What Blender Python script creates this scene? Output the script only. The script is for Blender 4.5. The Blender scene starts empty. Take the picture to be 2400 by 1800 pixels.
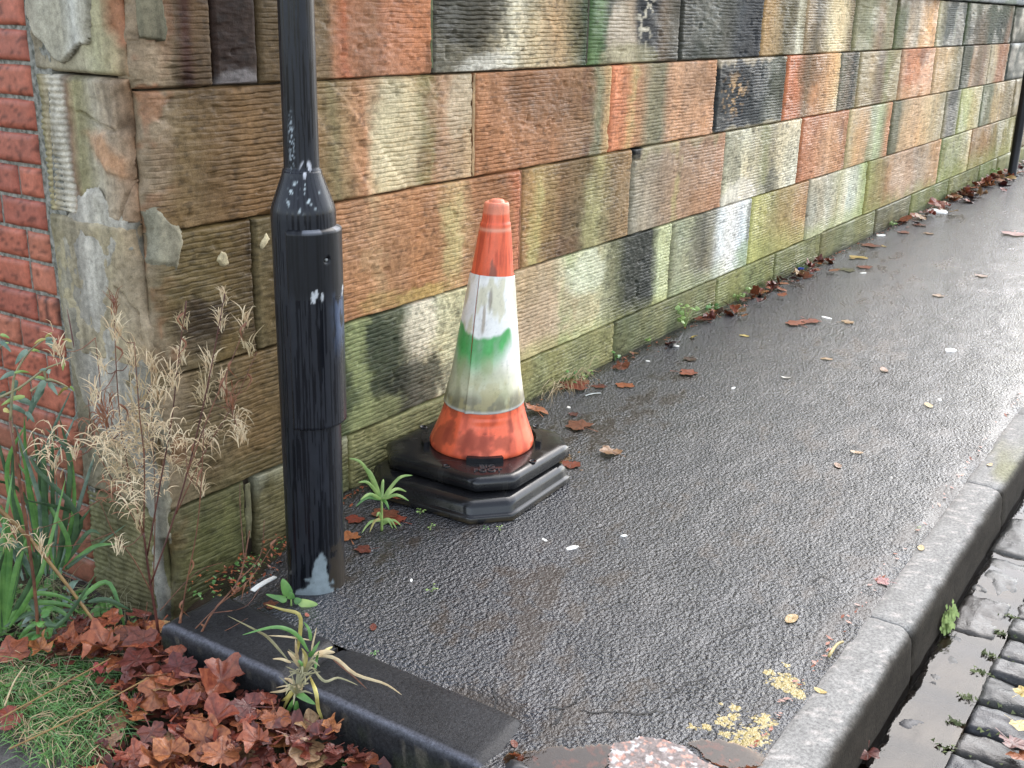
import bpy, math, random
import numpy as np
C = bpy.context.scene.collection
SC = bpy.context.scene
rnd = random.Random(11)
R = math.radians

# ------------------------------------------------------------------ camera, sky, sun, exposure
CAM_R = [[0.555314,-0.831349,0.022023],[-0.250886,-0.192714,-0.948640],[0.792895,0.521268,-0.315590]]
RET_POLY = {
  'flake_grey_top': [(2.858, 1.638), (2.571, 1.64), (2.601, 1.536), (2.61, 1.499), (2.627, 1.48), (2.643, 1.486), (2.661, 1.485), (2.683, 1.461), (2.734, 1.435), (2.773, 1.444), (2.801, 1.474), (2.837, 1.508), (2.863, 1.551)],
  'orange_scar': [(2.549, 1.63), (2.446, 1.631), (2.45, 1.54), (2.465, 1.488), (2.511, 1.491), (2.552, 1.527)],
  'mortar': [(2.773, 1.029), (2.739, 1.086), (2.694, 1.111), (2.651, 1.125), (2.623, 1.099), (2.59, 1.05), (2.524, 1.034), (2.443, 1.067), (2.423, 1.091), (2.377, 1.052), (2.34, 1.011), (2.32, 0.969), (2.334, 0.91), (2.362, 0.88), (2.415, 0.909), (2.486, 0.923), (2.554, 0.943), (2.592, 0.932), (2.611, 0.869), (2.634, 0.73), (2.569, 0.691), (2.486, 0.632), (2.463, 0.523), (2.433, 0.389), (2.445, 0.2), (2.469, -0.056), (2.497, -0.24), (2.55, -0.258), (2.546, 0.103), (2.566, 0.276), (2.615, 0.345), (2.746, 0.382), (2.814, 0.462), (2.842, 0.563), (2.869, 0.742), (2.867, 0.894), (2.83, 0.974)],
  'inset': [(2.602, 0.882), (2.583, 0.933), (2.554, 0.946), (2.486, 0.925), (2.416, 0.903), (2.38, 0.874), (2.412, 0.816), (2.44, 0.727), (2.48, 0.683), (2.549, 0.707), (2.62, 0.757)],
  'orange_patch': [(2.681, 1.257), (2.599, 1.263), (2.565, 1.229), (2.521, 1.194), (2.509, 1.15), (2.596, 1.159), (2.652, 1.205)],
  'hollow': [(2.541, 1.275), (2.513, 1.313), (2.43, 1.305), (2.343, 1.306), (2.353, 1.262), (2.444, 1.261)],
  'grey_bits': [(2.763, 1.428), (2.644, 1.433), (2.64, 1.401), (2.714, 1.391), (2.759, 1.395)],
}
FRONT_POLY = {
  'flake_front': [(1.992, 1.642), (2.063, 1.645), (2.075, 1.571), (2.08, 1.529), (2.071, 1.496), (2.032, 1.5), (1.985, 1.508)],
  'chip': [(2.199, 0.892), (2.213, 0.921), (2.237, 0.911), (2.251, 0.881), (2.258, 0.867), (2.225, 0.865)],
  'chip2': [(2.359, 0.911), (2.402, 0.95), (2.416, 0.922), (2.38, 0.888)],
}
WEED_STEMS = [
  ([(1.765, 2.313, -0.159), (1.761, 2.316, -0.026), (1.754, 2.322, 0.119), (1.75, 2.324, 0.245)],0.0055),
  ([(1.763, 2.34, 0.221), (1.747, 2.352, 0.374), (1.737, 2.36, 0.533), (1.738, 2.359, 0.698), (1.746, 2.353, 0.893)],0.0024),
  ([(1.732, 2.3, 0.259), (1.746, 2.29, 0.456), (1.745, 2.291, 0.61), (1.747, 2.289, 0.783)],0.0024),
  ([(1.754, 2.322, 0.175), (1.791, 2.293, 0.374), (1.827, 2.266, 0.566), (1.847, 2.25, 0.717), (1.872, 2.232, 0.875)],0.0026),
  ([(1.732, 2.288, 0.111), (1.777, 2.253, 0.254), (1.824, 2.218, 0.422), (1.872, 2.181, 0.636), (1.903, 2.158, 0.795), (1.921, 2.143, 0.898)],0.0029),
  ([(1.811, 2.202, 0.43), (1.861, 2.165, 0.579), (1.914, 2.124, 0.725), (1.951, 2.096, 0.832)],0.0022),
  ([(1.838, 2.295, 0.274), (1.905, 2.244, 0.442), (1.968, 2.196, 0.567), (2.028, 2.15, 0.717)],0.0022),
  ([(1.786, 2.36, 0.035), (1.756, 2.383, 0.141), (1.719, 2.411, 0.232), (1.698, 2.427, 0.331)],0.0020),
  ([(1.775, 2.356, 0.212), (1.727, 2.392, 0.37), (1.694, 2.417, 0.494), (1.69, 2.421, 0.623)],0.0022),
  ([(1.781, 2.376, 0.287), (1.732, 2.414, 0.561), (1.728, 2.417, 0.689), (1.727, 2.417, 0.777)],0.0018),
  ([(1.753, 2.221, -0.054), (1.775, 2.205, 0.091), (1.808, 2.18, 0.264), (1.825, 2.167, 0.408), (1.837, 2.158, 0.549)],0.0024),
  ([(1.744, 2.367, -0.168), (1.752, 2.361, -0.066), (1.763, 2.352, 0.019)],0.0022),
  ([(1.733, 2.262, 0.035), (1.81, 2.203, 0.132), (1.869, 2.158, 0.156)],0.0015),
  ([(1.753, 2.171, -0.015), (1.814, 2.125, 0.057), (1.885, 2.07, 0.127), (1.948, 2.023, 0.24)],0.0020),
  ([(1.782, 2.351, 0.026), (1.802, 2.335, 0.29), (1.809, 2.33, 0.479), (1.811, 2.329, 0.635)],0.0018),
]
WEED_TUFTS = [
  ((1.785, 2.344, 0.587),0.0441,60),
  ((1.798, 2.334, 0.52),0.0389,50),
  ((1.723, 2.347, 0.501),0.0441,60),
  ((1.685, 2.341, 0.591),0.0311,40),
  ((1.649, 2.334, 0.528),0.0337,40),
  ((1.699, 2.346, 0.445),0.0389,45),
  ((1.746, 2.314, 0.437),0.0337,40),
  ((1.766, 2.244, 0.627),0.0286,40),
  ((1.796, 2.221, 0.673),0.0260,34),
  ((1.893, 2.291, 0.711),0.0208,30),
  ((1.875, 2.253, 0.81),0.0156,22),
  ((1.712, 2.313, 0.811),0.0208,26),
  ((1.728, 2.331, 0.876),0.0130,16),
  ((1.792, 2.364, 0.709),0.0260,30),
  ((1.826, 2.327, 0.682),0.0260,30),
  ((1.92, 2.247, 0.596),0.0260,30),
  ((1.902, 2.192, 0.689),0.0208,26),
  ((1.937, 2.18, 0.809),0.0156,24),
  ((1.962, 2.189, 0.864),0.0104,18),
  ((1.95, 2.105, 0.819),0.0156,20),
  ((1.997, 2.144, 0.726),0.0182,20),
  ((1.931, 2.152, 0.6),0.0234,30),
  ((1.986, 2.202, 0.507),0.0260,34),
  ((1.933, 2.119, 0.503),0.0182,26),
  ((1.911, 2.229, 0.484),0.0286,34),
  ((1.893, 2.272, 0.398),0.0260,30),
  ((1.828, 2.224, 0.498),0.0234,26),
  ((1.848, 2.309, 0.431),0.0286,30),
  ((1.819, 2.328, 0.368),0.0286,30),
  ((1.694, 2.295, 0.368),0.0311,30),
  ((1.707, 2.389, 0.351),0.0260,26),
  ((1.646, 2.329, 0.654),0.0182,20),
  ((1.699, 2.364, 0.707),0.0156,20),
  ((1.87, 2.223, 0.351),0.0156,16),
  ((1.675, 2.337, 0.216),0.0182,20),
  ((1.73, 2.313, 0.283),0.0208,20),
  ((1.956, 2.213, 0.619),0.0208,20),
  ((1.8, 2.259, 0.537),0.0260,30),
  ((1.606, 2.382, 0.499),0.0182,20),
  ((1.683, 2.406, 0.539),0.0260,30),
  ((1.764, 2.306, 0.498),0.0337,40),
  ((1.759, 2.362, 0.552),0.0363,46),
  ((1.604, 2.396, 0.761),0.0234,26),
  ((1.572, 2.433, 0.529),0.0234,26),
  ((1.611, 2.476, 0.441),0.0208,20),
  ((1.497, 2.518, 0.268),0.0260,24),
  ((1.547, 2.48, 0.226),0.0208,20),
]
STRAP_BACK = [[(1.695, 2.732, 0.016), (1.697, 2.73, 0.221), (1.682, 2.742, 0.435)],[(1.705, 2.724, 0.014), (1.724, 2.71, 0.246), (1.734, 2.702, 0.442)],[(1.725, 2.709, 0.01), (1.761, 2.682, 0.196), (1.781, 2.667, 0.351), (1.77, 2.675, 0.492)],[(1.685, 2.739, 0.017), (1.664, 2.756, 0.226), (1.641, 2.773, 0.399)],[(1.715, 2.717, 0.012), (1.739, 2.698, 0.171), (1.75, 2.69, 0.313)],[(1.734, 2.702, 0.008), (1.781, 2.667, 0.222), (1.785, 2.663, 0.407)],[(1.674, 2.748, 0.004), (1.639, 2.775, 0.158), (1.605, 2.8, 0.264)],[(1.7, 2.728, 0.015), (1.69, 2.736, 0.308), (1.699, 2.729, 0.501)],[(1.725, 2.709, 0.017), (1.743, 2.695, 0.343), (1.757, 2.684, 0.453)],[(1.747, 2.693, 0.036), (1.804, 2.649, 0.13), (1.831, 2.628, 0.118)],[(1.745, 2.693, 0.021), (1.81, 2.644, 0.081), (1.861, 2.605, 0.083)],[(1.71, 2.721, 0.013), (1.716, 2.716, 0.332), (1.712, 2.719, 0.458)],[(1.665, 2.755, 0.006), (1.657, 2.761, 0.256), (1.669, 2.752, 0.423)],[(1.69, 2.736, 0.009), (1.652, 2.765, 0.313), (1.638, 2.776, 0.468)],[(1.729, 2.706, 0.009), (1.708, 2.722, 0.176), (1.689, 2.737, 0.294)],[(1.681, 2.743, 0.018), (1.729, 2.706, 0.187), (1.764, 2.679, 0.268)]]
STRAP_FRONT = [[(1.528, 2.684, -0.07), (1.55, 2.667, 0.127), (1.566, 2.654, 0.263)],[(1.532, 2.68, -0.071), (1.567, 2.653, 0.095), (1.601, 2.628, 0.202)],[(1.523, 2.687, -0.069), (1.528, 2.683, 0.117), (1.526, 2.684, 0.228)],[(1.537, 2.676, -0.058), (1.587, 2.638, 0.022), (1.644, 2.595, 0.015), (1.687, 2.562, -0.027)],[(1.533, 2.679, -0.06), (1.595, 2.632, -0.004), (1.661, 2.582, -0.019), (1.689, 2.56, -0.053)],[(1.557, 2.661, -0.118), (1.601, 2.627, -0.098), (1.645, 2.594, -0.163)],[(1.566, 2.654, -0.116), (1.626, 2.609, -0.094), (1.657, 2.585, -0.136)],[(1.535, 2.678, -0.057), (1.584, 2.641, 0.149), (1.588, 2.638, 0.246)],[(1.529, 2.682, -0.063), (1.526, 2.685, 0.017), (1.497, 2.707, 0.052)],[(1.531, 2.681, -0.064), (1.565, 2.655, 0.18), (1.558, 2.66, 0.305)],[(1.602, 2.627, -0.027), (1.641, 2.597, -0.028), (1.68, 2.567, -0.081)],[(1.709, 2.545, -0.02), (1.758, 2.508, -0.027), (1.833, 2.45, -0.113)]]
SHRUB_LEAVES = [
  ((1.603, 2.524, 0.754),(1.561, 2.519, 0.727),0.024,0),
  ((1.67, 2.542, 0.762),(1.671, 2.51, 0.737),0.026,0),
  ((1.695, 2.514, 0.709),(1.687, 2.511, 0.68),0.014,1),
  ((1.605, 2.594, 0.679),(1.571, 2.612, 0.665),0.022,0),
  ((1.605, 2.593, 0.66),(1.599, 2.602, 0.612),0.020,0),
  ((1.629, 2.504, 0.669),(1.611, 2.536, 0.608),0.030,0),
  ((1.643, 2.537, 0.642),(1.61, 2.576, 0.547),0.032,0),
  ((1.644, 2.515, 0.657),(1.65, 2.49, 0.627),0.020,0),
  ((1.604, 2.563, 0.621),(1.545, 2.579, 0.609),0.020,1),
  ((1.594, 2.576, 0.613),(1.626, 2.562, 0.59),0.026,0),
  ((1.558, 2.572, 0.607),(1.606, 2.558, 0.568),0.024,0),
  ((1.583, 2.534, 0.591),(1.594, 2.518, 0.562),0.020,0),
  ((1.655, 2.54, 0.657),(1.671, 2.519, 0.652),0.014,1),
  ((1.65, 2.536, 0.662),(1.629, 2.56, 0.667),0.014,1),
  ((1.702, 2.519, 0.629),(1.697, 2.559, 0.598),0.014,2),
  ((1.63, 2.552, 0.742),(1.657, 2.555, 0.73),0.012,1),
  ((1.634, 2.491, 0.782),(1.619, 2.519, 0.767),0.012,2),
  ((1.665, 2.538, 0.767),(1.676, 2.522, 0.784),0.014,2),
  ((1.651, 2.518, 0.771),(1.674, 2.5, 0.769),0.018,0),
  ((1.586, 2.609, 0.783),(1.597, 2.587, 0.775),0.014,1),
  ((1.561, 2.572, 0.777),(1.563, 2.533, 0.756),0.018,0),
  ((1.564, 2.571, 0.768),(1.582, 2.568, 0.77),0.010,1),
  ((1.613, 2.586, 0.639),(1.619, 2.613, 0.621),0.012,1),
  ((1.694, 2.463, 0.749),(1.705, 2.492, 0.849),0.006,3),
  ((1.571, 2.543, 0.698),(1.61, 2.538, 0.689),0.012,1),
  ((1.63, 2.495, 0.701),(1.613, 2.501, 0.701),0.012,0),
  ((1.627, 2.489, 0.692),(1.647, 2.5, 0.695),0.016,0),
  ((1.565, 2.612, 0.619),(1.567, 2.583, 0.641),0.016,0),
  ((1.556, 2.589, 0.593),(1.559, 2.568, 0.588),0.020,2),
  ((1.686, 2.486, 0.643),(1.695, 2.483, 0.627),0.010,1),
  ((1.681, 2.451, 0.771),(1.675, 2.483, 0.772),0.012,2),
]
SHRUB_STEMS = [[(1.56, 2.57, 0.567), (1.571, 2.562, 0.645), (1.581, 2.554, 0.693), (1.612, 2.53, 0.748), (1.644, 2.506, 0.778)],[(1.547, 2.581, 0.631), (1.589, 2.548, 0.656), (1.635, 2.513, 0.696), (1.67, 2.486, 0.712)],[(1.635, 2.513, 0.668), (1.654, 2.498, 0.663), (1.676, 2.481, 0.644)],[(1.635, 2.513, 0.693), (1.636, 2.512, 0.665)],[(1.561, 2.569, 0.533), (1.562, 2.569, 0.587)],[(1.605, 2.536, 0.641), (1.635, 2.513, 0.665)],[(1.546, 2.581, 0.751), (1.563, 2.568, 0.769)]]
STALK = [(1.524, 2.648, 0.328), (1.576, 2.583, 0.225), (1.625, 2.496, 0.077), (1.681, 2.378, -0.131)]
STRAWS = [[(1.262, 2.315, -0.12), (1.419, 2.29, -0.12), (1.569, 2.265, -0.12)], [(1.224, 2.19, -0.12), (1.381, 2.145, -0.12), (1.569, 2.114, -0.12)], [(1.532, 2.714, -0.13), (1.602, 2.777, -0.13), (1.668, 2.827, -0.13)], [(1.326, 2.367, -0.13), (1.385, 2.413, -0.13), (1.429, 2.427, -0.13)]]
TUFT_WEED =  ((2.523, 2.147, 0.0), (2.524, 2.146, 0.107), [(2.443, 2.208, 0.262), (2.493, 2.196, 0.219), (2.45, 2.178, 0.185), (2.605, 2.085, 0.18), (2.571, 2.073, 0.106), (2.439, 2.161, 0.134), (2.504, 2.099, 0.092), (2.553, 2.162, 0.165), (2.435, 2.177, 0.108), (2.621, 2.123, 0.107)], [(2.455, 2.174, -0.012), (2.559, 2.095, 0.017), (2.546, 2.104, -0.019), (2.476, 2.158, -0.011), (2.495, 2.144, 0.059), (2.536, 2.112, 0.011)])
KERB_BLADES = [
  ([(1.76, 1.74, 0.085), (1.74, 1.761, 0.137), (1.694, 1.784, 0.17), (1.632, 1.83, 0.162)],0.011,0),
  ([(1.764, 1.735, 0.115), (1.765, 1.739, 0.142), (1.765, 1.757, 0.16)],0.009,0),
  ([(1.748, 1.769, 0.068), (1.75, 1.755, 0.141), (1.748, 1.755, 0.189), (1.72, 1.784, 0.206), (1.693, 1.81, 0.224)],0.010,1),
  ([(1.72, 1.773, 0.071), (1.695, 1.807, 0.13), (1.665, 1.817, 0.163), (1.616, 1.86, 0.212)],0.007,3),
  ([(1.772, 1.746, 0.109), (1.723, 1.776, 0.132), (1.691, 1.806, 0.14)],0.005,2),
  ([(1.747, 1.764, 0.054), (1.732, 1.753, 0.098), (1.732, 1.754, 0.13)],0.008,2),
  ([(1.723, 1.764, 0.063), (1.707, 1.779, 0.076), (1.689, 1.792, 0.081)],0.007,2),
  ([(1.762, 1.732, 0.088), (1.771, 1.73, 0.12), (1.784, 1.732, 0.145)],0.005,2),
  ([(1.771, 1.751, 0.06), (1.771, 1.735, 0.082), (1.785, 1.724, 0.108)],0.012,0),
  ([(1.752, 1.751, 0.036), (1.762, 1.751, 0.064), (1.756, 1.759, 0.09)],0.010,1),
  ([(1.757, 1.764, 0.029), (1.732, 1.765, 0.074), (1.728, 1.779, 0.088)],0.010,2),
  ([(1.774, 1.732, 0.032), (1.785, 1.738, 0.05), (1.78, 1.724, 0.082)],0.008,0),
  ([(1.767, 1.754, 0.014), (1.75, 1.755, 0.049), (1.745, 1.766, 0.061)],0.010,0),
  ([(1.765, 1.745, 0.012), (1.717, 1.678, 0.017), (1.715, 1.67, -0.027), (1.721, 1.664, -0.065), (1.721, 1.684, -0.119)],0.010,4),
  ([(1.714, 1.743, 0.003), (1.715, 1.778, -0.051), (1.71, 1.807, -0.12)],0.008,1),
  ([(1.722, 1.751, -0.014), (1.714, 1.716, -0.012), (1.715, 1.679, -0.018)],0.018,0),
  ([(1.713, 1.748, -0.028), (1.711, 1.776, -0.085), (1.714, 1.805, -0.15)],0.011,0),
  ([(1.714, 1.742, -0.032), (1.715, 1.747, -0.092), (1.713, 1.747, -0.14)],0.014,0),
  ([(1.718, 1.755, -0.0), (1.714, 1.791, -0.023), (1.712, 1.833, -0.042)],0.008,2),
  ([(1.719, 1.751, 0.011), (1.734, 1.783, 0.001), (1.719, 1.787, 0.012)],0.010,2),
  ([(1.708, 1.736, 0.013), (1.718, 1.778, -0.005), (1.715, 1.813, -0.023)],0.005,2),
  ([(1.718, 1.739, 0.013), (1.721, 1.731, 0.001), (1.722, 1.726, 0.019)],0.006,2),
  ([(1.718, 1.755, -0.007), (1.709, 1.767, -0.03), (1.72, 1.803, -0.06)],0.012,1),
  ([(1.819, 1.775, 0.03), (1.84, 1.727, 0.03), (1.836, 1.655, 0.012), (1.849, 1.572, 0.01), (1.838, 1.508, 0.008)],0.009,2),
  ([(1.773, 1.739, 0.03), (1.765, 1.694, 0.015), (1.8, 1.679, 0.012), (1.808, 1.622, 0.008)],0.007,3),
  ([(1.833, 1.728, 0.03), (1.832, 1.666, 0.01), (1.81, 1.594, 0.006)],0.005,5),
  ([(1.806, 1.766, 0.04), (1.839, 1.761, 0.035), (1.86, 1.745, 0.03)],0.016,2),
  ([(1.822, 1.762, 0.03), (1.856, 1.77, 0.03), (1.877, 1.769, 0.03)],0.010,1),
]
SEEDLING =  ((2.004, 2.04, 0.0),)
PAVE_LEAVES = [
  (3.542,1.866,'t',0.095,'tan palmate leaf lying flat on wet pavement right of the cone'),
  (3.725,2.113,'m',0.125,'decayed maroon leaf flattened on pavement just beyond the cone base'),
  (3.832,2.205,'m',0.050,'small red scrap of leaf above the decayed maroon leaf by the cone'),
  (3.364,1.942,'r',0.085,'red brown leaf beside the right corner of the cone base'),
  (3.753,2.343,'r',0.110,'bright red brown leaf tucked between cone and wall foot'),
  (4.644,2.080,'r',0.100,'red brown leaf lying alone midway along the pavement beyond the cone'),
  (4.155,2.377,'r',0.160,'largest russet leaf in the clump at the wall foot right of the cone'),
  (4.223,2.309,'m',0.070,'dark russet leaf at the right end of the clump by dry grass'),
  (4.300,2.218,'r',0.090,'flat russet leaf just right of the dry grass by the wall'),
  (4.520,2.357,'m',0.100,'dark curled leaf under the bright green seedling at wall foot'),
  (4.862,2.161,'f',0.070,'faint flattened brown leaf above the lone red brown leaf'),
  (5.584,2.420,'r',0.110,'red brown leaf near the wall below the second tiny weed'),
  (5.019,2.340,'m',0.090,'blackish maroon curled leaf with a pale scrap beside it'),
  (5.218,2.313,'y',0.050,'pale yellow leaf near the wall right of the blackish curled leaf'),
  (5.416,2.113,'y',0.055,'bright yellow leaf lying alone in mid pavement'),
  (4.787,2.430,'t',0.050,'narrow tan leaf near the wall foot above the green seedling'),
  (5.821,1.979,'r',0.120,'left one of two red brown leaves lying side by side'),
  (5.921,1.938,'r',0.120,'right one of two red brown leaves lying side by side'),
  (6.033,1.767,'t',0.080,'tan leaf right of the pair of red brown leaves'),
  (6.419,2.399,'y',0.070,'yellow leaf lying on the russet drift left of the blue cap'),
  (7.809,2.260,'y',0.130,'large yellow leaf with brown edge beside the wall'),
  (7.751,2.287,'y',0.070,'pale yellow leaf touching the large brown edged yellow leaf'),
  (7.354,2.200,'g',0.120,'olive green flattened leaf in front of the blue cap drift'),
  (7.537,2.140,'r',0.110,'pinkish red leaf with white scrap in front of it'),
  (8.317,2.325,'o',0.150,'bright orange red leaf by the wall halfway to the far post'),
  (8.364,2.244,'y',0.050,'small yellow leaf touching the bright orange red leaf'),
  (9.022,2.290,'o',0.110,'orange brown leaf beside the white scrap near the wall'),
  (9.119,2.121,'t',0.090,'tan leaf in front of the white paper'),
  (10.510,2.407,'r',0.200,'large curled brown leaf standing behind the white paper'),
  (13.007,2.261,'y',0.220,'yellow leaf just in front of the far post'),
  (9.544,1.566,'r',0.200,'pinkish brown leaf near the right edge of the far pavement'),
  (7.752,1.434,'t',0.090,'tan leaf far right in the bright part of the pavement'),
  (7.017,1.519,'t',0.080,'thin tan leaf with dark twig in upper right pavement'),
  (5.279,1.342,'t',0.070,'yellowish tan leaf in the bright middle of the pavement'),
  (5.279,1.624,'t',0.060,'tan oval leaf right of the white oval scrap'),
  (4.865,1.676,'w',0.045,'white oval scrap of leaf lying in mid pavement'),
  (4.873,1.031,'y',0.060,'pale yellow leaf with white spot near the kerb'),
  (4.134,1.113,'t',0.050,'upper of two small tan leaves right of pavement centre'),
  (3.956,1.129,'t',0.050,'lower of two small tan leaves right of pavement centre'),
  (4.311,0.661,'y',0.035,'small yellow leaf lying on the kerb top'),
  (3.433,0.686,'y',0.040,'pale yellow leaf at the pavement edge against the kerb'),
  (3.147,0.720,'p',0.055,'pinkish red leaf flattened against the kerb edge'),
  (2.763,0.864,'y',0.060,'pale yellow folded leaf in the foreground near the kerb'),
  (2.464,0.678,'y',0.035,'yellow oval leaf on the kerb beside the paint flecks'),
  (2.045,1.776,'m',0.035,'small round maroon leaf near the end kerb joint'),
  (1.990,1.967,'p',0.022,'tiny pink leaf beside the seedling at the lamp post foot'),
  (2.955,2.430,'o',0.090,'orange leaf caught between wall and cone base'),
  (2.745,2.244,'r',0.110,'wet russet leaf curled behind the grassy weed'),
  (2.626,2.215,'m',0.100,'maroon leaf under the grassy weed'),
  (2.604,2.151,'r',0.080,'red leaf lying right below the grassy weed'),
  (2.742,2.142,'r',0.060,'red brown leaf against the left corner of the cone base'),
  (2.770,2.221,'m',0.050,'small maroon leaf between grassy weed and cone base'),
  (2.419,2.191,'o',0.075,'orange brown leaf against the right side of the lamp post'),
  (2.535,2.266,'r',0.070,'russet leaf at the wall foot right of the lamp post'),
  (2.384,2.098,'m',0.060,'dark wet leaf on the pavement right of the lamp post'),
  (1.991,2.111,'m',0.050,'narrow red leaf edge stuck against the lamp post foot'),
  (1.963,2.179,'d',0.070,'dull olive dead leaf beside the white stick'),
  (3.339,1.881,'t',0.015,'tiny tan leaf fragment right of the cone base'),
  (1.848,1.186,'m',0.030,'small maroon leaf fragment at the broken end of the kerb'),
]
ROAD_LEAVES = [
  (2.464,0.543,-0.135,'m',0.060,'maroon leaf stuck at the kerb foot in the gutter water'),
  (2.945,0.277,-0.118,'y',0.050,'yellow leaf on the setts at the right edge, upper of the two'),
  (2.788,0.256,-0.118,'y',0.060,'larger pale yellow leaf on the setts at the right edge'),
  (2.691,0.253,-0.118,'m',0.085,'ragged maroon leaf with yellow centre on the setts'),
  (2.647,0.227,-0.118,'o',0.070,'orange brown leaf in the lower right corner on the setts'),
]
SCRAPS = [
  (2.777,1.688,0.022,'small white scrap left of the larger white scrap in front of the cone'),
  (2.783,1.589,0.042,'largest white oval scrap on pavement in front of the cone'),
  (2.952,1.496,0.024,'crumpled white scrap right of the two flat scraps before the cone'),
  (3.904,2.276,0.026,'white scrap beside the maroon leaf beyond the cone'),
  (4.715,2.317,0.028,'white scrap right of the green seedling at wall foot'),
  (5.035,2.320,0.045,'pale scrap touching the blackish curled leaf'),
  (10.228,2.326,0.190,'crumpled white paper by the wall near the far leaf drift'),
  (5.838,1.168,0.085,'white strip of litter in the bright right part of the pavement'),
  (8.776,2.391,0.100,'white and black scrap by the wall past the orange leaf'),
  (5.803,2.379,0.040,'white scrap beside a brown fragment under the russet drift'),
  (6.070,1.895,0.060,'white scrap beyond the pair of red brown leaves'),
  (7.363,2.089,0.050,'white scrap in front of the pinkish red leaf'),
  (4.579,1.815,0.030,'pale scrap left of centre in mid pavement'),
  (4.993,1.013,0.030,'white spot of litter beside the pale yellow leaf'),
  (2.316,1.861,0.016,'tiny white splinter on pavement right of the lamp post'),
]
STICK = [(1.98, 2.167, 0.01), (2.077, 2.174, 0.01)]
CAP = (7.082, 2.422, 0.01)
TAG = [(4.071, 2.291, 0.005), (4.143, 2.253, 0.005)]
TWIG = [(2.626, 0.712, 0.008), (2.719, 0.705, 0.008)]
REDTAG = (1.576, 2.334, -0.12)
MOSSLUMP = (3.243, 0.543, -0.125)
SPRIGS = [
  (4.629,2.450,0.070,'bright green two leaved seedling at the wall foot right of the cone'),
  (5.001,2.450,0.060,'low green weed at the wall foot beyond the two leaved seedling'),
  (5.382,2.437,0.110,'tall straggly weed climbing from the wall foot'),
  (5.767,2.450,0.070,'leafy weed at the wall foot beside the russet drift'),
  (6.131,2.450,0.060,'pale green weed in front of the long russet drift'),
  (6.327,2.444,0.070,'bright green weed at the centre of the russet drift'),
  (7.163,2.450,0.100,'grassy weed behind the blue cap'),
  (9.311,2.450,0.060,'flat moss green weed near the wall midway to the far post'),
  (13.132,2.450,0.120,'bright weed at the wall foot near the far post'),
  (4.173,2.444,0.070,'small leafy weed in the dry grass right of the cone'),
  (4.280,2.406,0.050,'round leaved weed behind the dry grass'),
  (2.693,2.124,0.030,'clover sprig beside the left corner of the cone base'),
  (2.725,1.874,0.020,'left of the two clover sprigs in front of the cone base'),
  (2.747,1.843,0.020,'right of the two clover sprigs in front of the cone base'),
  (2.912,2.450,0.030,'small clover at the wall foot behind the grassy weed'),
  (2.824,2.450,0.030,'lower clover at the wall foot left of the cone base'),
  (2.297,1.770,0.025,'yellowish moss streak weed on the pavement before the lamp post'),
  (3.574,0.730,0.015,'single green sprig on the pavement near the kerb'),
  (1.956,1.692,0.018,'green sprig in the joint behind the end kerb'),
  (2.623,2.028,0.025,'small sprig in front of the cone base left edge'),
]
PAINT = [(2.452, 0.766, 0.05),(2.473, 0.819, 0.02),(2.276, 0.823, 0.02),(2.266, 0.748, 0.035),(2.212, 0.823, 0.03),(2.141, 0.879, 0.015),(2.162, 0.85, 0.018),(2.195, 0.746, 0.05),(2.147, 0.758, 0.04),(2.24, 0.813, 0.02),(2.426, 0.722, 0.03),(2.165, 0.802, 0.02),(2.531, 0.789, 0.015),(2.271, 0.86, 0.01)]
PATCH = [(1.893, 0.97), (1.978, 0.995), (2.041, 0.962), (2.061, 0.906), (2.065, 0.854), (2.042, 0.811), (2.042, 0.759), (1.982, 0.743), (1.847, 0.934)]
PUDDLES = [[(1.798, 1.182), (1.853, 1.137), (1.891, 1.103), (1.951, 1.025), (1.968, 0.99), (1.974, 0.96), (1.898, 0.962), (1.831, 0.957), (1.734, 1.093)], [(2.084, 0.874), (2.132, 0.799), (2.147, 0.731), (2.147, 0.69), (2.098, 0.681), (2.035, 0.756), (2.048, 0.803)]]
DARKSTONE = [(1.752, 1.168), (1.789, 1.181), (1.811, 1.168), (1.822, 1.134), (1.81, 1.087), (1.773, 1.063), (1.719, 1.139)]
GRASS_POLY = [(1.483, 2.642), (1.584, 2.58), (1.652, 2.407), (1.599, 2.252), (1.472, 2.118), (1.363, 2.082), (1.306, 2.163), (1.339, 2.304), (1.381, 2.484)]
LITTER_POLY = [(1.619, 2.586), (1.787, 2.438), (1.893, 2.335), (1.797, 2.178), (1.747, 1.912), (1.73, 1.701), (1.682, 1.493), (1.313, 2.013), (1.508, 2.144), (1.628, 2.335), (1.576, 2.484)]
BIG_LEAVES = [(1.623, 2.365, 0.16),(1.753, 2.304, 0.12),(1.77, 2.364, 0.08),(1.686, 1.982, 0.17),(1.666, 2.118, 0.13),(1.576, 2.101, 0.14),(1.585, 1.888, 0.13),(1.522, 1.867, 0.15),(1.489, 2.592, 0.14),(1.537, 2.524, 0.1),(1.481, 2.003, 0.09),(1.762, 2.173, 0.09),(1.577, 1.997, 0.1),(1.651, 1.844, 0.11),(1.631, 2.241, 0.13),(1.736, 1.613, 0.07),(1.683, 1.64, 0.08),(1.657, 1.755, 0.1),(1.58, 1.739, 0.11),(1.511, 1.791, 0.12),(1.408, 1.981, 0.1),(1.453, 1.903, 0.12),(1.631, 1.667, 0.08),(1.324, 2.352, 0.1)]
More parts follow.
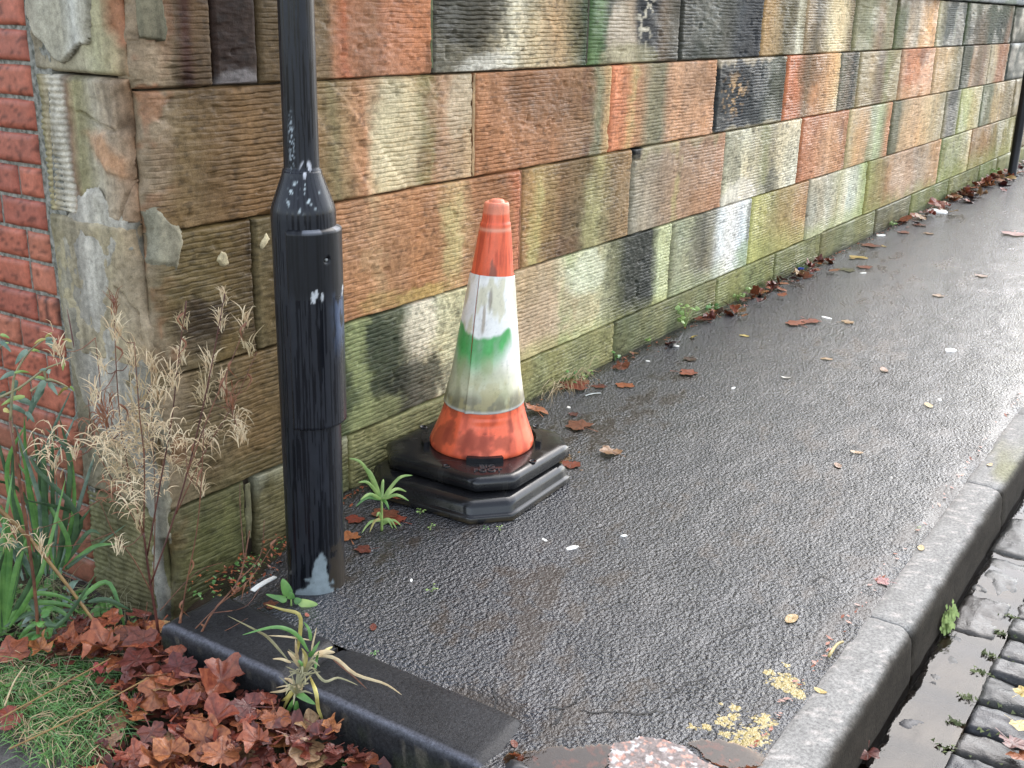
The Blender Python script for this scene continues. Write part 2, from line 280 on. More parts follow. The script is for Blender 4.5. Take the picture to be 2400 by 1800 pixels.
CRACK_LINES = [[(2.007, 1.193), (2.02, 1.184), (2.021, 1.161), (2.064, 1.155), (2.091, 1.152), (2.142, 1.158)], [(2.021, 1.161), (1.982, 1.145), (1.958, 1.149)], [(2.045, 1.128), (2.052, 1.097), (2.091, 1.057), (2.114, 1.004), (2.163, 0.956)], [(2.04, 1.372), (2.004, 1.351), (1.962, 1.313), (1.9, 1.288)], [(2.105, 1.248), (2.034, 1.222)], [(3.006, 0.896), (3.065, 0.883), (3.059, 0.855)], [(2.547, 0.981), (2.613, 0.972), (2.675, 0.936)], [(2.208, 0.979), (2.313, 0.959), (2.356, 0.932)]]
from mathutils import Matrix, Vector
cam_d = bpy.data.cameras.new('camera')
cam = bpy.data.objects.new('camera', cam_d)
C.objects.link(cam)
_r, _d, _f = CAM_R
cam.matrix_world = Matrix(((_r[0], -_d[0], -_f[0], 0.0), (_r[1], -_d[1], -_f[1], 0.0), (_r[2], -_d[2], -_f[2], 1.6), (0, 0, 0, 1)))
cam_d.sensor_width = 36.0
cam_d.lens = 39.6
cam_d.clip_start = 0.05
cam_d.clip_end = 500
SC.camera = cam

SUN_EL, SUN_AZ = 44.0, 84.0          # soft overcast brightness, ahead along the street
w = bpy.data.worlds.new('World'); SC.world = w; w.use_nodes = True
nt = w.node_tree; nt.nodes.clear()
sky = nt.nodes.new('ShaderNodeTexSky'); sky.sky_type = 'NISHITA'; sky.sun_disc = False
sky.sun_elevation = R(SUN_EL); sky.sun_rotation = R(SUN_AZ)
sky.air_density = 1.0; sky.dust_density = 1.6; sky.ozone_density = 1.0
hs = nt.nodes.new('ShaderNodeHueSaturation'); hs.inputs['Saturation'].default_value = 0.50
bg = nt.nodes.new('ShaderNodeBackground'); bg.inputs['Strength'].default_value = 0.15
wo = nt.nodes.new('ShaderNodeOutputWorld')
nt.links.new(sky.outputs['Color'], hs.inputs['Color']); nt.links.new(hs.outputs['Color'], bg.inputs['Color'])
nt.links.new(bg.outputs['Background'], wo.inputs['Surface'])
sd = bpy.data.lights.new('sun', 'SUN'); sd.energy = 0.5; sd.angle = R(90); sd.color = (1.0, 0.97, 0.93)
so = bpy.data.objects.new('sun', sd); C.objects.link(so)
so.rotation_euler = (R(90 - SUN_EL), 0, R(180 - SUN_AZ))
SC.view_settings.view_transform = 'Standard'; SC.view_settings.look = 'None'
SC.view_settings.exposure = 2.05; SC.view_settings.gamma = 1.0
SC.view_settings.use_curve_mapping = False
SC.render.engine = 'CYCLES'
SC.cycles.max_bounces = 5; SC.cycles.diffuse_bounces = 3; SC.cycles.glossy_bounces = 3; SC.cycles.transparent_max_bounces = 8

# ------------------------------------------------------------------ helpers: noise, colour, meshes, materials
def _h(ix, iy, seed):
    n = (ix * 374761393 + iy * 668265263 + seed * 1442695041) & 0xFFFFFFFF
    n = ((n ^ (n >> 13)) * 1274126177) & 0xFFFFFFFF
    n = (n ^ (n >> 16)) & 0xFFFFFFFF
    return n.astype(np.float64) / 4294967295.0
def vn(x, y, seed=0):
    x = np.asarray(x, float); y = np.asarray(y, float)
    x, y = np.broadcast_arrays(x, y)
    fx = np.floor(x); fy = np.floor(y)
    ix = fx.astype(np.int64); iy = fy.astype(np.int64)
    tx = x - fx; ty = y - fy
    tx = tx * tx * (3 - 2 * tx); ty = ty * ty * (3 - 2 * ty)
    a = _h(ix, iy, seed); b = _h(ix + 1, iy, seed); c = _h(ix, iy + 1, seed); d = _h(ix + 1, iy + 1, seed)
    return (a + (b - a) * tx) * (1 - ty) + (c + (d - c) * tx) * ty
def fbm(x, y, seed=0, oct=4):
    s = 0; a = 0.5; t = 0
    for i in range(oct):
        s = s + a * vn(x * 2 ** i + 17.3 * i, y * 2 ** i - 9.1 * i, seed + i); t += a; a *= 0.5
    return s / t
def sst(a, b, x):
    t = np.clip((x - a) / (b - a), 0, 1)
    return t * t * (3 - 2 * t)
ALB = 0.64
def lin(c, k=ALB):
    o = []
    for v in c[:3]:
        v = v / 255.0
        o.append((v / 12.92 if v <= 0.04045 else ((v + 0.055) / 1.055) ** 2.4) * k)
    o = np.array(o); g = float(o @ np.array([.2126, .7152, .0722])); return (g + (o - g) * 0.82) * np.array([1.05, 1.045, 0.98])

def tag(o, label=None, cat=None, group=None, kind=None):
    if label: o['label'] = label
    if cat: o['category'] = cat
    if group: o['group'] = group
    if kind: o['kind'] = kind
    return o
def empty(name, loc, label=None, cat=None, group=None, kind=None):
    o = bpy.data.objects.new(name, None); C.objects.link(o); o.location = loc
    o.empty_display_size = 0.1
    return tag(o, label, cat, group, kind)
def wloc(o):
    p = Vector((0, 0, 0))
    while o is not None:
        p = p + Vector(o.location); o = o.parent
    return p
def new_mesh(name, V, F, cols=None, smooth=True, attrs=None):
    me = bpy.data.meshes.new(name)
    V = np.ascontiguousarray(V, dtype=np.float32)
    if isinstance(F, np.ndarray):
        n = len(F); k = F.shape[1]
        me.vertices.add(len(V)); me.vertices.foreach_set('co', V.ravel())
        me.loops.add(n * k); me.loops.foreach_set('vertex_index', F.astype(np.int32).ravel())
        me.polygons.add(n); me.polygons.foreach_set('loop_start', np.arange(0, n * k, k, dtype=np.int32))
        me.polygons.foreach_set('loop_total', np.full(n, k, dtype=np.int32))
        me.update(calc_edges=True)
    else:
        me.from_pydata([tuple(v) for v in V], [], [tuple(int(i) for i in f) for f in F]); me.update()
    me.polygons.foreach_set('use_smooth', np.full(len(me.polygons), bool(smooth)))
    if cols is not None:
        a = me.color_attributes.new('Col', 'FLOAT_COLOR', 'POINT')
        cc = np.ones((len(V), 4), dtype=np.float32); cols = np.asarray(cols)
        cc[:, :cols.shape[1]] = cols
        a.data.foreach_set('color', cc.ravel())
    if attrs:
        for nme, val in attrs.items():
            a = me.attributes.new(nme, 'FLOAT', 'POINT'); a.data.foreach_set('value', np.asarray(val, dtype=np.float32))
    return me
def mk(name, V, F, mat, parent=None, cols=None, smooth=True, attrs=None, base=False):
    """one mesh object from world-space vertices"""
    V = np.asarray(V, float)
    c = 0.5 * (V.min(0) + V.max(0))
    if base: c[2] = V[:, 2].min()
    me = new_mesh(name, V - c, F, cols, smooth, attrs)
    me.materials.append(mat)
    o = bpy.data.objects.new(name, me); C.objects.link(o)
    if parent is not None:
        o.parent = parent; o.location = Vector(c) - wloc(parent)
    else:
        o.location = c
    return o
def gridfaces(nu, nv, flip=False):
    i = np.arange(nu - 1)[:, None] * nv + np.arange(nv - 1)[None, :]
    a = i.ravel()
    f = np.stack([a, a + nv, a + nv + 1, a + 1], 1)
    return f[:, ::-1] if flip else f

class N:
    """tiny node-graph helper"""
    def __init__(s, name):
        s.m = bpy.data.materials.new(name); s.m.use_nodes = True; s.t = s.m.node_tree; s.t.nodes.clear()
        s.out = s.t.nodes.new('ShaderNodeOutputMaterial')
    def n(s, typ, **kw):
        nd = s.t.nodes.new(typ)
        for k, v in kw.items():
            if hasattr(nd, k): setattr(nd, k, v)
            else: nd.inputs[k].default_value = v
        return nd
    def l(s, a, b): s.t.links.new(a, b)
    def noise(s, scale, detail=3.0, rough=0.55, vec=None, out='Fac'):
        nd = s.n('ShaderNodeTexNoise'); nd.inputs['Scale'].default_value = scale; nd.inputs['Detail'].default_value = detail
        nd.inputs['Roughness'].default_value = rough
        if vec is not None: s.l(vec, nd.inputs['Vector'])
        return nd.outputs[out]
    def ramp(s, fac, lo, hi, a=0.0, b=1.0):
        nd = s.n('ShaderNodeMapRange'); nd.inputs['From Min'].default_value = lo; nd.inputs['From Max'].default_value = hi
        nd.inputs['To Min'].default_value = a; nd.inputs['To Max'].default_value = b
        s.l(fac, nd.inputs['Value']); return nd.outputs['Result']
    def math(s, op, a, b):
        nd = s.n('ShaderNodeMath', operation=op)
        for i, v in enumerate((a, b)):
            if isinstance(v, (int, float)): nd.inputs[i].default_value = v
            else: s.l(v, nd.inputs[i])
        return nd.outputs[0]
    def mix(s, fac, a, b, blend='MIX'):
        nd = s.n('ShaderNodeMix', data_type='RGBA', blend_type=blend)
        for i, v in ((0, fac), (6, a), (7, b)):
            if isinstance(v, (int, float)): nd.inputs[i].default_value = v
            elif isinstance(v, (tuple, list, np.ndarray)): nd.inputs[i].default_value = (*[float(q) for q in v[:3]], 1)
            else: s.l(v, nd.inputs[i])
        return nd.outputs[2]
    def pos(s): return s.n('ShaderNodeNewGeometry').outputs['Position']
    def obj(s): return s.n('ShaderNodeTexCoord').outputs['Object']
    def scale(s, vec, sx, sy, sz):
        nd = s.n('ShaderNodeMapping'); nd.inputs['Scale'].default_value = (sx, sy, sz); s.l(vec, nd.inputs['Vector']); return nd.outputs[0]
    def bsdf(s, color, rough, bump=None, bstr=1.0, bdist=0.002, spec=0.5, coat=0.0):
        b = s.n('ShaderNodeBsdfPrincipled')
        if isinstance(color, (tuple, list, np.ndarray)): b.inputs['Base Color'].default_value = (*[float(q) for q in color[:3]], 1)
        else: s.l(color, b.inputs['Base Color'])
        if isinstance(rough, (int, float)): b.inputs['Roughness'].default_value = rough
        else: s.l(rough, b.inputs['Roughness'])
        b.inputs['Specular IOR Level'].default_value = spec
        b.inputs['Coat Weight'].default_value = coat; b.inputs['Coat Roughness'].default_value = 0.15
        if bump is not None:
            bn = s.n('ShaderNodeBump'); bn.inputs['Distance'].default_value = bdist
            if isinstance(bstr, (int, float)): bn.inputs['Strength'].default_value = bstr
            else: s.l(bstr, bn.inputs['Strength'])
            s.l(bump, bn.inputs['Height']); s.l(bn.outputs[0], b.inputs['Normal'])
            if coat: s.l(bn.outputs[0], b.inputs['Coat Normal'])
        s.l(b.outputs[0], s.out.inputs['Surface']); return b

def vc_mat(name, s1=60, s2=320, amp=0.35, bump=0.6, bdist=0.0015, spec=0.4, stretch=(1, 1, 1), coat=0.0):
    """albedo and roughness come from the mesh's painted attribute; nodes add grain"""
    g = N(name)
    at = g.n('ShaderNodeAttribute', attribute_name='Col')
    p = g.scale(g.pos(), *stretch)
    a = g.noise(s1, 4, 0.6, p); b = g.noise(s2, 2, 0.6, p)
    v = g.math('ADD', g.ramp(a, 0.25, 0.75, 1 - amp, 1 + amp), g.ramp(b, 0.25, 0.75, -amp * 0.6, amp * 0.6))
    col = g.mix(1.0, at.outputs['Color'], g.mix(1.0, (1, 1, 1), v, 'MULTIPLY'), 'MULTIPLY')
    h = g.math('ADD', a, g.math('MULTIPLY', b, 0.6))
    g.bsdf(col, at.outputs['Alpha'], h, bump, bdist, spec, coat)
    return g.m
def plain_mat(name, c, rough=0.5, s=40, amp=0.25, bump=0.3, bdist=0.001, spec=0.5, k=ALB, c2=None, coat=0.0):
    g = N(name); p = g.obj()
    a = g.noise(s, 4, 0.6, p)
    ca = lin(c, k); cb = lin(c2, k) if c2 is not None else ca * (1 - amp)
    col = g.mix(g.ramp(a, 0.35, 0.65), ca, cb)
    g.bsdf(col, rough, a, bump, bdist, spec, coat)
    return g.m
M = {}
M['stone'] = vc_mat('tooled_sandstone', 60, 260, 0.32, 1.0, 0.0013, 0.12)
M['paint'] = vc_mat('painted_steel', 30, 200, 0.12, 0.25, 0.0006, 0.3)
M['plastic'] = vc_mat('moulded_plastic', 20, 240, 0.10, 0.2, 0.0004, 0.4)
M['sleeve'] = vc_mat('dirty_sheeting', 25, 120, 0.07, 0.25, 0.0008, 0.4)
M['kerbstone'] = vc_mat('kerb_concrete', 110, 330, 0.45, 1.0, 0.0010, 0.10)
M['setts'] = vc_mat('wet_setts', 45, 220, 0.35, 1.0, 0.0022, 0.28)
M['brick'] = vc_mat('pressed_brick', 60, 350, 0.25, 0.8, 0.001, 0.3)
M['mortar'] = vc_mat('mortar', 60, 300, 0.35, 0.9, 0.0015, 0.25)
M['soil'] = vc_mat('soil', 30, 200, 0.45, 1.0, 0.004, 0.2)

def poly_sd(px, py, poly):
    """signed distance to a polygon, positive inside"""
    px = np.asarray(px); py = np.asarray(py); d = np.full(px.shape, 1e9); ins = np.zeros(px.shape, bool)
    n = len(poly)
    for i in range(n):
        x0, y0 = poly[i]; x1, y1 = poly[(i + 1) % n]
        ex, ey = x1 - x0, y1 - y0
        t = np.clip(((px - x0) * ex + (py - y0) * ey) / (ex * ex + ey * ey + 1e-12), 0, 1)
        d = np.minimum(d, np.hypot(px - x0 - t * ex, py - y0 - t * ey))
        c = ((y0 > py) != (y1 > py)) & (px < (x1 - x0) * (py - y0) / (y1 - y0 + 1e-12) + x0)
        ins ^= c
    return np.where(ins, d, -d)

def sweep(profile, s, fn, name, mat, parent, colfn, cap=True):
    """profile: list of (a, z); s: stations; fn(a, z, s) -> xyz"""
    prof = np.array(profile, float); s = np.array(s, float)
    A = np.repeat(prof[None, :, 0], len(s), 0); Z = np.repeat(prof[None, :, 1], len(s), 0); S = np.repeat(s[:, None], len(prof), 1)
    X, Y, ZZ = fn(A, Z, S)
    V = np.stack([X.ravel(), Y.ravel(), ZZ.ravel()], 1)
    F = [tuple(f) for f in gridfaces(len(s), len(prof))]
    if cap:
        F.append(tuple(range(len(prof)))); m = (len(s) - 1) * len(prof)
        F.append(tuple(m + i for i in reversed(range(len(prof)))))
    return mk(name, V, F, mat, parent, colfn(V, A.ravel(), Z.ravel(), S.ravel()), smooth=True)

def lathe(prof, seg, center, name, mat, parent, colfn=None, cap=True, lean=(0, 0), rfn=None):
    prof = np.array(prof, float); n = len(prof)
    th = np.linspace(0, 2 * math.pi, seg, endpoint=False)
    r = prof[:, 0][:, None] + np.zeros(seg)[None, :]; z = prof[:, 1][:, None] + np.zeros(seg)[None, :]; T = th[None, :] + np.zeros((n, 1))
    if rfn is not None: r, z = rfn(r, z, T)
    X = center[0] + r * np.cos(T) + lean[0] * z; Y = center[1] + r * np.sin(T) + lean[1] * z; Z = center[2] + z
    V = np.stack([X.ravel(), Y.ravel(), Z.ravel()], 1)
    i = np.arange(n - 1)[:, None] * seg; j = np.arange(seg)[None, :]; j2 = (j + 1) % seg
    F = np.stack([(i + j).ravel(), (i + j2).ravel(), (i + seg + j2).ravel(), (i + seg + j).ravel()], 1)
    F = [tuple(f) for f in F]
    if cap:
        F.append(tuple(reversed(range(seg)))); F.append(tuple((n - 1) * seg + k for k in range(seg)))
    cols = colfn(r.ravel(), z.ravel(), T.ravel()) if colfn else None
    return mk(name, V, F, mat, parent, cols)

def strip(pts, w0, w1=None, n=10, sag=0.0, face=None, twist=0.0, fold=0.0, tip=True):
    """a blade along a smooth curve: returns verts, faces"""
    P = [Vector(p) for p in pts]
    if len(P) == 2: P = [P[0], P[0].lerp(P[1], 0.5) + Vector((0, 0, sag)), P[1]]
    def cr(t):
        k = t * (len(P) - 1); i = min(int(k), len(P) - 2); f = k - i
        p0 = P[max(i - 1, 0)]; p1 = P[i]; p2 = P[i + 1]; p3 = P[min(i + 2, len(P) - 1)]
        return 0.5 * ((2 * p1) + (-p0 + p2) * f + (2 * p0 - 5 * p1 + 4 * p2 - p3) * f * f + (-p0 + 3 * p1 - 3 * p2 + p3) * f ** 3)
    V = []; F = []
    fv = Vector(face) if face is not None else None
    for i in range(n + 1):
        t = i / n; p = cr(t); d = (cr(min(t + 0.02, 1)) - cr(max(t - 0.02, 0)))
        if d.length < 1e-9: d = Vector((0, 0, 1))
        d.normalize()
        view = fv if fv is not None else (Vector((0, 0, 1.6)) - p)
        sd_ = d.cross(view)
        if sd_.length < 1e-6: sd_ = Vector((1, 0, 0))
        sd_.normalize()
        if twist: sd_ = Matrix.Rotation(twist * t, 3, d) @ sd_
        nrm = sd_.cross(d)
        if w1 is None: ww = w0 * (min(1, 0.35 + 3 * t) * (1 - t ** 3 * 0.95) if tip else 1)
        else: ww = w0 + (w1 - w0) * t
        V += [p - sd_ * ww * 0.5, p + nrm * fold * ww, p + sd_ * ww * 0.5]
        if i:
            b = 3 * i
            F += [(b - 3, b - 2, b + 1, b), (b - 2, b - 1, b + 2, b + 1)]
    return V, F
def tube(pts, r0, r1, n=8, k=5):
    P = [Vector(p) for p in pts]
    def cr(t):
        q = t * (len(P) - 1); i = min(int(q), len(P) - 2); f = q - i
        p0 = P[max(i - 1, 0)]; p1 = P[i]; p2 = P[i + 1]; p3 = P[min(i + 2, len(P) - 1)]
        return 0.5 * ((2 * p1) + (-p0 + p2) * f + (2 * p0 - 5 * p1 + 4 * p2 - p3) * f * f + (-p0 + 3 * p1 - 3 * p2 + p3) * f ** 3)
    V = []; F = []
    for i in range(n + 1):
        t = i / n; p = cr(t); d = (cr(min(t + 0.02, 1)) - cr(max(t - 0.02, 0))).normalized()
        u = d.orthogonal().normalized(); v = d.cross(u); r = r0 + (r1 - r0) * t
        for j in range(k):
            a = 2 * math.pi * j / k; V.append(p + u * math.cos(a) * r + v * math.sin(a) * r)
        if i:
            for j in range(k):
                a = (i - 1) * k; b = i * k
                F.append((a + j, a + (j + 1) % k, b + (j + 1) % k, b + j))
    F.append(tuple(reversed(range(k)))); F.append(tuple(n * k + j for j in range(k)))
    return V, F
def join(parts):
    V = []; F = []
    for v, f in parts:
        o = len(V); V += [tuple(q) for q in v]; F += [tuple(i + o for i in q) for q in f]
    return np.array(V), F

D = 2.478        # wall face
XR = 1.94        # wall end (return face)
# ------------------------------------------------------------------ the ground
def pave_material():
    g = N('wet_tarmac'); p = g.pos()
    at = g.n('ShaderNodeAttribute', attribute_name='Col')
    wet = g.n('ShaderNodeAttribute', attribute_name='wet').outputs['Fac']
    pn = g.scale(p, 1, 1, 1)
    v = g.n('ShaderNodeTexVoronoi'); v.inputs['Scale'].default_value = 95; g.l(pn, v.inputs['Vector'])
    a = g.noise(105, 3, 0.6, pn); b = g.noise(40, 3, 0.6, g.scale(p, 0.8, 1.5, 1)); c = g.noise(300, 1, 0.5, pn)
    h = g.math('ADD', g.math('MULTIPLY', v.outputs['Distance'], -0.55), g.math('ADD', a, g.math('ADD', g.math('MULTIPLY', b, 1.0), g.math('MULTIPLY', c, 0.25))))
    grit = g.ramp(g.noise(420, 1, 0.5, pn), 0.62, 0.75)
    col = g.mix(g.math('MULTIPLY', grit, 0.35), at.outputs['Color'], (0.13, 0.125, 0.12))
    pt = g.n('ShaderNodeAttribute', attribute_name='paint').outputs['Fac']
    pw = g.math('ADD', g.math('MULTIPLY', pt, .62), g.math('MULTIPLY', v.outputs['Distance'], -.35)); pw = g.math('ADD', pw, g.noise(70, 3, .6, pn))
    pmask = g.ramp(pw, .74, .82)
    col = g.mix(g.math('MULTIPLY', pmask, .62), col, (0.60, 0.45, 0.14))
    bst = g.math('MULTIPLY', g.ramp(wet, 0.0, 1.0, 1.0, 0.40), g.ramp(g.noise(5, 3, .6, g.scale(p, 1, 2.2, 1)), .35, .65, .75, 1.15))
    rg = g.math('ADD', g.ramp(wet, 0.0, 1.0, 0.13, 0.24), g.ramp(b, 0.3, 0.7, 0.0, 0.10))
    b_ = g.bsdf(col, rg, h, bst, 0.0085, 0.7)
    g.l(g.ramp(wet, 0.0, 1.0, 0.85, 0.30), b_.inputs['Specular IOR Level'])
    return g.m
M['tarmac'] = pave_material()

def pave_z(X, Y):
    z = 0.006 * (fbm(X * 1.3, Y * 2.2, 3, 3) - 0.5) + 0.004 * (fbm(X * 9, Y * 9, 4, 3) - 0.5)
    z = z - 0.007 * sst(0.75, 0.70, Y) * sst(0.2, 0.6, vn(X * 5, Y * 0, 8)) - 0.010 * sst(2.0, 1.945, X) * sst(1.15, 1.25, Y)
    z = z - 0.05 * sst(2.36, 2.60, Y + 0.35 * sst(2.6, 2.0, X))
    z = z + 0.010 * sst(2.30, 2.44, Y) * sst(2.7, 3.2, X)
    return z
xs = np.unique(np.round(np.concatenate([np.arange(1.55, 4.2, 0.012), np.arange(4.2, 8, 0.03), np.arange(8, 16, 0.1), np.arange(16, 60.1, 1.0)]), 4))
ys = np.unique(np.round(np.concatenate([np.arange(0.688, 2.60, 0.014), [2.60]]), 4))
X, Y = np.meshgrid(xs, ys, indexing='ij')
Z = pave_z(X, Y)
# water lying in the hollows: brown film, no texture showing
wm = fbm(X * 1.6 + 3, Y * 3.4, 21, 4) * 0.42 + fbm((X + .5 * Y) * 8, (Y - .3 * X) * 20, 25, 4) * 0.40 + fbm(X * 60, Y * 60, 27, 2) * .18
band = np.exp(-((Y - 1.45 + 0.1 * (X - 3)) / 0.55) ** 2)
wet = sst(0.56, 0.66, wm + 0.05 * band)
gut = sst(0.075, 0.02, np.abs(Y - 0.735 + 0.0)) * sst(0.42, 0.6, fbm(X * 6, Y * 6, 31, 3))
edg = (Y > 1.2) * sst(0.06, 0.015, X - 1.945 + 0.03 * (vn(Y * 14, X * 3, 33) - 0.5)) * sst(0.4, 0.5, vn(Y * 3 + 2, X * 0, 35))
wet = np.clip(np.maximum(wet * 0.9, np.maximum(gut, edg)), 0, 1)
base = np.array([0.019, 0.020, 0.024]); brown = np.array([0.042, 0.031, 0.021])
tone = (0.75 + 0.6 * fbm(X * 2.2, Y * 3, 41, 4))[..., None]
col = base * tone; col = col + (brown - col) * (0.65 * wet[..., None])
# worn yellow road paint, broken up over the aggregate
pm = np.zeros_like(X)
for px, py, ps in PAINT:
    d = np.hypot((X - px) * 0.9, (Y - py)) / (ps * 1.5)
    pm = np.maximum(pm, sst(1.15, 0.1, d))
wet = wet * (1 - .7 * pm)
# dry pale scuffs near the far end
F = gridfaces(len(xs), len(ys))
cx = X.ravel()[F].mean(1); cy = Y.ravel()[F].mean(1)
keep = ~((cx < 1.930) & (cy > 1.215)) & ~((cx < 2.62) & (cy > 2.235 + 0.36 * np.clip(cx - 1.94, 0, 1) + 0.03 * (vn(cx * 20, cy * 20, 61) - 0.5)))
V = np.stack([X.ravel(), Y.ravel(), Z.ravel()], 1)
pav = mk('pavement', V, F[keep], M['tarmac'], None, col.reshape(-1, 3), True, {'wet': wet.ravel(), 'paint': pm.ravel()})
tag(pav, kind='structure')

# garden soil: also runs under the pocket behind the lamp post and under the pavement's edge
xs = np.concatenate([np.arange(-12, 0, 0.5), np.arange(0, 2.7, 0.03)]); ys = np.concatenate([np.arange(-3, 0.9, 0.3), np.arange(0.9, 3.4, 0.03), np.arange(3.4, 9, 0.4)])
X, Y = np.meshgrid(xs, ys, indexing='ij')
Z = -0.175 + 0.05 * (fbm(X * 4, Y * 4, 71, 4) - 0.5) + 0.03 * sst(1.45, 1.72, X)
pocket = sst(1.93, 2.0, X) * sst(2.15, 2.3, Y)
Z = np.where(X > 1.72, np.where(pocket > 0, -0.085 + 0.04 * (fbm(X * 14, Y * 14, 75, 3) - 0.5) - 0.09 * sst(2.2, 1.95, X), -0.19), Z)
mo = sst(0.45, 0.62, fbm(X * 5, Y * 5, 73, 4))[..., None]
col = np.array([0.030, 0.021, 0.014]) * (0.6 + 0.9 * fbm(X * 20, Y * 20, 74, 3))[..., None]
col = col + (np.array([0.045, 0.055, 0.018]) - col) * mo * 0.6
gr = sst(1.42, 1.25, X + 0.4 * (2.2 - Y) * 0 + 0.1 * (fbm(X * 8, Y * 8, 77, 2) - 0.5))[..., None] * sst(2.5, 2.3, Y)[..., None]
col = col + (np.array([0.085, 0.078, 0.072]) * (0.5 + fbm(X * 60, Y * 60, 78, 2))[..., None] - col) * gr
V = np.stack([X.ravel(), Y.ravel(), Z.ravel()], 1)
cc = np.concatenate([col.reshape(-1, 3), np.full((len(V), 1), 0.55)], 1)
tag(mk('garden_ground', V, gridfaces(len(xs), len(ys)), M['soil'], None, cc), kind='structure')

# road bed under the setts, running on past both ends
V = np.array([(-20, -9, -0.19), (60, -9, -0.19), (60, 0.70, -0.19), (-20, 0.70, -0.19)])
tag(mk('road', V, np.array([[0, 1, 2, 3]]), plain_mat('road_bed', (70, 64, 56), 0.35, 30, 0.4, 0.8, 0.004, k=0.5)), kind='structure')
road = bpy.data.objects['road']

# ------------------------------------------------------------------ kerb: long concrete kerb stones with a rounded arris
kerb = empty('kerb', (2.0, 0.6, 0.0), kind='structure')
def kerb_cols(V, A, Z, S):
    x, y, z = V[:, 0], V[:, 1], V[:, 2]
    top = np.array([0.235, 0.225, 0.205]); face = np.array([0.034, 0.028, 0.021])  # face dark from wet grime, and its shade is put into the colour too
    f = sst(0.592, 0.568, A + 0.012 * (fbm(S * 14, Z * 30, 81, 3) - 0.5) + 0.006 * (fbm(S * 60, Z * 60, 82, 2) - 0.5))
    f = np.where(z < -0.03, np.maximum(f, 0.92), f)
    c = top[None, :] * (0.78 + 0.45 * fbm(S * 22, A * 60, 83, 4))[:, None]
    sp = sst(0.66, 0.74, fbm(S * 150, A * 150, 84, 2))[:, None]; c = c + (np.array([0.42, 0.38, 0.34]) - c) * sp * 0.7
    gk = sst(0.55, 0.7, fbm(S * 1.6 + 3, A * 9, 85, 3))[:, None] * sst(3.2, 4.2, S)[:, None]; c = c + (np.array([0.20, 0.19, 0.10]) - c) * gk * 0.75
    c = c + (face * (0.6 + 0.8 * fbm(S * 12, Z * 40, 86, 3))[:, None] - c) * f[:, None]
    # smears of yellow paint on the face
    for s0, z0, a, b in ((2.135, -0.035, .010, .020), (2.105, -0.075, .006, .022), (2.055, -0.09, .005, .02), (2.075, -0.105, .004, .012), (2.30, -0.06, .003, .01)):
        m = sst(1.1, 0.6, np.hypot((S - s0) / a, (Z - z0) / b) + 0.5 * (vn(S * 200, Z * 200, 87) - 0.5))[:, None]
        c = c + (np.array([0.55, 0.35, 0.02]) - c) * m
    rg = 0.7 + 0.0 * f
    return np.concatenate([c, rg[:, None]], 1)
kp = [(0.697, -0.19), (0.697, -0.02), (0.696, -0.004), (0.692, 0.0), (0.67, 0.001), (0.65, 0.001), (0.63, 0.001), (0.61, 0.0005), (0.60, -0.001), (0.59, -0.003), (0.582, -0.006), (0.575, -0.011), (0.569, -0.018), (0.566, -0.026), (0.564, -0.04), (0.562, -0.06), (0.560, -0.08), (0.558, -0.10), (0.556, -0.12), (0.554, -0.15), (0.553, -0.19)]
joints = [1.50, 2.915, 4.10, 5.02, 5.93, 6.85, 7.77, 8.68, 9.6, 10.5, 11.4, 12.3, 13.2, 14.1, 15.0, 17, 19, 21, 23]
for i in range(len(joints) - 1):
    a, b = joints[i] + 0.0018, joints[i + 1] - 0.0018
    n = 90 if b < 5.1 else 20
    dy = rnd.uniform(-.002, .002)
    def fn(A, Z, S, a=a, b=b, dy=dy):
        e = np.minimum(S - a, b - S); er = 0.004 * np.exp(-(e / 0.006) ** 2) + 0.012 * np.exp(-(e / 0.03) ** 2) * (fbm(S * 25, A * 50 + Z * 50, 89, 3) - .35).clip(0) * (A < .61)
        wv = 0.0050 * (fbm(S * 14, A * 40 + Z * 40, 88, 4) - 0.5)
        return S, A + dy + wv + er * (A < 0.6), Z + np.where(Z > -0.1, wv - er, 0)
    ss = np.unique(np.concatenate([np.linspace(a, b, n), [a + 0.004, b - 0.004]]))
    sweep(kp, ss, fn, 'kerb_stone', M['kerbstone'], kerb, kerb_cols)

# end kerb across the end of the pavement: smooth dark wet stone
ek = empty('end_kerb', (1.835, 1.7, 0.0), 'low dark wet end kerb closing the pavement beside the leaf drift', 'kerb')
def ek_cols(V, A, Z, S):
    c = np.array([0.024, 0.024, 0.025])[None, :] * (0.7 + 0.6 * fbm(S * 10, A * 20, 91, 4))[:, None]
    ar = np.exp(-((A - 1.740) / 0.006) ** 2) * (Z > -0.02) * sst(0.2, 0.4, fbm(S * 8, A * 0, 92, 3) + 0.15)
    c = c + (np.array([0.11, 0.11, 0.125]) - c) * ar[:, None]  # worn arris, with the sky highlight on its edge put into the colour
    st = sst(0.5, 0.75, fbm(S * 55, Z * 5, 93, 3)) * (Z < -0.02)
    c = c + (np.array([0.10, 0.088, 0.070]) - c) * st[:, None] * 0.7
    mg = sst(0.55, 0.7, fbm(S * 18, Z * 18, 94, 3)) * (Z < -0.03)
    c = c + (np.array([0.045, 0.05, 0.025]) - c) * mg[:, None] * 0.5
    return np.concatenate([c, (0.30 + 0.15 * (Z < -0.02) + 0.0 * A)[:, None]], 1)
ep = [(1.742, -0.22), (1.738, -0.15), (1.735, -0.10), (1.733, -0.06), (1.732, -0.03), (1.732, -0.018), (1.734, -0.010), (1.738, -0.004), (1.744, -0.001), (1.752, 0.001), (1.78, 0.002), (1.81, 0.002), (1.85, 0.002), (1.90, 0.001), (1.928, 0.0), (1.936, -0.003), (1.938, -0.02), (1.938, -0.22)]
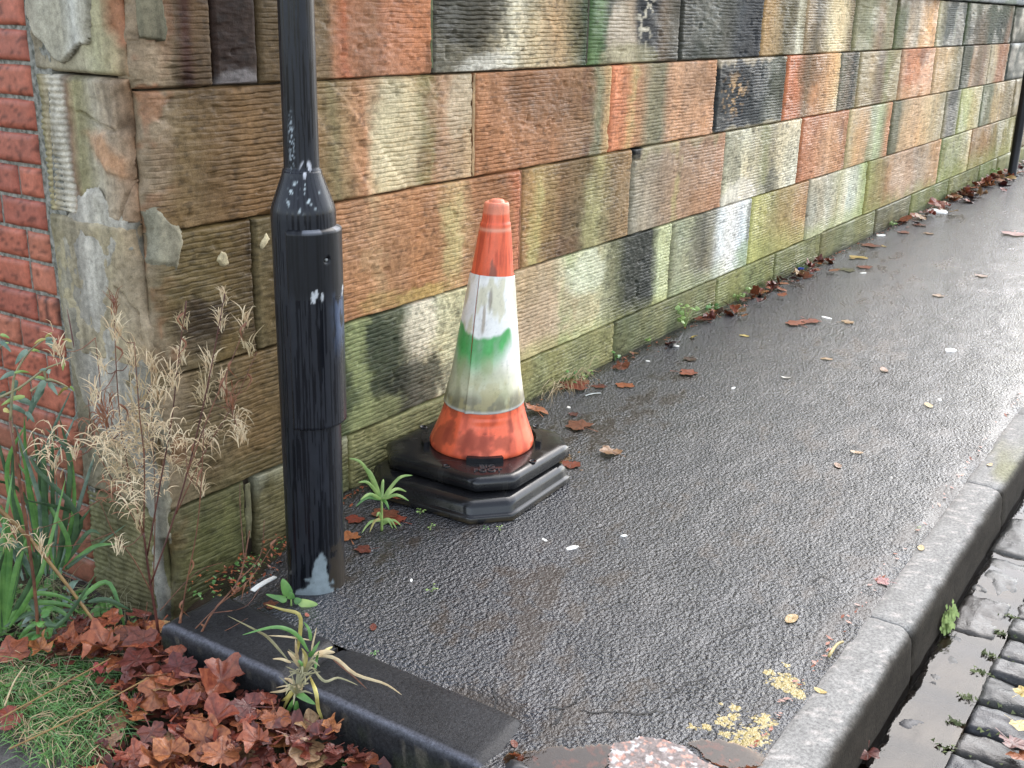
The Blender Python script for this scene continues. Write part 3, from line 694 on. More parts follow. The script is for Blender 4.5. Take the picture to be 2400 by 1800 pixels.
for a, b, tl in ((1.805, 2.262, 0.0), (1.208, 1.782, 0.03)):
    def fn(A, Z, S, a=a, b=b, tl=tl):
        e0 = S - a; e1 = b - S
        rag = 0.012 * (fbm(A * 40, Z * 30, 95, 3) - 0.5)
        top = sst(-0.05, 0.0, Z)
        chip = 0.02 * np.exp(-(np.minimum(e0, e1) / 0.018) ** 2) * top * (fbm(A * 30, S * 30, 96, 2) + 0.1)
        wv = 0.003 * (fbm(S * 12, A * 25, 97, 3) - 0.5)
        Yv = S + tl * (1.94 - A) / 0.2 * np.exp(-e0 / 0.05) * -1.0 + rag * (np.exp(-e0 / 0.03) + np.exp(-e1 / 0.03))
        return A + 0.004 * (fbm(S * 9, Z * 9, 98, 3) - 0.5), Yv, Z - chip + wv
    ss = np.unique(np.concatenate([np.linspace(a, b, 80), a + np.array([.003, .008]), b - np.array([.003, .008])]))
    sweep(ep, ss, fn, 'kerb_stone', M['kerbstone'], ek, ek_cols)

# pink granite patch, standing water and a dark stone at the broken end
def sheet(name, poly, z, mat, colfn=None, n=40, hfn=None, rag=0.01, parent=None):
    P = np.array(poly); lo = P.min(0) - 0.02; hi = P.max(0) + 0.02
    u = np.linspace(lo[0], hi[0], n); v = np.linspace(lo[1], hi[1], n)
    U, W = np.meshgrid(u, v, indexing='ij')
    sd_ = poly_sd(U, W, poly) + rag * 2 * (fbm(U * 30, W * 30, 101, 3) - 0.5)
    Zs = z + (hfn(U, W, sd_) if hfn else 0 * U)
    F = gridfaces(n, n); k = (sd_.ravel()[F] > 0).all(1)
    V = np.stack([U.ravel(), W.ravel(), Zs.ravel()], 1)
    used = np.unique(F[k]); mp = -np.ones(len(V), int); mp[used] = np.arange(len(used))
    cols = colfn(U.ravel(), W.ravel(), sd_.ravel())[used] if colfn else None
    return mk(name, V[used], mp[F[k]], mat, parent, cols)
def patch_cols(u, v, s):
    a = fbm(u * 130, v * 130, 111, 2); c = np.array([0.20, 0.165, 0.15])[None, :] * (0.7 + 0.6 * a)[:, None]
    p = sst(0.62, 0.7, fbm(u * 95, v * 95, 113, 2))[:, None]; c = c + (np.array([0.45, 0.25, 0.19]) - c) * p
    q = sst(0.64, 0.72, fbm(u * 80 + 9, v * 80, 115, 2))[:, None]; c = c + (np.array([0.48, 0.46, 0.44]) - c) * q
    return np.concatenate([c, np.full((len(u), 1), 0.4)], 1)
tag(sheet('concrete_patch', PATCH, 0.0035, M['kerbstone'], patch_cols, 60, lambda u, v, s: pave_z(u, v) + 0.0015 * sst(0, 0.03, s) + 0.003 * fbm(u * 60, v * 60, 117, 2), 0.012), kind='structure')
def water_mat(name, tint, bump=0.0, sc=20):
    g = N(name)
    tr = g.n('ShaderNodeBsdfTransparent'); tr.inputs['Color'].default_value = (*tint, 1)
    gl = g.n('ShaderNodeBsdfGlossy'); gl.inputs['Roughness'].default_value = 0.03
    fr = g.n('ShaderNodeFresnel'); fr.inputs['IOR'].default_value = 1.36
    if bump:
        bn = g.n('ShaderNodeBump'); bn.inputs['Strength'].default_value = bump; bn.inputs['Distance'].default_value = 0.004
        p = g.scale(g.pos(), 1.0, 2.2, 1)
        g.l(g.noise(sc, 3, 0.55, p), bn.inputs['Height']); g.l(bn.outputs[0], gl.inputs['Normal']); g.l(bn.outputs[0], fr.inputs['Normal'])
    mx = g.n('ShaderNodeMixShader'); g.l(fr.outputs[0], mx.inputs[0]); g.l(tr.outputs[0], mx.inputs[1]); g.l(gl.outputs[0], mx.inputs[2])
    g.l(mx.outputs[0], g.out.inputs['Surface']); return g.m
M['puddle'] = water_mat('puddle_water', (0.62, 0.45, 0.30), 0.05, 30)
M['gutter'] = water_mat('gutter_water', (0.50, 0.42, 0.34), 0.16, 14)
def brown_cols(u, v, s):
    c = np.array([0.040, 0.026, 0.016])[None, :] * (0.5 + fbm(u * 50, v * 50, 121, 3))[:, None]
    r_ = sst(0.64, 0.7, fbm(u * 70, v * 70, 123, 2))[:, None]; c = c + (np.array([0.24, 0.07, 0.025]) - c) * r_
    return np.concatenate([c, np.full((len(u), 1), 0.5)], 1)
for q in PUDDLES:
    tag(sheet('puddle_bed', q, 0.0025, M['mortar'], brown_cols, 40, lambda u, v, s: pave_z(u, v) - .002 * sst(.02, 0, s), 0.02), kind='structure')
    tag(sheet('puddle_water', q, 0.0045, M['puddle'], None, 40, lambda u, v, s: pave_z(u, v) * 0 + float(np.mean(pave_z(u, v))), 0.02), kind='structure')
ds = sheet('broken_stone', DARKSTONE, -0.02, M['paint'], lambda u, v, s: np.concatenate([np.array([0.03, 0.03, 0.032])[None, :] * (0.7 + 0.6 * fbm(u * 30, v * 30, 125, 3))[:, None], np.full((len(u), 1), 0.3)], 1), 30, lambda u, v, s: 0.03 * np.sqrt(sst(0, 0.04, s)), 0.004)
tag(ds, 'small rounded dark stone beside the broken end of the end kerb', 'stone')

# ------------------------------------------------------------------ road surface: granite setts
def sett(x0, x1, y0, y1, ztop, seed, tone):
    nx, ny = 17, 17
    u = np.linspace(0, 1, nx); v = np.linspace(0, 1, ny); U, W = np.meshgrid(u, v, indexing='ij')
    jx = 0.010 * (fbm(W * 3 + seed, U * 0 + seed, 131, 2) - 0.5); jy = 0.012 * (fbm(U * 3 + seed, W * 0 + seed, 133, 2) - 0.5)
    Xs = x0 + (x1 - x0) * U + jx; Ys = y0 + (y1 - y0) * W + jy
    e = np.minimum(np.minimum(U, 1 - U) * (x1 - x0), np.minimum(W, 1 - W) * (y1 - y0))
    Zs = ztop - 0.022 * np.clip(1 - e / 0.014, 0, 1) ** 2 + 0.016 * (fbm(Xs * 16, Ys * 16, 135 + seed % 5, 3) - 0.5) + 0.008 * (fbm(Xs * 50, Ys * 50, 136, 2) - .5) + 0.005 * np.sin(U * 3.14) * np.sin(W * 3.14)
    V = np.stack([Xs.ravel(), Ys.ravel(), Zs.ravel()], 1)
    F = [tuple(f) for f in gridfaces(nx, ny)]
    ring = [i * ny for i in range(nx)] + [(nx - 1) * ny + j for j in range(1, ny)] + [i * ny + ny - 1 for i in reversed(range(nx - 1))] + [j for j in reversed(range(1, ny - 1))]
    b = len(V); V = np.concatenate([V, np.stack([V[ring, 0], V[ring, 1], np.full(len(ring), -0.20)], 1)])
    for i in range(len(ring)):
        j = (i + 1) % len(ring); F.append((ring[j], ring[i], b + i, b + j))
    t = 0.7 + 0.6 * fbm(V[:, 0] * 25, V[:, 1] * 25, 137, 3)
    c = np.array(tone)[None, :] * t[:, None]
    eg = np.concatenate([sst(0.02, 0.0, e.ravel()), np.ones(len(ring))])
    c = c + (np.array([0.045, 0.040, 0.026]) - c) * (0.7 * eg * vn(V[:, 0] * 9, V[:, 1] * 9, 139))[:, None]
    cc = np.concatenate([c, (0.18 + .25 * vn(V[:, 0] * 40, V[:, 1] * 40, 138))[:, None]], 1)
    return mk('sett', V, F, M['setts'], road, cc)
tones = [(0.034, 0.034, 0.037), (0.042, 0.040, 0.038), (0.028, 0.028, 0.031), (0.046, 0.041, 0.036), (0.037, 0.037, 0.034)]
ch = [1.74, 2.03, 2.32, 2.60, 2.89, 3.235, 3.53, 3.855, 4.23, 4.55, 4.86, 5.2, 5.5]
sd0 = 1
for i in range(len(ch) - 1):
    sett(ch[i] + 0.005, ch[i + 1] - 0.005, 0.402, 0.551, -0.1470 + rnd.uniform(-.009, .008), sd0, rnd.choice(tones)); sd0 += 1
mj = [1.86, 1.99, 2.12, 2.25, 2.38, 2.515, 2.64, 2.76, 2.90, 3.05, 3.163, 3.31, 3.43, 3.555, 3.69, 3.81, 3.95, 4.08, 4.2, 4.33, 4.47, 4.6]
for row, (ya, yb) in enumerate(((0.195, 0.392), (0.01, 0.182), (-0.18, -0.003))):
    for i in range(len(mj) - 1):
        o = (row % 2) * 0.05
        sett(mj[i] + 0.004 + o, mj[i + 1] - 0.004 + o, ya + rnd.uniform(-.008, .008), yb + rnd.uniform(-.012, .004), -0.143 + rnd.uniform(-.007, .006), sd0, rnd.choice(tones)); sd0 += 1
# gutter stream over the channel setts
xs = np.linspace(1.74, 5.5, 300); ys = np.linspace(0.378, 0.560, 22)
X, Y = np.meshgrid(xs, ys, indexing='ij')
Z = -0.1475 + 0.003 * (fbm(X * 5, Y * 12, 141, 3) - 0.5) + 0.004 * np.sin(X * 21.0) * 0.4
V = np.stack([X.ravel(), Y.ravel(), Z.ravel()], 1)
tag(mk('gutter_water', V, gridfaces(300, 22), M['gutter']), kind='structure')

# cracks opening in the worn tarmac near the broken corner
M['crack'] = plain_mat('crack', (30, 28, 26), .7, 60, .3)
parts = []
for line in CRACK_LINES:
    P = []
    for (xa, ya), (xb, yb) in zip(line[:-1], line[1:]):
        for k in range(6): P.append((xa + (xb - xa) * k / 6 + rnd.gauss(0, .0022), ya + (yb - ya) * k / 6 + rnd.gauss(0, .0022)))
    P.append(line[-1])
    V = []; F = []
    for i, (x, y) in enumerate(P):
        a = P[max(i - 1, 0)]; b = P[min(i + 1, len(P) - 1)]; dx, dy = b[0] - a[0], b[1] - a[1]; L = math.hypot(dx, dy) + 1e-9
        wd = .0028 * rnd.uniform(.4, 1.3) * (1 if 0 < i < len(P) - 1 else .2); z = float(pave_z(np.array([x]), np.array([y]))[0]) + .0012
        V += [(x - dy / L * wd, y + dx / L * wd, z), (x + dy / L * wd, y - dx / L * wd, z)]
        if i: F.append((2 * i - 2, 2 * i - 1, 2 * i + 1, 2 * i))
    parts.append((V, F))
v, f = join(parts); tag(mk('pavement_crack', v, f, M['crack'], smooth=False), kind='structure')
# ------------------------------------------------------------------ the stone wall: every stone its own tooled face
O = (205, 135, 85); OD = (196, 108, 62); OL = (226, 176, 118); T = (190, 155, 112); B = (146, 104, 62); BO = (180, 122, 76)
OB = (122, 101, 60); K = (44, 46, 50); KB = (62, 60, 52); G = (150, 158, 95); DG = (74, 86, 56); P = (226, 214, 184); W = (240, 234, 222)
GY = (165, 152, 126); PK = (204, 158, 124); Y = (228, 196, 140); OLV = (142, 130, 84); YG = (190, 186, 104); RB = (66, 46, 36)

wall = empty('stone_wall', (2.2, D, 0.0), 'tall wall of tooled sandstone blocks in orange, tan and soot black', 'wall')

def stone_color(t, s, x, z, stops, feats, seed):
    tw = t + (0.10 * (fbm(x * 3.0 + seed, z * 5, seed, 3) - 0.5) + 0.05 * (fbm(x * 14, z * 2.5, seed + 3, 3) - 0.5)) * min(1.0, 0.9)
    ts = np.array([q[0] for q in stops], float); cs = np.array([lin(q[1]) for q in stops])
    c = np.stack([np.interp(tw, ts, cs[:, k]) for k in range(3)], -1)
    streak = fbm(x * 22 + seed, z * 1.6, seed + 5, 3); blot = fbm(x * 9, z * 9, seed + 7, 4)
    c = c * (0.60 + 0.42 * streak + 0.40 * blot)[..., None]
    warm = (fbm(x * 6 + 5, z * 3, seed + 9, 3) - 0.5)[..., None]
    c = c * (1 + warm * np.array([0.22, -0.02, -0.30]))
    # irregular dark soot flecks left on the ridges, pale worn flecks
    fl = sst(0.63, 0.74, fbm(x * 34, z * 60, seed + 11, 3))[..., None]
    c = c * (1 - 0.40 * fl)
    for f in feats:
        if f[0] == 'b':
            _, ct, cz, rt, rz, colr, k = f
            d = np.hypot((t - ct) / rt, (s - cz) / rz) + 0.7 * (fbm(x * 12, z * 9, seed + 13, 3) - 0.5) + 0.35 * (fbm(x * 45, z * 80, seed + 15, 2) - 0.5)
            m = sst(1.1, 0.65, d)[..., None] * k
            c = c + (lin(colr) * (0.75 + 0.5 * blot)[..., None] - c) * m
        elif f[0] == 'g':       # green film along the foot
            m = (sst(f[1], 0.0, s + 0.3 * (fbm(x * 7, z * 7, seed + 17, 3) - 0.5)) * f[3])[..., None]
            c = c + (lin(f[2]) * (0.7 + 0.6 * blot)[..., None] - c) * m
        elif f[0] == 't':       # soot / algae run from the top
            m = (sst(1 - f[1], 1.0, s + 0.35 * (fbm(x * 16, z * 2, seed + 19, 3) - 0.5)) * f[3])[..., None]
            c = c + (lin(f[2]) * (0.8 + 0.4 * blot)[..., None] - c) * m
        elif f[0] == 's':       # speckle
            m = (sst(0.60, 0.70, fbm(x * 75, z * 75, seed + 21, 2)) * f[2])[..., None]
            c = c + (lin(f[1]) - c) * m
        elif f[0] == 'c':       # cluster of specks
            _, ct, cz, rt, rz, colr, k = f
            m = (sst(1.2, .3, np.hypot((t - ct) / rt, (s - cz) / rz)) * sst(.54, .62, fbm(x * 40, z * 38, seed + 27, 3)) * k)[..., None]
            c = c + (lin(colr) - c) * m
        elif f[0] == 'v':       # vertical streak
            _, ct, rt, colr, k = f
            m = (sst(1.0, 0.3, np.abs(t + (0.10 * (fbm(x * 5, z * 6, seed + 23, 4) - 0.5) + .05 * (fbm(x * 30, z * 30, seed + 24, 2) - .5)) - ct) / (rt * 1.3)) * k * sst(.2, .65, fbm(x * 9, z * 7, seed + 25, 3)))[..., None]
            c = c + (lin(colr) - c) * np.clip(m, 0, 1)
    return np.clip(c, 0.004, 0.85)

def corner_wear(z): return 0.010 + 0.085 * sst(.36, .70, fbm(z * 5.5, z * 0 + 3, 199, 4))
def stone(x0, x1, z0, z1, stops, feats=(), seed=1, rib=1.0, corner=False, tilt=0.0, out=0.0, margin=0.02, tone=1.0):
    gap = 0.0024
    a, b, lo, hi = x0 + gap, x1 - gap, z0 + gap * 1.1, z1 - gap * 1.1
    if corner: a = x0
    xm = 0.5 * (a + b)
    dx, dz = (0.0090, 0.0016) if xm < 4.7 else (0.017, 0.0025) if xm < 8.2 else (0.035, 0.0045) if xm < 13.5 else (0.08, 0.02)
    nx = max(12, int((b - a) / dx)); nz = max(10, int((hi - lo) / dz))
    xs = np.linspace(a, b, nx); zs = np.linspace(lo, hi, nz)
    X, Z = np.meshgrid(xs, zs, indexing='ij')
    t = (X - a) / (b - a); s = (Z - lo) / (hi - lo)
    # outline is a little uneven
    X = X + 0.004 * (fbm(Z * 9 + seed, Z * 0, seed + 31, 2) - 0.5) * np.where(t < 0.5, (1 - t) * (0 if corner else 1), t)
    Z = Z + 0.006 * (fbm(X * 7 + seed, X * 0, seed + 33, 2) - 0.5) * np.abs(2 * s - 1)
    # droving: wavering horizontal ridges with broken dark grooves
    pitch = 0.0150 + 0.0018 * ((seed * 37) % 7 / 7.0)
    ph = (Z + tilt * X + 0.008 * (fbm(X * 2.6, Z * 5, seed + 35, 3) - 0.5) + 0.0085 * (fbm(X * 30, Z * 40, seed + 37, 3) - 0.5)) / pitch
    fr = ph - np.floor(ph)
    row = np.floor(ph)
    wid = 0.055 + 0.075 * vn(X * 14, row * 3.7, seed + 39)
    groove = np.exp(-((fr - 0.5) / wid) ** 2)
    worn = sst(0.32, 0.62, fbm(X * 4.2 + seed, Z * 5.2, seed + 41, 4)) * 0.88 + 0.12
    brk = sst(0.28, 0.55, vn(X * 20 + 3 * row, row * 5.3, seed + 43))
    e = np.minimum(np.minimum(X - a if not corner else 9, b - X), np.minimum(Z - lo, hi - Z))
    mg = sst(margin * 0.3, margin, e)
    amp = 0.0085 * rib * worn * (0.35 + 0.65 * brk) * (0.25 + 0.75 * mg)
    if corner:
        ez = sst(.03, .17, (X - XR) + .22 * (fbm(X * 5, Z * 5, 77, 4) - .5)); amp = amp * ez
    h = -amp * groove
    if corner: h = h - (1 - ez) * (.010 * fbm(X * 16, Z * 14, 78, 4) + .006 * np.floor(4 * fbm(X * 9, Z * 7, 79, 3)) / 2 - .004)
    h = h + 0.010 * (fbm(X * 2.3 + seed, Z * 2.6, seed + 45, 3) - 0.5) + 0.006 * (fbm(X * 20, Z * 34, seed + 47, 3) - 0.5) + 0.0045 * (fbm(X * 60, Z * 80, seed + 48, 3) - 0.5)
    pit = sst(0.76, 0.84, fbm(X * 26, Z * 30, seed + 49, 2)); h = h - 0.006 * pit
    er = 0.004 + 0.010 * vn(X * 9 + Z * 11, Z * 9 - X * 5, seed + 51) ** 2
    h = h - 0.012 * np.clip(1 - e / er, 0, 1) ** 2
    for f in feats:
        if f[0] == 'ridge':       # a step in the bed running down across the face
            _, t0, s0, t1, s1, hh = f
            dd = (t - t0) * (s1 - s0) - (s - s0) * (t1 - t0) + 0.05 * (fbm(X * 10, Z * 10, seed + 53, 3) - 0.5)
            h = h + hh * sst(-0.02, 0.02, dd) - hh * 0.5
    Yv = D - h - out
    Xv = X.copy()
    if corner:      # weathered arris
        cw = corner_wear(Z)
        d0 = np.clip(1 - (X - XR) / 0.07, 0, 1) ** 2 * cw
        Xv = Xv + cw * np.exp(-((X - XR) / 0.02)) ; Yv = Yv + d0
    col = stone_color(t, s, X, Z, stops, feats, seed) * tone
    if corner:
        er_c = lin((168, 146, 116)) * (.55 + .9 * fbm(X * 14, Z * 9, 80, 4))[..., None]; rust = sst(.55, .66, fbm(X * 11, Z * 11, 82, 3))[..., None]; er_c = er_c + (lin((184, 118, 76)) - er_c) * rust * .7
        col = col + (er_c - col) * ((1 - ez) * (.85 if z1 > .2 else .2))[..., None]
    rg = 0.58 - 0.22 * sst(0.45, 0.65, fbm(X * 4, Z * 5, seed + 55, 3))
    V = np.stack([Xv.ravel(), Yv.ravel(), Z.ravel()], 1); nv = len(V)
    F = gridfaces(nx, nz)
    ring = np.concatenate([np.arange(nx) * nz, (nx - 1) * nz + np.arange(1, nz), np.arange(nx - 2, -1, -1) * nz + nz - 1, np.arange(nz - 2, 0, -1)])
    back = V[ring].copy(); back[:, 1] = D + 0.06
    V = np.concatenate([V, back]); m = len(ring); j = np.arange(m); j2 = (j + 1) % m
    F = np.concatenate([F, np.stack([ring[j2], ring[j], nv + j, nv + j2], 1)])
    cr = np.concatenate([col.reshape(-1, 3), rg.reshape(-1, 1)], 1)
    cc = np.concatenate([cr, np.concatenate([cr[ring][:, :3] * 0.6, np.full((m, 1), 0.8)], 1)])
    return mk('stone', V, F, M['stone'], wall, cc)

J1, J2, J3, J4 = 1.378, 0.995, 0.583, 0.178
TOP = 1.752
R0 = [ # x0, x1, stops, feats, opts
 (1.94, 2.235, [(0, (150, 125, 90)), (.4, (150, 118, 78)), (.55, (112, 86, 56)), (.7, (92, 52, 40)), (.8, (128, 96, 62)), (1, (104, 80, 54))], [('b', .25, .5, .3, .6, OD, .35)], dict(corner=True)),
 (2.235, 2.405, [(0, RB), (.5, (58, 42, 36)), (1, (72, 54, 44))], [('b', .5, .02, .6, .12, (150, 140, 140), .8)], dict(rib=.12)),
 (2.405, 2.56, [(0, (112, 88, 54)), (1, (120, 92, 56))], [], {}),
 (2.56, 3.225, [(0, (118, 96, 64)), (.18, (140, 108, 70)), (.32, OD), (.55, (176, 112, 72)), (.75, (206, 126, 76)), (1, (196, 122, 72))], [('b', .45, .5, .12, .9, (150, 106, 72), .6), ('b', 1, .1, .08, .2, (110, 70, 40), .6)], dict(rib=.32)),
 (3.225, 4.293, [(0, (78, 74, 64)), (.12, (120, 112, 92)), (.3, (128, 118, 94)), (.45, P), (.6, (212, 186, 140)), (.75, (206, 160, 104)), (.9, (132, 116, 76)), (.97, DG), (1, DG)], [('b', .22, .6, .22, .5, KB, .75), ('b', .3, .0, .2, .2, (220, 212, 196), .7), ('s', KB, .35)], dict(rib=1.25)),
 (4.293, 5.178, [(0, (92, 120, 68)), (.1, (98, 128, 72)), (.2, (80, 84, 70)), (.3, (120, 110, 94)), (.45, (190, 168, 142)), (.55, K), (.68, K), (.78, (106, 84, 58)), (.9, (84, 76, 60)), (1, (76, 70, 58))], [('b', .33, .2, .16, .6, (196, 176, 150), .85), ('b', .42, .05, .3, .2, (170, 158, 110), .6), ('b', .55, .75, .1, .5, K, .9), ('c', .58, .6, .12, .5, (220, 206, 180), .9)], {}),
 (5.178, 6.218, [(0, (66, 64, 54)), (.3, (58, 64, 52)), (.5, (84, 80, 66)), (.7, (62, 64, 66)), (.9, K), (1, (40, 42, 50))], [('b', .85, .4, .2, .7, K, .7)], {}),
 (6.218, 6.902, [(0, (196, 152, 92)), (.25, (184, 150, 98)), (.5, (106, 96, 66)), (.7, (118, 106, 76)), (.82, (206, 198, 170)), (1, (136, 120, 80))], [], {}),
 (6.902, 7.822, [(0, (190, 160, 120)), (.2, (100, 86, 64)), (.34, (140, 116, 78)), (.48, (240, 212, 160)), (.75, (238, 206, 148)), (.95, (140, 118, 80)), (1, KB)], [], {}),
 (7.822, 8.80, [(0, (136, 128, 88)), (.4, (150, 146, 106)), (.6, (158, 122, 88)), (.8, (148, 138, 96)), (1, (150, 124, 84))], [('t', .5, OLV, .5)], dict(rib=.5)),
 (8.80, 10.0, [(0, (104, 110, 70)), (.2, (110, 108, 72)), (.32, (190, 160, 126)), (.5, (176, 150, 116)), (.65, (222, 166, 104)), (.9, (230, 168, 100)), (1, (216, 150, 86))], [('t', .35, (110, 84, 56), .6)], dict(rib=.4)),
 (10.0, 10.97, [(0, (190, 176, 134)), (.18, (130, 126, 100)), (.3, (78, 82, 76)), (.8, (72, 74, 70)), (1, (60, 64, 54))], [('v', .6, .05, (160, 160, 140), .6)], {}),
 (10.97, 13.04, [(0, DG), (.1, (58, 62, 52)), (.35, (110, 86, 56)), (.5, (62, 70, 50)), (.8, (66, 70, 58)), (.93, (140, 104, 76)), (1, (80, 76, 62))], [('t', .5, (66, 80, 44), .6)], {}),
 (13.04, 14.6, [(0, (70, 72, 60)), (1, (88, 86, 62))], [('t', .5, DG, .5)], {}),
 (14.6, 16.4, [(0, T), (1, OLV)], [], {}), (16.4, 18.2, [(0, B), (1, T)], [], {}), (18.2, 20.0, [(0, OLV), (1, GY)], [], {})]
R1_ = [
 (1.94, 2.60, [(0, (160, 128, 88)), (.2, (150, 118, 72)), (.5, (142, 106, 62)), (.8, (148, 108, 62)), (1, (150, 112, 66))], [('b', .08, .65, .14, .5, (168, 136, 104), .7), ('t', .2, (112, 84, 50), .5)], dict(corner=True, rib=1.1)),
 (2.60, 3.478, [(0, (150, 112, 68)), (.12, (140, 122, 80)), (.28, (184, 126, 80)), (.42, (216, 194, 148)), (.56, (196, 166, 116)), (.66, (150, 122, 84)), (.78, (192, 142, 98)), (1, (208, 172, 124))], [('b', .5, .5, .2, .55, (214, 196, 152), .6), ('v', .68, .06, (150, 142, 76), .5), ('b', .92, .75, .12, .4, (196, 174, 140), .7), ('ridge', .12, 1, .55, 0, .008), ('ridge', .0, .8, .35, 0, .006)], {}),
 (3.478, 4.517, [(0, (186, 124, 76)), (.3, (178, 120, 76)), (.55, (170, 114, 70)), (.8, (168, 122, 78)), (.88, (142, 132, 98)), (.95, (190, 152, 100)), (1, (202, 164, 108))], [('b', .5, .75, .35, .3, (132, 90, 54), .5), ('v', .8, .05, (104, 62, 40), .6), ('v', .88, .05, (146, 146, 104), .5)], {}),
 (4.517, 5.655, [(0, (228, 134, 82)), (.18, (206, 140, 90)), (.33, (146, 132, 96)), (.42, (136, 126, 92)), (.5, (204, 150, 106)), (.8, (208, 150, 104)), (1, (204, 142, 92))], [('b', .85, .7, .12, .3, (150, 110, 74), .5), ('v', .16, .04, YG, .4)], {}),
 (5.655, 6.656, [(0, (52, 56, 58)), (.3, K), (.6, (48, 52, 52)), (.8, (92, 94, 76)), (1, (76, 74, 58))], [('c', .24, .50, .20, .34, (216, 168, 110), .9), ('t', .08, (190, 170, 140), .8), ('g', .06, (190, 170, 130), .7)], {}),
 (6.656, 7.648, [(0, (214, 124, 74)), (.2, (204, 118, 68)), (.36, (140, 104, 64)), (.5, (196, 134, 84)), (.75, (228, 166, 104)), (.9, (238, 184, 118)), (1, Y)], [('b', .35, .75, .25, .3, (128, 96, 60), .6)], {}),
 (7.648, 8.04, [(0, (150, 138, 110)), (.4, (120, 108, 88)), (.7, (70, 68, 62)), (1, (116, 110, 84))], [('s', (200, 170, 150), .4)], dict(rib=1.2)),
 (8.04, 9.078, [(0, (170, 148, 106)), (.3, (164, 140, 100)), (.5, (132, 108, 84)), (.7, (146, 132, 86)), (1, (154, 134, 88))], [('v', .65, .06, (150, 156, 96), .5)], {}),
 (9.078, 10.078, [(0, (196, 150, 112)), (.15, (214, 132, 82)), (.5, (216, 136, 82)), (1, (226, 158, 104))], [('b', .6, .85, .2, .25, (110, 60, 36), .6), ('g', .4, OL, .5)], dict(rib=.45)),
 (10.078, 11.048, [(0, (208, 164, 112)), (.4, (206, 168, 114)), (.65, (164, 142, 98)), (.8, (120, 112, 78)), (1, (126, 112, 80))], [], dict(rib=.6)),
 (11.048, 12.17, [(0, (70, 72, 54)), (.28, (80, 80, 58)), (.38, (168, 128, 88)), (.6, (132, 108, 78)), (.8, (150, 112, 80)), (1, (190, 166, 126))], [], {}),
 (12.17, 13.06, [(0, (190, 168, 132)), (.3, (200, 176, 138)), (.5, (190, 124, 80)), (.9, (180, 120, 78)), (1, (190, 160, 120))], [], {}),
 (13.06, 14.8, [(0, (82, 86, 78)), (.4, (92, 94, 84)), (1, (104, 100, 78))], [], {}), (14.8, 16.6, [(0, OB), (1, T)], [], {}), (16.6, 18.4, [(0, T), (1, O)], [], {}), (18.4, 20, [(0, GY), (1, T)], [], {})]
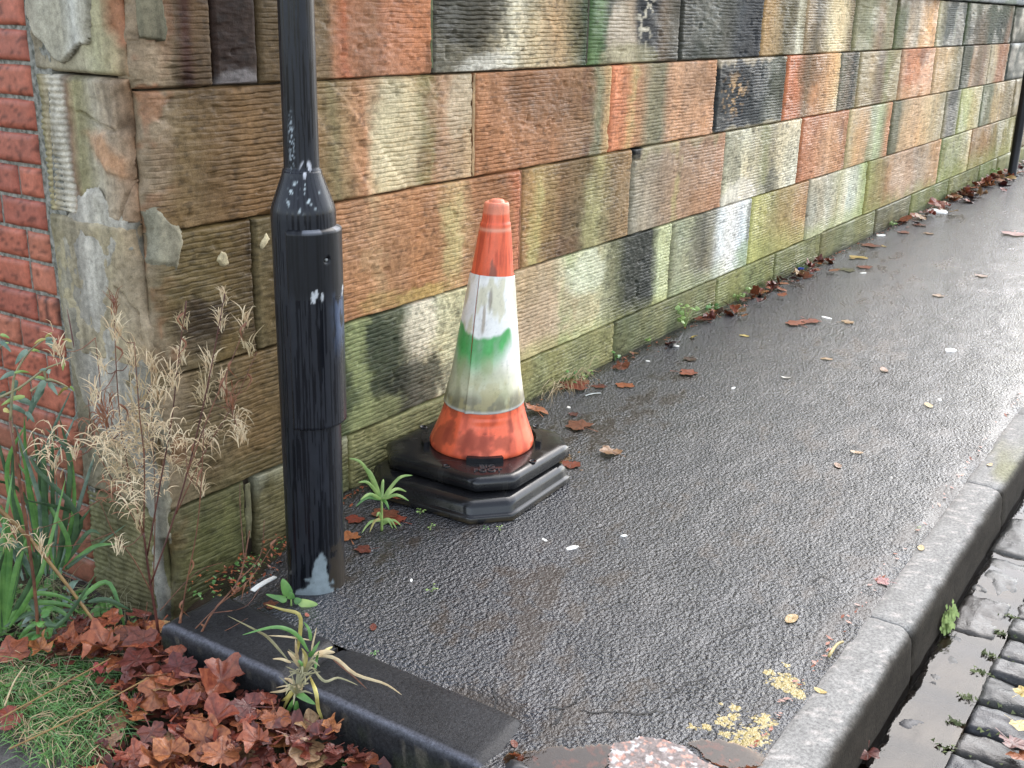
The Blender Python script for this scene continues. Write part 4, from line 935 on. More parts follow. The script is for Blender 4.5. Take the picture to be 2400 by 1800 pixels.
R2_ = [
 (1.94, 2.345, [(0, (142, 128, 92)), (.2, (126, 108, 66)), (.7, (130, 108, 62)), (.9, (116, 92, 52)), (1, (104, 80, 46))], [('b', .5, .3, .32, .22, (66, 50, 40), .75), ('b', .3, .1, .3, .15, (140, 120, 88), .5)], dict(corner=True, rib=.6)),
 (2.345, 2.52, [(0, (124, 106, 66)), (1, (128, 100, 58))], [], dict(rib=.15)),
 (2.52, 3.806, [(0, (176, 120, 74)), (.2, (186, 128, 80)), (.3, (206, 148, 96)), (.42, (190, 134, 86)), (.55, (176, 122, 76)), (.66, (200, 160, 106)), (.74, (172, 116, 70)), (.92, (176, 116, 68)), (.97, (206, 122, 76)), (1, (208, 124, 78))], [('v', .64, .05, (206, 190, 120), .6), ('v', .3, .03, (196, 170, 120), .4), ('b', .3, .1, .1, .1, (200, 160, 80), .5), ('b', .5, .05, .12, .1, (206, 180, 80), .5), ('s', (120, 76, 46), .25)], {}),
 (3.806, 4.753, [(0, (164, 120, 72)), (.14, (182, 150, 88)), (.3, (150, 112, 70)), (.55, (118, 100, 66)), (.65, (176, 158, 98)), (.8, (148, 118, 74)), (1, (170, 132, 86))], [('v', .12, .05, (196, 184, 104), .6), ('v', .62, .08, (190, 178, 110), .6), ('t', .15, (130, 100, 58), .5), ('b', .3, .1, .2, .15, (116, 84, 60), .5)], {}),
 (4.753, 5.838, [(0, (158, 148, 124)), (.18, (178, 158, 132)), (.28, (168, 136, 104)), (.5, (184, 142, 106)), (.8, (188, 138, 100)), (1, (204, 142, 98))], [('t', .15, (160, 150, 100), .5), ('v', .45, .04, (190, 178, 96), .5), ('b', 0, 1.05, .1, .25, (18, 16, 14), 1.0)], dict(rib=.7)),
 (5.838, 7.013, [(0, (214, 200, 160)), (.2, (226, 210, 170)), (.4, (196, 184, 146)), (.5, (160, 156, 108)), (.58, (170, 158, 124)), (.75, (226, 206, 164)), (1, (234, 220, 188))], [('s', (92, 84, 70), .55), ('b', .1, .6, .1, .5, (130, 124, 100), .5), ('v', .5, .07, (152, 146, 100), .7), ('b', .62, .15, .12, .25, (92, 90, 78), .6), ('b', .2, .05, .3, .3, (246, 232, 214), .6)], dict(rib=.55)),
 (7.013, 7.945, [(0, (206, 124, 74)), (.3, (208, 136, 88)), (.6, (220, 160, 110)), (.85, (206, 144, 96)), (1, (176, 116, 72))], [('t', .3, (200, 116, 66), .5), ('b', .85, .7, .06, .2, (110, 60, 40), .5)], dict(rib=.6)),
 (7.945, 9.0, [(0, (198, 168, 110)), (.25, (218, 168, 112)), (.42, (208, 160, 106)), (.5, (166, 160, 116)), (.65, (184, 184, 134)), (.8, (168, 160, 112)), (.92, (206, 138, 84)), (1, (202, 130, 78))], [('v', .7, .05, (206, 212, 150), .6)], {}),
 (9.0, 10.64, [(0, (122, 116, 86)), (.12, (118, 112, 84)), (.2, (216, 176, 126)), (.4, (226, 174, 120)), (.65, (222, 184, 130)), (.85, (190, 164, 118)), (1, (164, 148, 110))], [], dict(rib=.45)),
 (10.64, 11.2, [(0, (160, 146, 110)), (.3, (86, 82, 76)), (.7, (94, 90, 78)), (1, (150, 146, 96))], [], {}),
 (11.2, 12.1, [(0, (178, 174, 104)), (.3, (196, 192, 120)), (.6, (190, 172, 110)), (.9, (188, 172, 122)), (1, (176, 170, 134))], [('s', (220, 214, 160), .4)], {}),
 (12.1, 13.67, [(0, (128, 128, 96)), (.25, (132, 130, 98)), (.35, (196, 170, 122)), (.6, (196, 162, 112)), (.8, (170, 146, 104)), (1, (164, 142, 104))], [], {}),
 (13.67, 15.4, [(0, (160, 138, 98)), (1, (140, 124, 80))], [], {}), (15.4, 17.2, [(0, OLV), (1, B)], [], {}), (17.2, 20, [(0, T), (1, OLV)], [], {})]
R3_ = [
 (1.94, 2.56, [(0, (138, 116, 76)), (.3, (142, 116, 74)), (.7, (134, 108, 66)), (1, (140, 112, 70))], [('g', .25, (120, 110, 66), .5)], dict(corner=True, rib=1.25, tilt=0.0)),
 (2.56, 3.748, [(0, (90, 102, 64)), (.15, (110, 118, 76)), (.26, (96, 100, 70)), (.4, (112, 112, 82)), (.47, P), (.6, (214, 204, 160)), (.75, (206, 196, 146)), (.9, (196, 184, 134)), (1, (186, 172, 122))], [('b', .22, .55, .2, .5, (62, 72, 54), .7), ('b', .47, .2, .2, .33, (58, 60, 50), .85), ('b', .5, .78, .09, .35, (236, 220, 192), .8), ('s', (84, 84, 60), .45), ('v', .2, .05, (190, 196, 120), .5), ('b', .28, .1, .12, .2, (176, 178, 110), .5)], dict(rib=1.3)),
 (3.748, 5.231, [(0, (198, 166, 120)), (.2, (212, 182, 140)), (.3, (214, 206, 158)), (.42, (196, 196, 146)), (.5, (190, 180, 132)), (.6, (120, 120, 86)), (.68, (66, 68, 56)), (.84, (58, 60, 54)), (.9, (200, 200, 142)), (1, (204, 204, 146))], [('b', .18, .3, .22, .5, (216, 182, 144), .6), ('b', .4, .3, .1, .3, (206, 180, 130), .6), ('g', .25, YG, .55), ('b', .42, .75, .12, .3, (224, 222, 188), .7), ('b', .76, .5, .14, .75, (56, 58, 50), .7), ('v', .3, .05, (150, 170, 96), .5)], dict(rib=1.35)),
 (5.231, 6.298, [(0, (160, 158, 118)), (.2, (172, 168, 128)), (.34, (120, 116, 96)), (.46, (150, 142, 118)), (.58, (246, 238, 226)), (.85, (248, 240, 232)), (1, (214, 212, 190))], [('b', .3, .6, .14, .5, (96, 92, 80), .5), ('g', .3, (176, 186, 128), .5), ('b', .95, .15, .15, .3, (150, 168, 118), .7), ('b', .97, .7, .05, .4, (90, 88, 76), .6), ('s', (110, 104, 84), .3)], dict(rib=.9)),
 (6.298, 7.272, [(0, (200, 200, 116)), (.2, (186, 178, 96)), (.45, (176, 150, 90)), (.7, (174, 146, 92)), (.85, (196, 146, 88)), (1, (198, 142, 86))], [('g', .55, (172, 172, 82), .6)], {}),
 (7.272, 8.549, [(0, (190, 176, 148)), (.3, (196, 182, 152)), (.5, (190, 184, 144)), (.62, (228, 218, 188)), (.8, (222, 214, 180)), (.92, (190, 198, 128)), (1, (166, 180, 104))], [('g', .35, (188, 194, 118), .6), ('ridge', .28, .55, .3, 0, .012)], dict(rib=.55)),
 (8.549, 10.71, [(0, (158, 156, 84)), (.12, (160, 140, 82)), (.24, (182, 134, 84)), (.36, (206, 162, 124)), (.55, (188, 148, 114)), (.7, (166, 140, 112)), (.82, (196, 150, 100)), (1, (208, 152, 96))], [('g', .3, (164, 160, 80), .6), ('b', .45, .4, .2, .4, (212, 170, 134), .5)], dict(rib=.5)),
 (10.71, 11.876, [(0, (146, 146, 82)), (.6, (152, 150, 84)), (.82, (176, 160, 110)), (.86, (212, 188, 140)), (1, (206, 180, 132))], [('g', .4, (160, 164, 76), .6)], {}),
 (11.876, 14.0, [(0, (168, 130, 84)), (.35, (172, 132, 82)), (.6, (150, 136, 78)), (1, (170, 154, 78))], [('g', .6, (160, 156, 70), .7)], {}),
 (14.0, 16.0, [(0, OLV), (1, B)], [], {}), (16.0, 18.0, [(0, T), (1, OLV)], [], {}), (18, 20, [(0, OLV), (1, T)], [], {})]
PL = (140, 138, 84)
R4_ = [
 (1.94, 2.262, [(0, (104, 100, 58)), (.4, (116, 118, 68)), (1, (112, 112, 64))], [('g', .45, (74, 82, 42), .7), ('b', .3, .15, .12, .15, (40, 26, 28), .9), ('t', .3, (112, 104, 70), .5)], dict(corner=True, rib=.8)),
 (2.30, 2.75, [(0, (108, 100, 66)), (1, (132, 126, 76))], [('t', .25, (190, 190, 166), .4), ('g', .4, (60, 60, 36), .7)], {}),
 (2.75, 3.62, [(0, (150, 144, 88)), (1, (142, 136, 84))], [('g', .35, (84, 82, 50), .7)], dict(rib=1.2)),
 (3.62, 4.663, [(0, (146, 138, 82)), (.5, (152, 146, 86)), (1, (150, 144, 86))], [('g', .35, (80, 78, 46), .8)], dict(rib=1.1)),
 (4.663, 5.869, [(0, (112, 116, 78)), (.4, (124, 124, 82)), (1, (138, 134, 82))], [('g', .4, (74, 72, 50), .8)], dict(rib=1.2)),
 (5.869, 6.760, [(0, (150, 148, 84)), (1, (132, 134, 72))], [('g', .45, (62, 62, 40), .8)], {}),
 (6.760, 7.62, [(0, (128, 128, 74)), (1, (134, 132, 78))], [('g', .5, (60, 58, 40), .8)], {}),
 (7.62, 8.90, [(0, (124, 122, 80)), (1, (136, 134, 78))], [('g', .5, (60, 58, 40), .8)], dict(rib=1.2)),
 (8.90, 9.907, [(0, (118, 112, 80)), (1, (128, 120, 82))], [('g', .5, (66, 60, 46), .8)], {}),
 (9.907, 11.2, [(0, (132, 132, 74)), (1, (120, 124, 66))], [('g', .5, (60, 64, 40), .8)], {}),
 (11.2, 12.48, [(0, (128, 128, 72)), (1, (120, 122, 70))], [('g', .4, (64, 66, 42), .7)], {}),
 (12.48, 13.35, [(0, (134, 138, 76)), (1, (140, 142, 84))], [('g', .4, (70, 72, 44), .7)], {}),
 (13.35, 15.2, [(0, PL), (1, PL)], [('g', .4, (66, 64, 40), .7)], {}), (15.2, 17.4, [(0, PL), (1, OLV)], [], {}), (17.4, 20, [(0, PL), (1, OLV)], [], {})]
sdn = 100
for rows, lo, hi in ((R0, J1, TOP), (R1_, J2, J1), (R2_, J3, J2), (R3_, J4, J3), (R4_, -0.06, J4)):
    for (x0, x1, st, ft, op) in rows:
        sdn += 7
        l2 = lo - 0.22 if (rows is R4_ and x0 < 2.7) else lo
        stone(x0, x1, l2, hi, st, ft, sdn, tone=(.84 if x1 < 2.7 else 1.22), **op)
# mortar core behind the joints
def box(x0, x1, y0, y1, z0, z1):
    V = [(x0, y0, z0), (x1, y0, z0), (x1, y1, z0), (x0, y1, z0), (x0, y0, z1), (x1, y0, z1), (x1, y1, z1), (x0, y1, z1)]
    return V, [(3, 2, 1, 0), (4, 5, 6, 7), (0, 1, 5, 4), (1, 2, 6, 5), (2, 3, 7, 6), (3, 0, 4, 7)]
v, f = box(2.0, 20.0, D + 0.034, D + 0.42, -0.3, 1.74)
mk('mortar', np.array(v), f, plain_mat('wall_mortar', (84, 68, 46), 0.9, 40, 0.4, 0.6, 0.003), wall, smooth=False)
# coping: long pale weathered slabs with a dripping edge
def cop_cols(V, A, Z, S):
    c = np.array([0.30, 0.31, 0.29])[None, :] * (0.7 + 0.6 * fbm(S * 7, A * 20 + Z * 20, 151, 4))[:, None]
    g_ = sst(0.52, 0.66, fbm(S * 3, Z * 12, 153, 3))[:, None]; c = c + (np.array([0.16, 0.19, 0.11]) - c) * g_ * 0.6
    u = (Z < 0.004)[:, None]; c = c * np.where(u, 0.35, 1.0)  # shade under the slab put into its colour
    return np.concatenate([c, np.full((len(V), 1), 0.6)], 1)
cpf = [(2.95, 0.0), (2.50, 0.0), (2.455, -0.004), (2.445, -0.002), (2.435, 0.006), (2.432, 0.02), (2.432, 0.06), (2.436, 0.09), (2.45, 0.105), (2.70, 0.13), (2.95, 0.105)]
cx = [1.93, 2.9, 3.9, 4.95, 5.9, 6.9, 7.9, 8.95, 9.9, 10.9, 11.95, 12.9, 13.9, 15, 16, 17, 18, 19, 20]
for i in range(len(cx) - 1):
    def fn(A, Z, S):
        wv = 0.018 * (fbm(S * 8, S * 0, 155, 3) - 0.5) * (A < 2.46)
        return S, A + wv, TOP + 0.004 + Z + 0.014 * (fbm(S * 14, A * 9, 157, 3) - 0.5) * (A < 2.47)
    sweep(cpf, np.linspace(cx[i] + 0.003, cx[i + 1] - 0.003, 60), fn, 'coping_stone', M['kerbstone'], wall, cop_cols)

# ---- return face of the wall end (faces the garden): weathered quoins
CRACKS = [[(2.50, 1.37), (2.492, 1.30), (2.50, 1.26)], [(2.56, 1.27), (2.64, 1.285), (2.70, 1.31)], [(2.50, 1.22), (2.505, 1.14), (2.54, 1.08), (2.56, 1.03)], [(2.82, 1.36), (2.83, 1.2), (2.845, 1.05)], [(2.60, .84), (2.52, .78), (2.51, .70)], [(2.70, .32), (2.60, .22), (2.58, .05)]]
def quoin(y0, y1, z0, z1, colfn, seed, hfn=None, rib=0.0):
    ny = int((y1 - y0) / 0.0045); nz = int((z1 - z0) / 0.0042)
    ys = np.linspace(y0, y1, ny); zs = np.linspace(z0, z1, nz)
    Yg, Zg = np.meshgrid(ys, zs, indexing='ij')
    h = 0.022 * (fbm(Yg * 4 + seed, Zg * 4, seed, 4) - 0.5) + 0.012 * (np.floor(5 * fbm(Yg * 7 + seed, Zg * 3.5, seed + 8, 3)) / 5 - .4) + 0.014 * (fbm(Yg * 18, Zg * 15, seed + 2, 4) - 0.5) + 0.006 * (fbm(Yg * 60, Zg * 45, seed + 4, 3) - 0.5)
    for cl in CRACKS:
        for (ya, za), (yb, zb) in zip(cl[:-1], cl[1:]):
            ex, ez = yb - ya, zb - za; tt = np.clip(((Yg - ya) * ex + (Zg - za) * ez) / (ex * ex + ez * ez), 0, 1)
            dd = np.hypot(Yg - ya - tt * ex, Zg - za - tt * ez) + .006 * (fbm(Yg * 50, Zg * 50, 190, 2) - .5)
            h = h - 0.016 * sst(.006, .001, dd)
    ph = (Zg + 0.01 * (fbm(Yg * 6, Zg * 9, seed + 6, 3) - 0.5)) / 0.0175; fr = ph - np.floor(ph)
    rm = rib if not callable(rib) else rib(Yg, Zg)
    h = h - 0.007 * rm * np.exp(-((fr - 0.5) / 0.17) ** 2)
    if hfn: h = h + hfn(Yg, Zg)
    e = np.minimum(np.minimum(y1 - Yg, Zg - z0), z1 - Zg)
    h = h - 0.014 * np.clip(1 - e / 0.012, 0, 1) ** 2
    cw = corner_wear(Zg)
    d0 = np.clip(1 - (Yg - D) / 0.07, 0, 1) ** 2 * cw
    Xv = XR - h * (1 - np.exp(-(Yg - D) / 0.02)) + d0
    Yv = Yg + cw * np.exp(-(Yg - D) / 0.02)
    c = colfn(Yg, Zg)
    V = np.stack([Xv.ravel(), Yv.ravel(), Zg.ravel()], 1); nv = len(V)
    F = gridfaces(ny, nz, True)
    ring = np.concatenate([np.arange(ny) * nz, (ny - 1) * nz + np.arange(1, nz), np.arange(ny - 2, -1, -1) * nz + nz - 1, np.arange(nz - 2, 0, -1)])
    back = V[ring].copy(); back[:, 0] = XR + 0.08
    V = np.concatenate([V, back]); m = len(ring); j = np.arange(m); j2 = (j + 1) % m
    F = np.concatenate([F, np.stack([ring[j], ring[j2], nv + j2, nv + j], 1)])
    rg = np.full((nv, 1), 0.6); cr = np.concatenate([c.reshape(-1, 3), rg], 1)
    cc = np.concatenate([cr, np.concatenate([cr[ring][:, :3] * 0.5, np.full((m, 1), 0.8)], 1)])
    return mk('quoin', V, F, M['stone'], wall, cc)
def qcol(base, seed, layers=()):
    def f(y, z):
        st = fbm(y * 40, z * 3, seed, 3); bl = fbm(y * 10, z * 8, seed + 2, 4)
        ts = np.array([q[0] for q in base]); cs = np.array([lin(q[1]) for q in base])
        yy = y + 0.02 * (fbm(y * 9, z * 6, seed + 4, 3) - 0.5)
        c = np.stack([np.interp(yy, ts, cs[:, k]) for k in range(3)], -1) * (0.25 + 0.95 * st + 0.55 * bl)[..., None] * 1.2
        for poly, colr, k, soft in layers:
            d = poly_sd(y, z, poly) + 0.03 * (fbm(y * 26, z * 26, seed + 6, 3) - 0.5)
            m = (sst(-soft, soft, d) * k)[..., None]
            c = c + (lin(colr) * (0.7 + 0.6 * bl)[..., None] - c) * m
        return np.clip(c, .004, .85)
    return f
def pol(n): return RET_POLY[n]
gq = (172, 162, 134)
quoin(D, 2.872, J1 + 0.035, TOP, qcol([(2.478, (150, 120, 86)), (2.54, (172, 156, 116)), (2.6, (176, 168, 130)), (2.66, gq), (2.87, (150, 136, 112))], 201, [(pol('orange_scar'), (196, 120, 78), .8, .02)]), 203, lambda y, z: -0.016 * sst(-.01, .01, poly_sd(y, z, pol('orange_scar'))))
quoin(D, 2.868, J2 + 0.03, J1 + 0.028, qcol([(2.478, (160, 120, 86)), (2.55, (172, 146, 118)), (2.64, (172, 160, 138)), (2.70, (160, 150, 106)), (2.735, (140, 110, 84)), (2.76, (184, 174, 158)), (2.80, (192, 182, 164)), (2.84, (178, 160, 120)), (2.868, (128, 124, 78))], 211, [(pol('orange_patch'), (214, 150, 98), .7, .02), (pol('hollow'), (84, 60, 40), .7, .015), (pol('grey_bits'), (120, 112, 96), .6, .01)]), 213,
      lambda y, z: -0.030 * sst(-.015, .02, poly_sd(y, z, pol('hollow'))) + 0.006 * sst(-.005, .005, poly_sd(y, z, pol('orange_patch'))) - 0.012 * sst(2.70, 2.69, y) * sst(2.60, 2.66, y), lambda y, z: (.3 + .9 * sst(.3, .6, fbm(y * 8, z * 9, 207, 3))) * sst(2.73, 2.76, y))
quoin(D, 2.868, J3 + 0.03, J2 + 0.024, qcol([(2.478, (150, 124, 92)), (2.6, (168, 152, 120)), (2.75, (160, 146, 120)), (2.868, (150, 138, 104))], 221, [(pol('inset'), (176, 156, 126), .8, .02)]), 223)
quoin(D, 2.852, J4, J3 + 0.024, qcol([(2.478, (138, 118, 82)), (2.7, (146, 134, 106)), (2.86, (140, 130, 106))], 231), 233)
quoin(D, 2.842, -0.30, J4 - 0.006, qcol([(2.478, (120, 114, 72)), (2.6, (128, 120, 80)), (2.7, (118, 112, 74)), (2.842, (110, 108, 70))], 241), 243, None, 0.6)
def relief(name, plane, poly, hgt, colfn, mat, rag=0.012, res=0.005, edge=0.010, parent=None, hn=0.006):
    P_ = np.array(poly); lo = P_.min(0) - 0.02; hi = P_.max(0) + 0.02
    n1 = int((hi[0] - lo[0]) / res) + 2; n2 = int((hi[1] - lo[1]) / res) + 2
    U, W_ = np.meshgrid(np.linspace(lo[0], hi[0], n1), np.linspace(lo[1], hi[1], n2), indexing='ij')
    sd_ = poly_sd(U, W_, poly) + rag * 2 * (fbm(U * 24, W_ * 24, 251, 4) - 0.5)
    h = hgt * sst(0, edge, sd_) + hn * 2 * (fbm(U * 14, W_ * 9, 253, 4) - 0.5) * sst(0, edge, sd_) + 0.0025 * (fbm(U * 60, W_ * 30, 255, 2) - 0.5) - 0.006
    F = gridfaces(n1, n2, plane == 'X'); k = (sd_.ravel()[F] > -0.001).all(1)
    if plane == 'X':
        cw = corner_wear(W_)
        d0 = np.clip(1 - np.abs(U - D) / 0.07, 0, 1) ** 2 * cw
        xx = np.where(U > D, XR - h + d0, XR + (D - U) + cw * np.exp((U - D) / 0.02)); yy = np.where(U > D, U + cw * np.exp(-(U - D) / 0.02), D - h + d0)
        V = np.stack([xx.ravel(), yy.ravel(), W_.ravel()], 1)
    else: V = np.stack([U.ravel(), (D - h).ravel(), W_.ravel()], 1)
    used = np.unique(F[k]); mp = -np.ones(len(V), int); mp[used] = np.arange(len(used))
    cc = np.concatenate([colfn(U, W_).reshape(-1, 3), np.full((n1 * n2, 1), 0.7)], 1)
    return mk(name, V[used], mp[F[k]], mat, parent, cc[used])
# cement patch smeared down over the quoins and round the arris
ins = pol('inset')
morl = qcol([(2.3, (142, 132, 106)), (2.45, (146, 140, 118)), (2.5, (120, 114, 100)), (2.55, (160, 152, 138)), (2.64, (168, 160, 146)), (2.70, (176, 168, 156)), (2.76, (150, 142, 130)), (2.87, (146, 136, 108))], 261, [([(2.60, 0.30), (2.55, 0.5), (2.5, 0.3), (2.52, -.3), (2.62, -.3)], (150, 150, 140), .6, .03)])
relief('mortar_patch', 'X', pol('mortar'), 0.010, morl, M['mortar'], 0.020, 0.004, 0.022, wall, 0.010)
relief('stone_flake', 'X', pol('flake_grey_top'), 0.020, qcol([(2.57, (156, 148, 124)), (2.62, (176, 168, 150)), (2.66, (186, 182, 172)), (2.72, (170, 162, 142)), (2.8, (176, 168, 148)), (2.87, (150, 138, 120))], 271), M['stone'], 0.010, 0.004, 0.006, wall, 0.008)
relief('stone_flake', 'Y', FRONT_POLY['flake_front'], 0.014, qcol([(1.98, (126, 118, 94)), (2.08, (112, 106, 84))], 281), M['stone'], 0.004, 0.004, 0.006, wall, 0.003)
pale = lambda a, b: np.ones(a.shape + (3,)) * lin((216, 196, 150)) * (0.75 + 0.5 * fbm(a * 60, b * 60, 291, 3))[..., None]
relief('mortar_splash', 'Y', FRONT_POLY['chip'], 0.010, pale, M['mortar'], 0.006, 0.0035, 0.008, wall, 0.003)
relief('mortar_splash', 'Y', FRONT_POLY['chip2'], 0.009, pale, M['mortar'], 0.010, 0.0035, 0.008, wall, 0.003)
# flush strip of mortar between the two lowest end stones and in the joint beside the lamp post
relief('mortar_strip', 'Y', [(2.255, -0.02), (2.262, 0.165), (2.287, 0.168), (2.284, 0.05), (2.275, -0.03)], 0.004, lambda a, b: np.ones(a.shape + (3,)) * lin((126, 120, 84)) * (0.7 + 0.6 * fbm(a * 40, b * 40, 295, 3))[..., None], M['mortar'], 0.003, 0.004, 0.006, wall, 0.003)
for x_, za, zb, c_ in ((3.2215, 1.40, 1.74, (96, 104, 62)), (4.292, 1.39, 1.74, (70, 62, 44)), (3.478, 1.0, 1.375, (190, 150, 100)), (3.806, .59, .99, (170, 108, 66))):
    relief('mortar_strip', 'Y', [(x_ - .009, za), (x_ - .009, zb), (x_ + .009, zb), (x_ + .009, za)], 0.002, (lambda cc_: (lambda a, b: np.ones(a.shape + (3,)) * lin(cc_) * (0.7 + 0.6 * fbm(a * 40, b * 20, 297, 3))[..., None]))(c_), M['mortar'], 0.004, 0.004, 0.004, wall, 0.002)

# ------------------------------------------------------------------ brick wall continuing behind the quoins
bw = empty('brick_wall', (XR, 3.2, 0.0), 'red brick wall with grey mortar joining the end of the stone wall', 'wall')
def brick(y0, y1, z0, z1, seed, tone, lines=False):
    ny, nz = max(5, int((y1 - y0) / 0.014)), 9
    U, W_ = np.meshgrid(np.linspace(0, 1, ny), np.linspace(0, 1, nz), indexing='ij')
    Yg = y0 + (y1 - y0) * U + 0.003 * (vn(W_ * 3 + seed, U, 301) - .5); Zg = z0 + (z1 - z0) * W_ + 0.003 * (vn(U * 3 + seed, W_, 303) - .5)
    e = np.minimum(np.minimum(Yg - y0, y1 - Yg), np.minimum(Zg - z0, z1 - Zg))
    h = -0.006 * np.clip(1 - e / 0.008, 0, 1) ** 2 + 0.003 * (fbm(Yg * 30, Zg * 30, 305, 3) - .5) + rnd.uniform(-.002, .002)
    X_ = XR - 0.004 - h
    V = np.stack([X_.ravel(), Yg.ravel(), Zg.ravel()], 1)
    c = lin(tone, .62)[None, :] * (0.72 + 0.55 * fbm(V[:, 1] * 18, V[:, 2] * 26, 307 + seed % 9, 4))[:, None]
    sp = sst(0.62, 0.72, fbm(V[:, 1] * 90, V[:, 2] * 90, 309, 2))[:, None]; c = c * (1 - .55 * sp)
    if lines:
        g_ = sst(.75, .95, np.abs(np.sin(V[:, 1] * 260 + 2 * vn(V[:, 2] * 10, V[:, 1] * 0, 311))))[:, None]; c = c + (lin((70, 40, 36)) - c) * g_ * .8
    low = sst(0.5, 0.2, V[:, 2])[:, None]; c = c + (lin((120, 96, 62)) - c) * low * 0.45
    F = [tuple(reversed(f_)) for f_ in gridfaces(ny, nz)]
    ring = [i * nz for i in range(ny)] + [(ny - 1) * nz + j for j in range(1, nz)] + [i * nz + nz - 1 for i in reversed(range(ny - 1))] + [j for j in reversed(range(1, nz - 1))]
    b = len(V); V = np.concatenate([V, np.stack([np.full(len(ring), XR + 0.05), V[ring, 1], V[ring, 2]], 1)])
    for i in range(len(ring)):
        j = (i + 1) % len(ring); F.append((ring[i], ring[j], b + j, b + i))
    c = np.concatenate([c, c[ring] * .7]); cc = np.concatenate([c, np.full((len(V), 1), 0.5)], 1)
    return mk('brick', V, F, M['brick'], bw, cc)
bt = [(212, 112, 80), (204, 104, 74), (216, 122, 88), (198, 104, 78), (210, 108, 76), (192, 98, 74)]
for k in range(-7, 15):
    z0 = 0.3985 + 0.0942 * k; z1 = z0 + 0.0825
    y = 2.893 - 0.06 * max(0, min(1, (0.9 - z0) / 0.8))
    seqs = {0: [0.100, 0.222, 0.222, 0.108, 0.222, 0.222], 1: [0.205, 0.108, 0.222, 0.222, 0.108, 0.222]}[(k + 1) % 2]
    if k in (4,): seqs = [0.108, 0.222, 0.222, 0.222, 0.108, 0.2]
    if k >= 9: seqs = [0.16 + .06 * (k % 2), 0.222, 0.108, 0.222, 0.222]
    for i, L in enumerate(seqs):
        brick(y, y + L, z0, z1, rnd.randrange(1000), rnd.choice(bt), lines=(k == 3 and i == 0)); y += L + 0.012
v, f = box(XR + 0.006, XR + 0.10, 2.80, 4.6, -0.32, 1.74)
mk('mortar', np.array(v), f, plain_mat('brick_mortar', (176, 172, 162), 0.85, 60, 0.45, 0.8, 0.003, c2=(92, 92, 78)), bw, smooth=False)
# ------------------------------------------------------------------ lamp post in the foreground
LX, LY = 2.15, 2.08
lamp = empty('lamp_post', (LX, LY, 0.0), 'black painted lamp post with a stout door base rising in front of the stone wall', 'lamp post')
VA = math.atan2(-LY, -LX)          # towards the viewer
def steel_cols(r, z, T):
    u = T * 0.085
    st = fbm(u * 300, z * 5.0, 401, 4); st2 = fbm(u * 420, z * 22, 403, 2); bl = fbm(u * 14 + 3, z * 3, 405, 3)
    drip = sst(0.50, 0.58, st)
    dry = np.array([0.013, 0.0145, 0.019]); wetc = np.array([0.0045, 0.005, 0.007])
    c = dry + (wetc - dry) * drip[:, None]
    c = c * (0.7 + 0.6 * bl)[:, None] * (0.85 + 0.3 * st2)[:, None]
    rg = 0.42 - 0.24 * drip + 0.1 * (bl - 0.5)
    dv = (T - VA + math.pi) % (2 * math.pi) - math.pi      # + is to the viewer's right
    # chips down to old grey-blue paint and primer around the foot
    n = fbm(u * 60, z * 60, 407, 4)
    foot = np.hypot((dv + 0.02) / 0.75, (z + 0.01) / 0.055) ; tng = np.hypot((dv - 0.14) / 0.26, (z - 0.04) / 0.085)
    m = sst(1.08, 0.92, np.minimum(foot, tng) + 0.8 * (n - 0.5))[:, None]
    c = c + (np.array([0.20, 0.235, 0.245]) * (0.8 + 0.5 * n)[:, None] - c) * m
    rg = rg + 0.2 * m[:, 0]
    # brown muck on the right of the foot
    mu = (sst(1.1, 0.7, np.hypot((dv - 0.95) / 0.6, z / 0.16) + 0.7 * (n - 0.5)) * (1 - m[:, 0]))[:, None]
    c = c + (np.array([0.028, 0.021, 0.014]) - c) * mu; rg = rg + 0.25 * mu[:, 0]
    # pale flecks: shoulder, neck, left of the shaft
    f = fbm(u * 210, z * 210, 409, 2); f2 = fbm(u * 90, z * 90, 411, 2)
    sh = np.exp(-((dv - 0.02) / 0.6) ** 2 - ((z - 1.135) / 0.035) ** 2)
    c = c + (np.array([0.42, 0.47, 0.47]) - c) * sst(0.60, 0.66, f * 0.4 + f2 * 0.6 + 0.05 * sh - 0.06)[:, None] * sst(.15, .4, sh)[:, None]
    ne = np.exp(-((dv - 0.25) / 0.35) ** 2 - ((z - 1.20) / 0.022) ** 2)
    c = c + (np.array([0.5, 0.5, 0.52]) - c) * (sst(0.55, 0.66, f2 + 0.10 * ne) * sst(.2, .5, ne))[:, None]
    ls = .55 * np.exp(-((dv + 0.55) / 0.25) ** 2 - ((z - 1.27) / 0.09) ** 2)
    c = c + (np.array([0.30, 0.34, 0.36]) - c) * (sst(0.60, 0.68, f + 0.10 * ls) * sst(.15, .5, ls))[:, None]
    return np.concatenate([c, np.clip(rg, .1, .9)[:, None]], 1)
def dense(prof, dz):
    out = []
    for (r0, z0), (r1, z1) in zip(prof[:-1], prof[1:]):
        n = max(1, int(max(abs(z1 - z0), abs(r1 - r0)) / dz))
        out += [(r0 + (r1 - r0) * i / n, z0 + (z1 - z0) * i / n) for i in range(n)]
    return out + [prof[-1]]
lathe(dense([(0.082, -0.12), (0.0822, 0.10), (0.0830, 0.52), (0.0845, 1.02), (0.0850, 1.075), (0.0842, 1.092), (0.081, 1.105), (0.0535, 1.180), (0.0515, 1.188), (0.0505, 1.193)], 0.005), 150, (LX, LY, 0), 'base_column', M['paint'], lamp, steel_cols)
lathe(dense([(0.0500, 1.186), (0.0500, 1.196), (0.0462, 1.199), (0.0455, 1.25), (0.0450, 1.75)], 0.005) + dense([(0.0450, 1.75), (0.043, 3.0), (0.038, 5.2)], 0.2)[1:], 110, (LX, LY, 0), 'shaft', M['paint'], lamp, steel_cols)
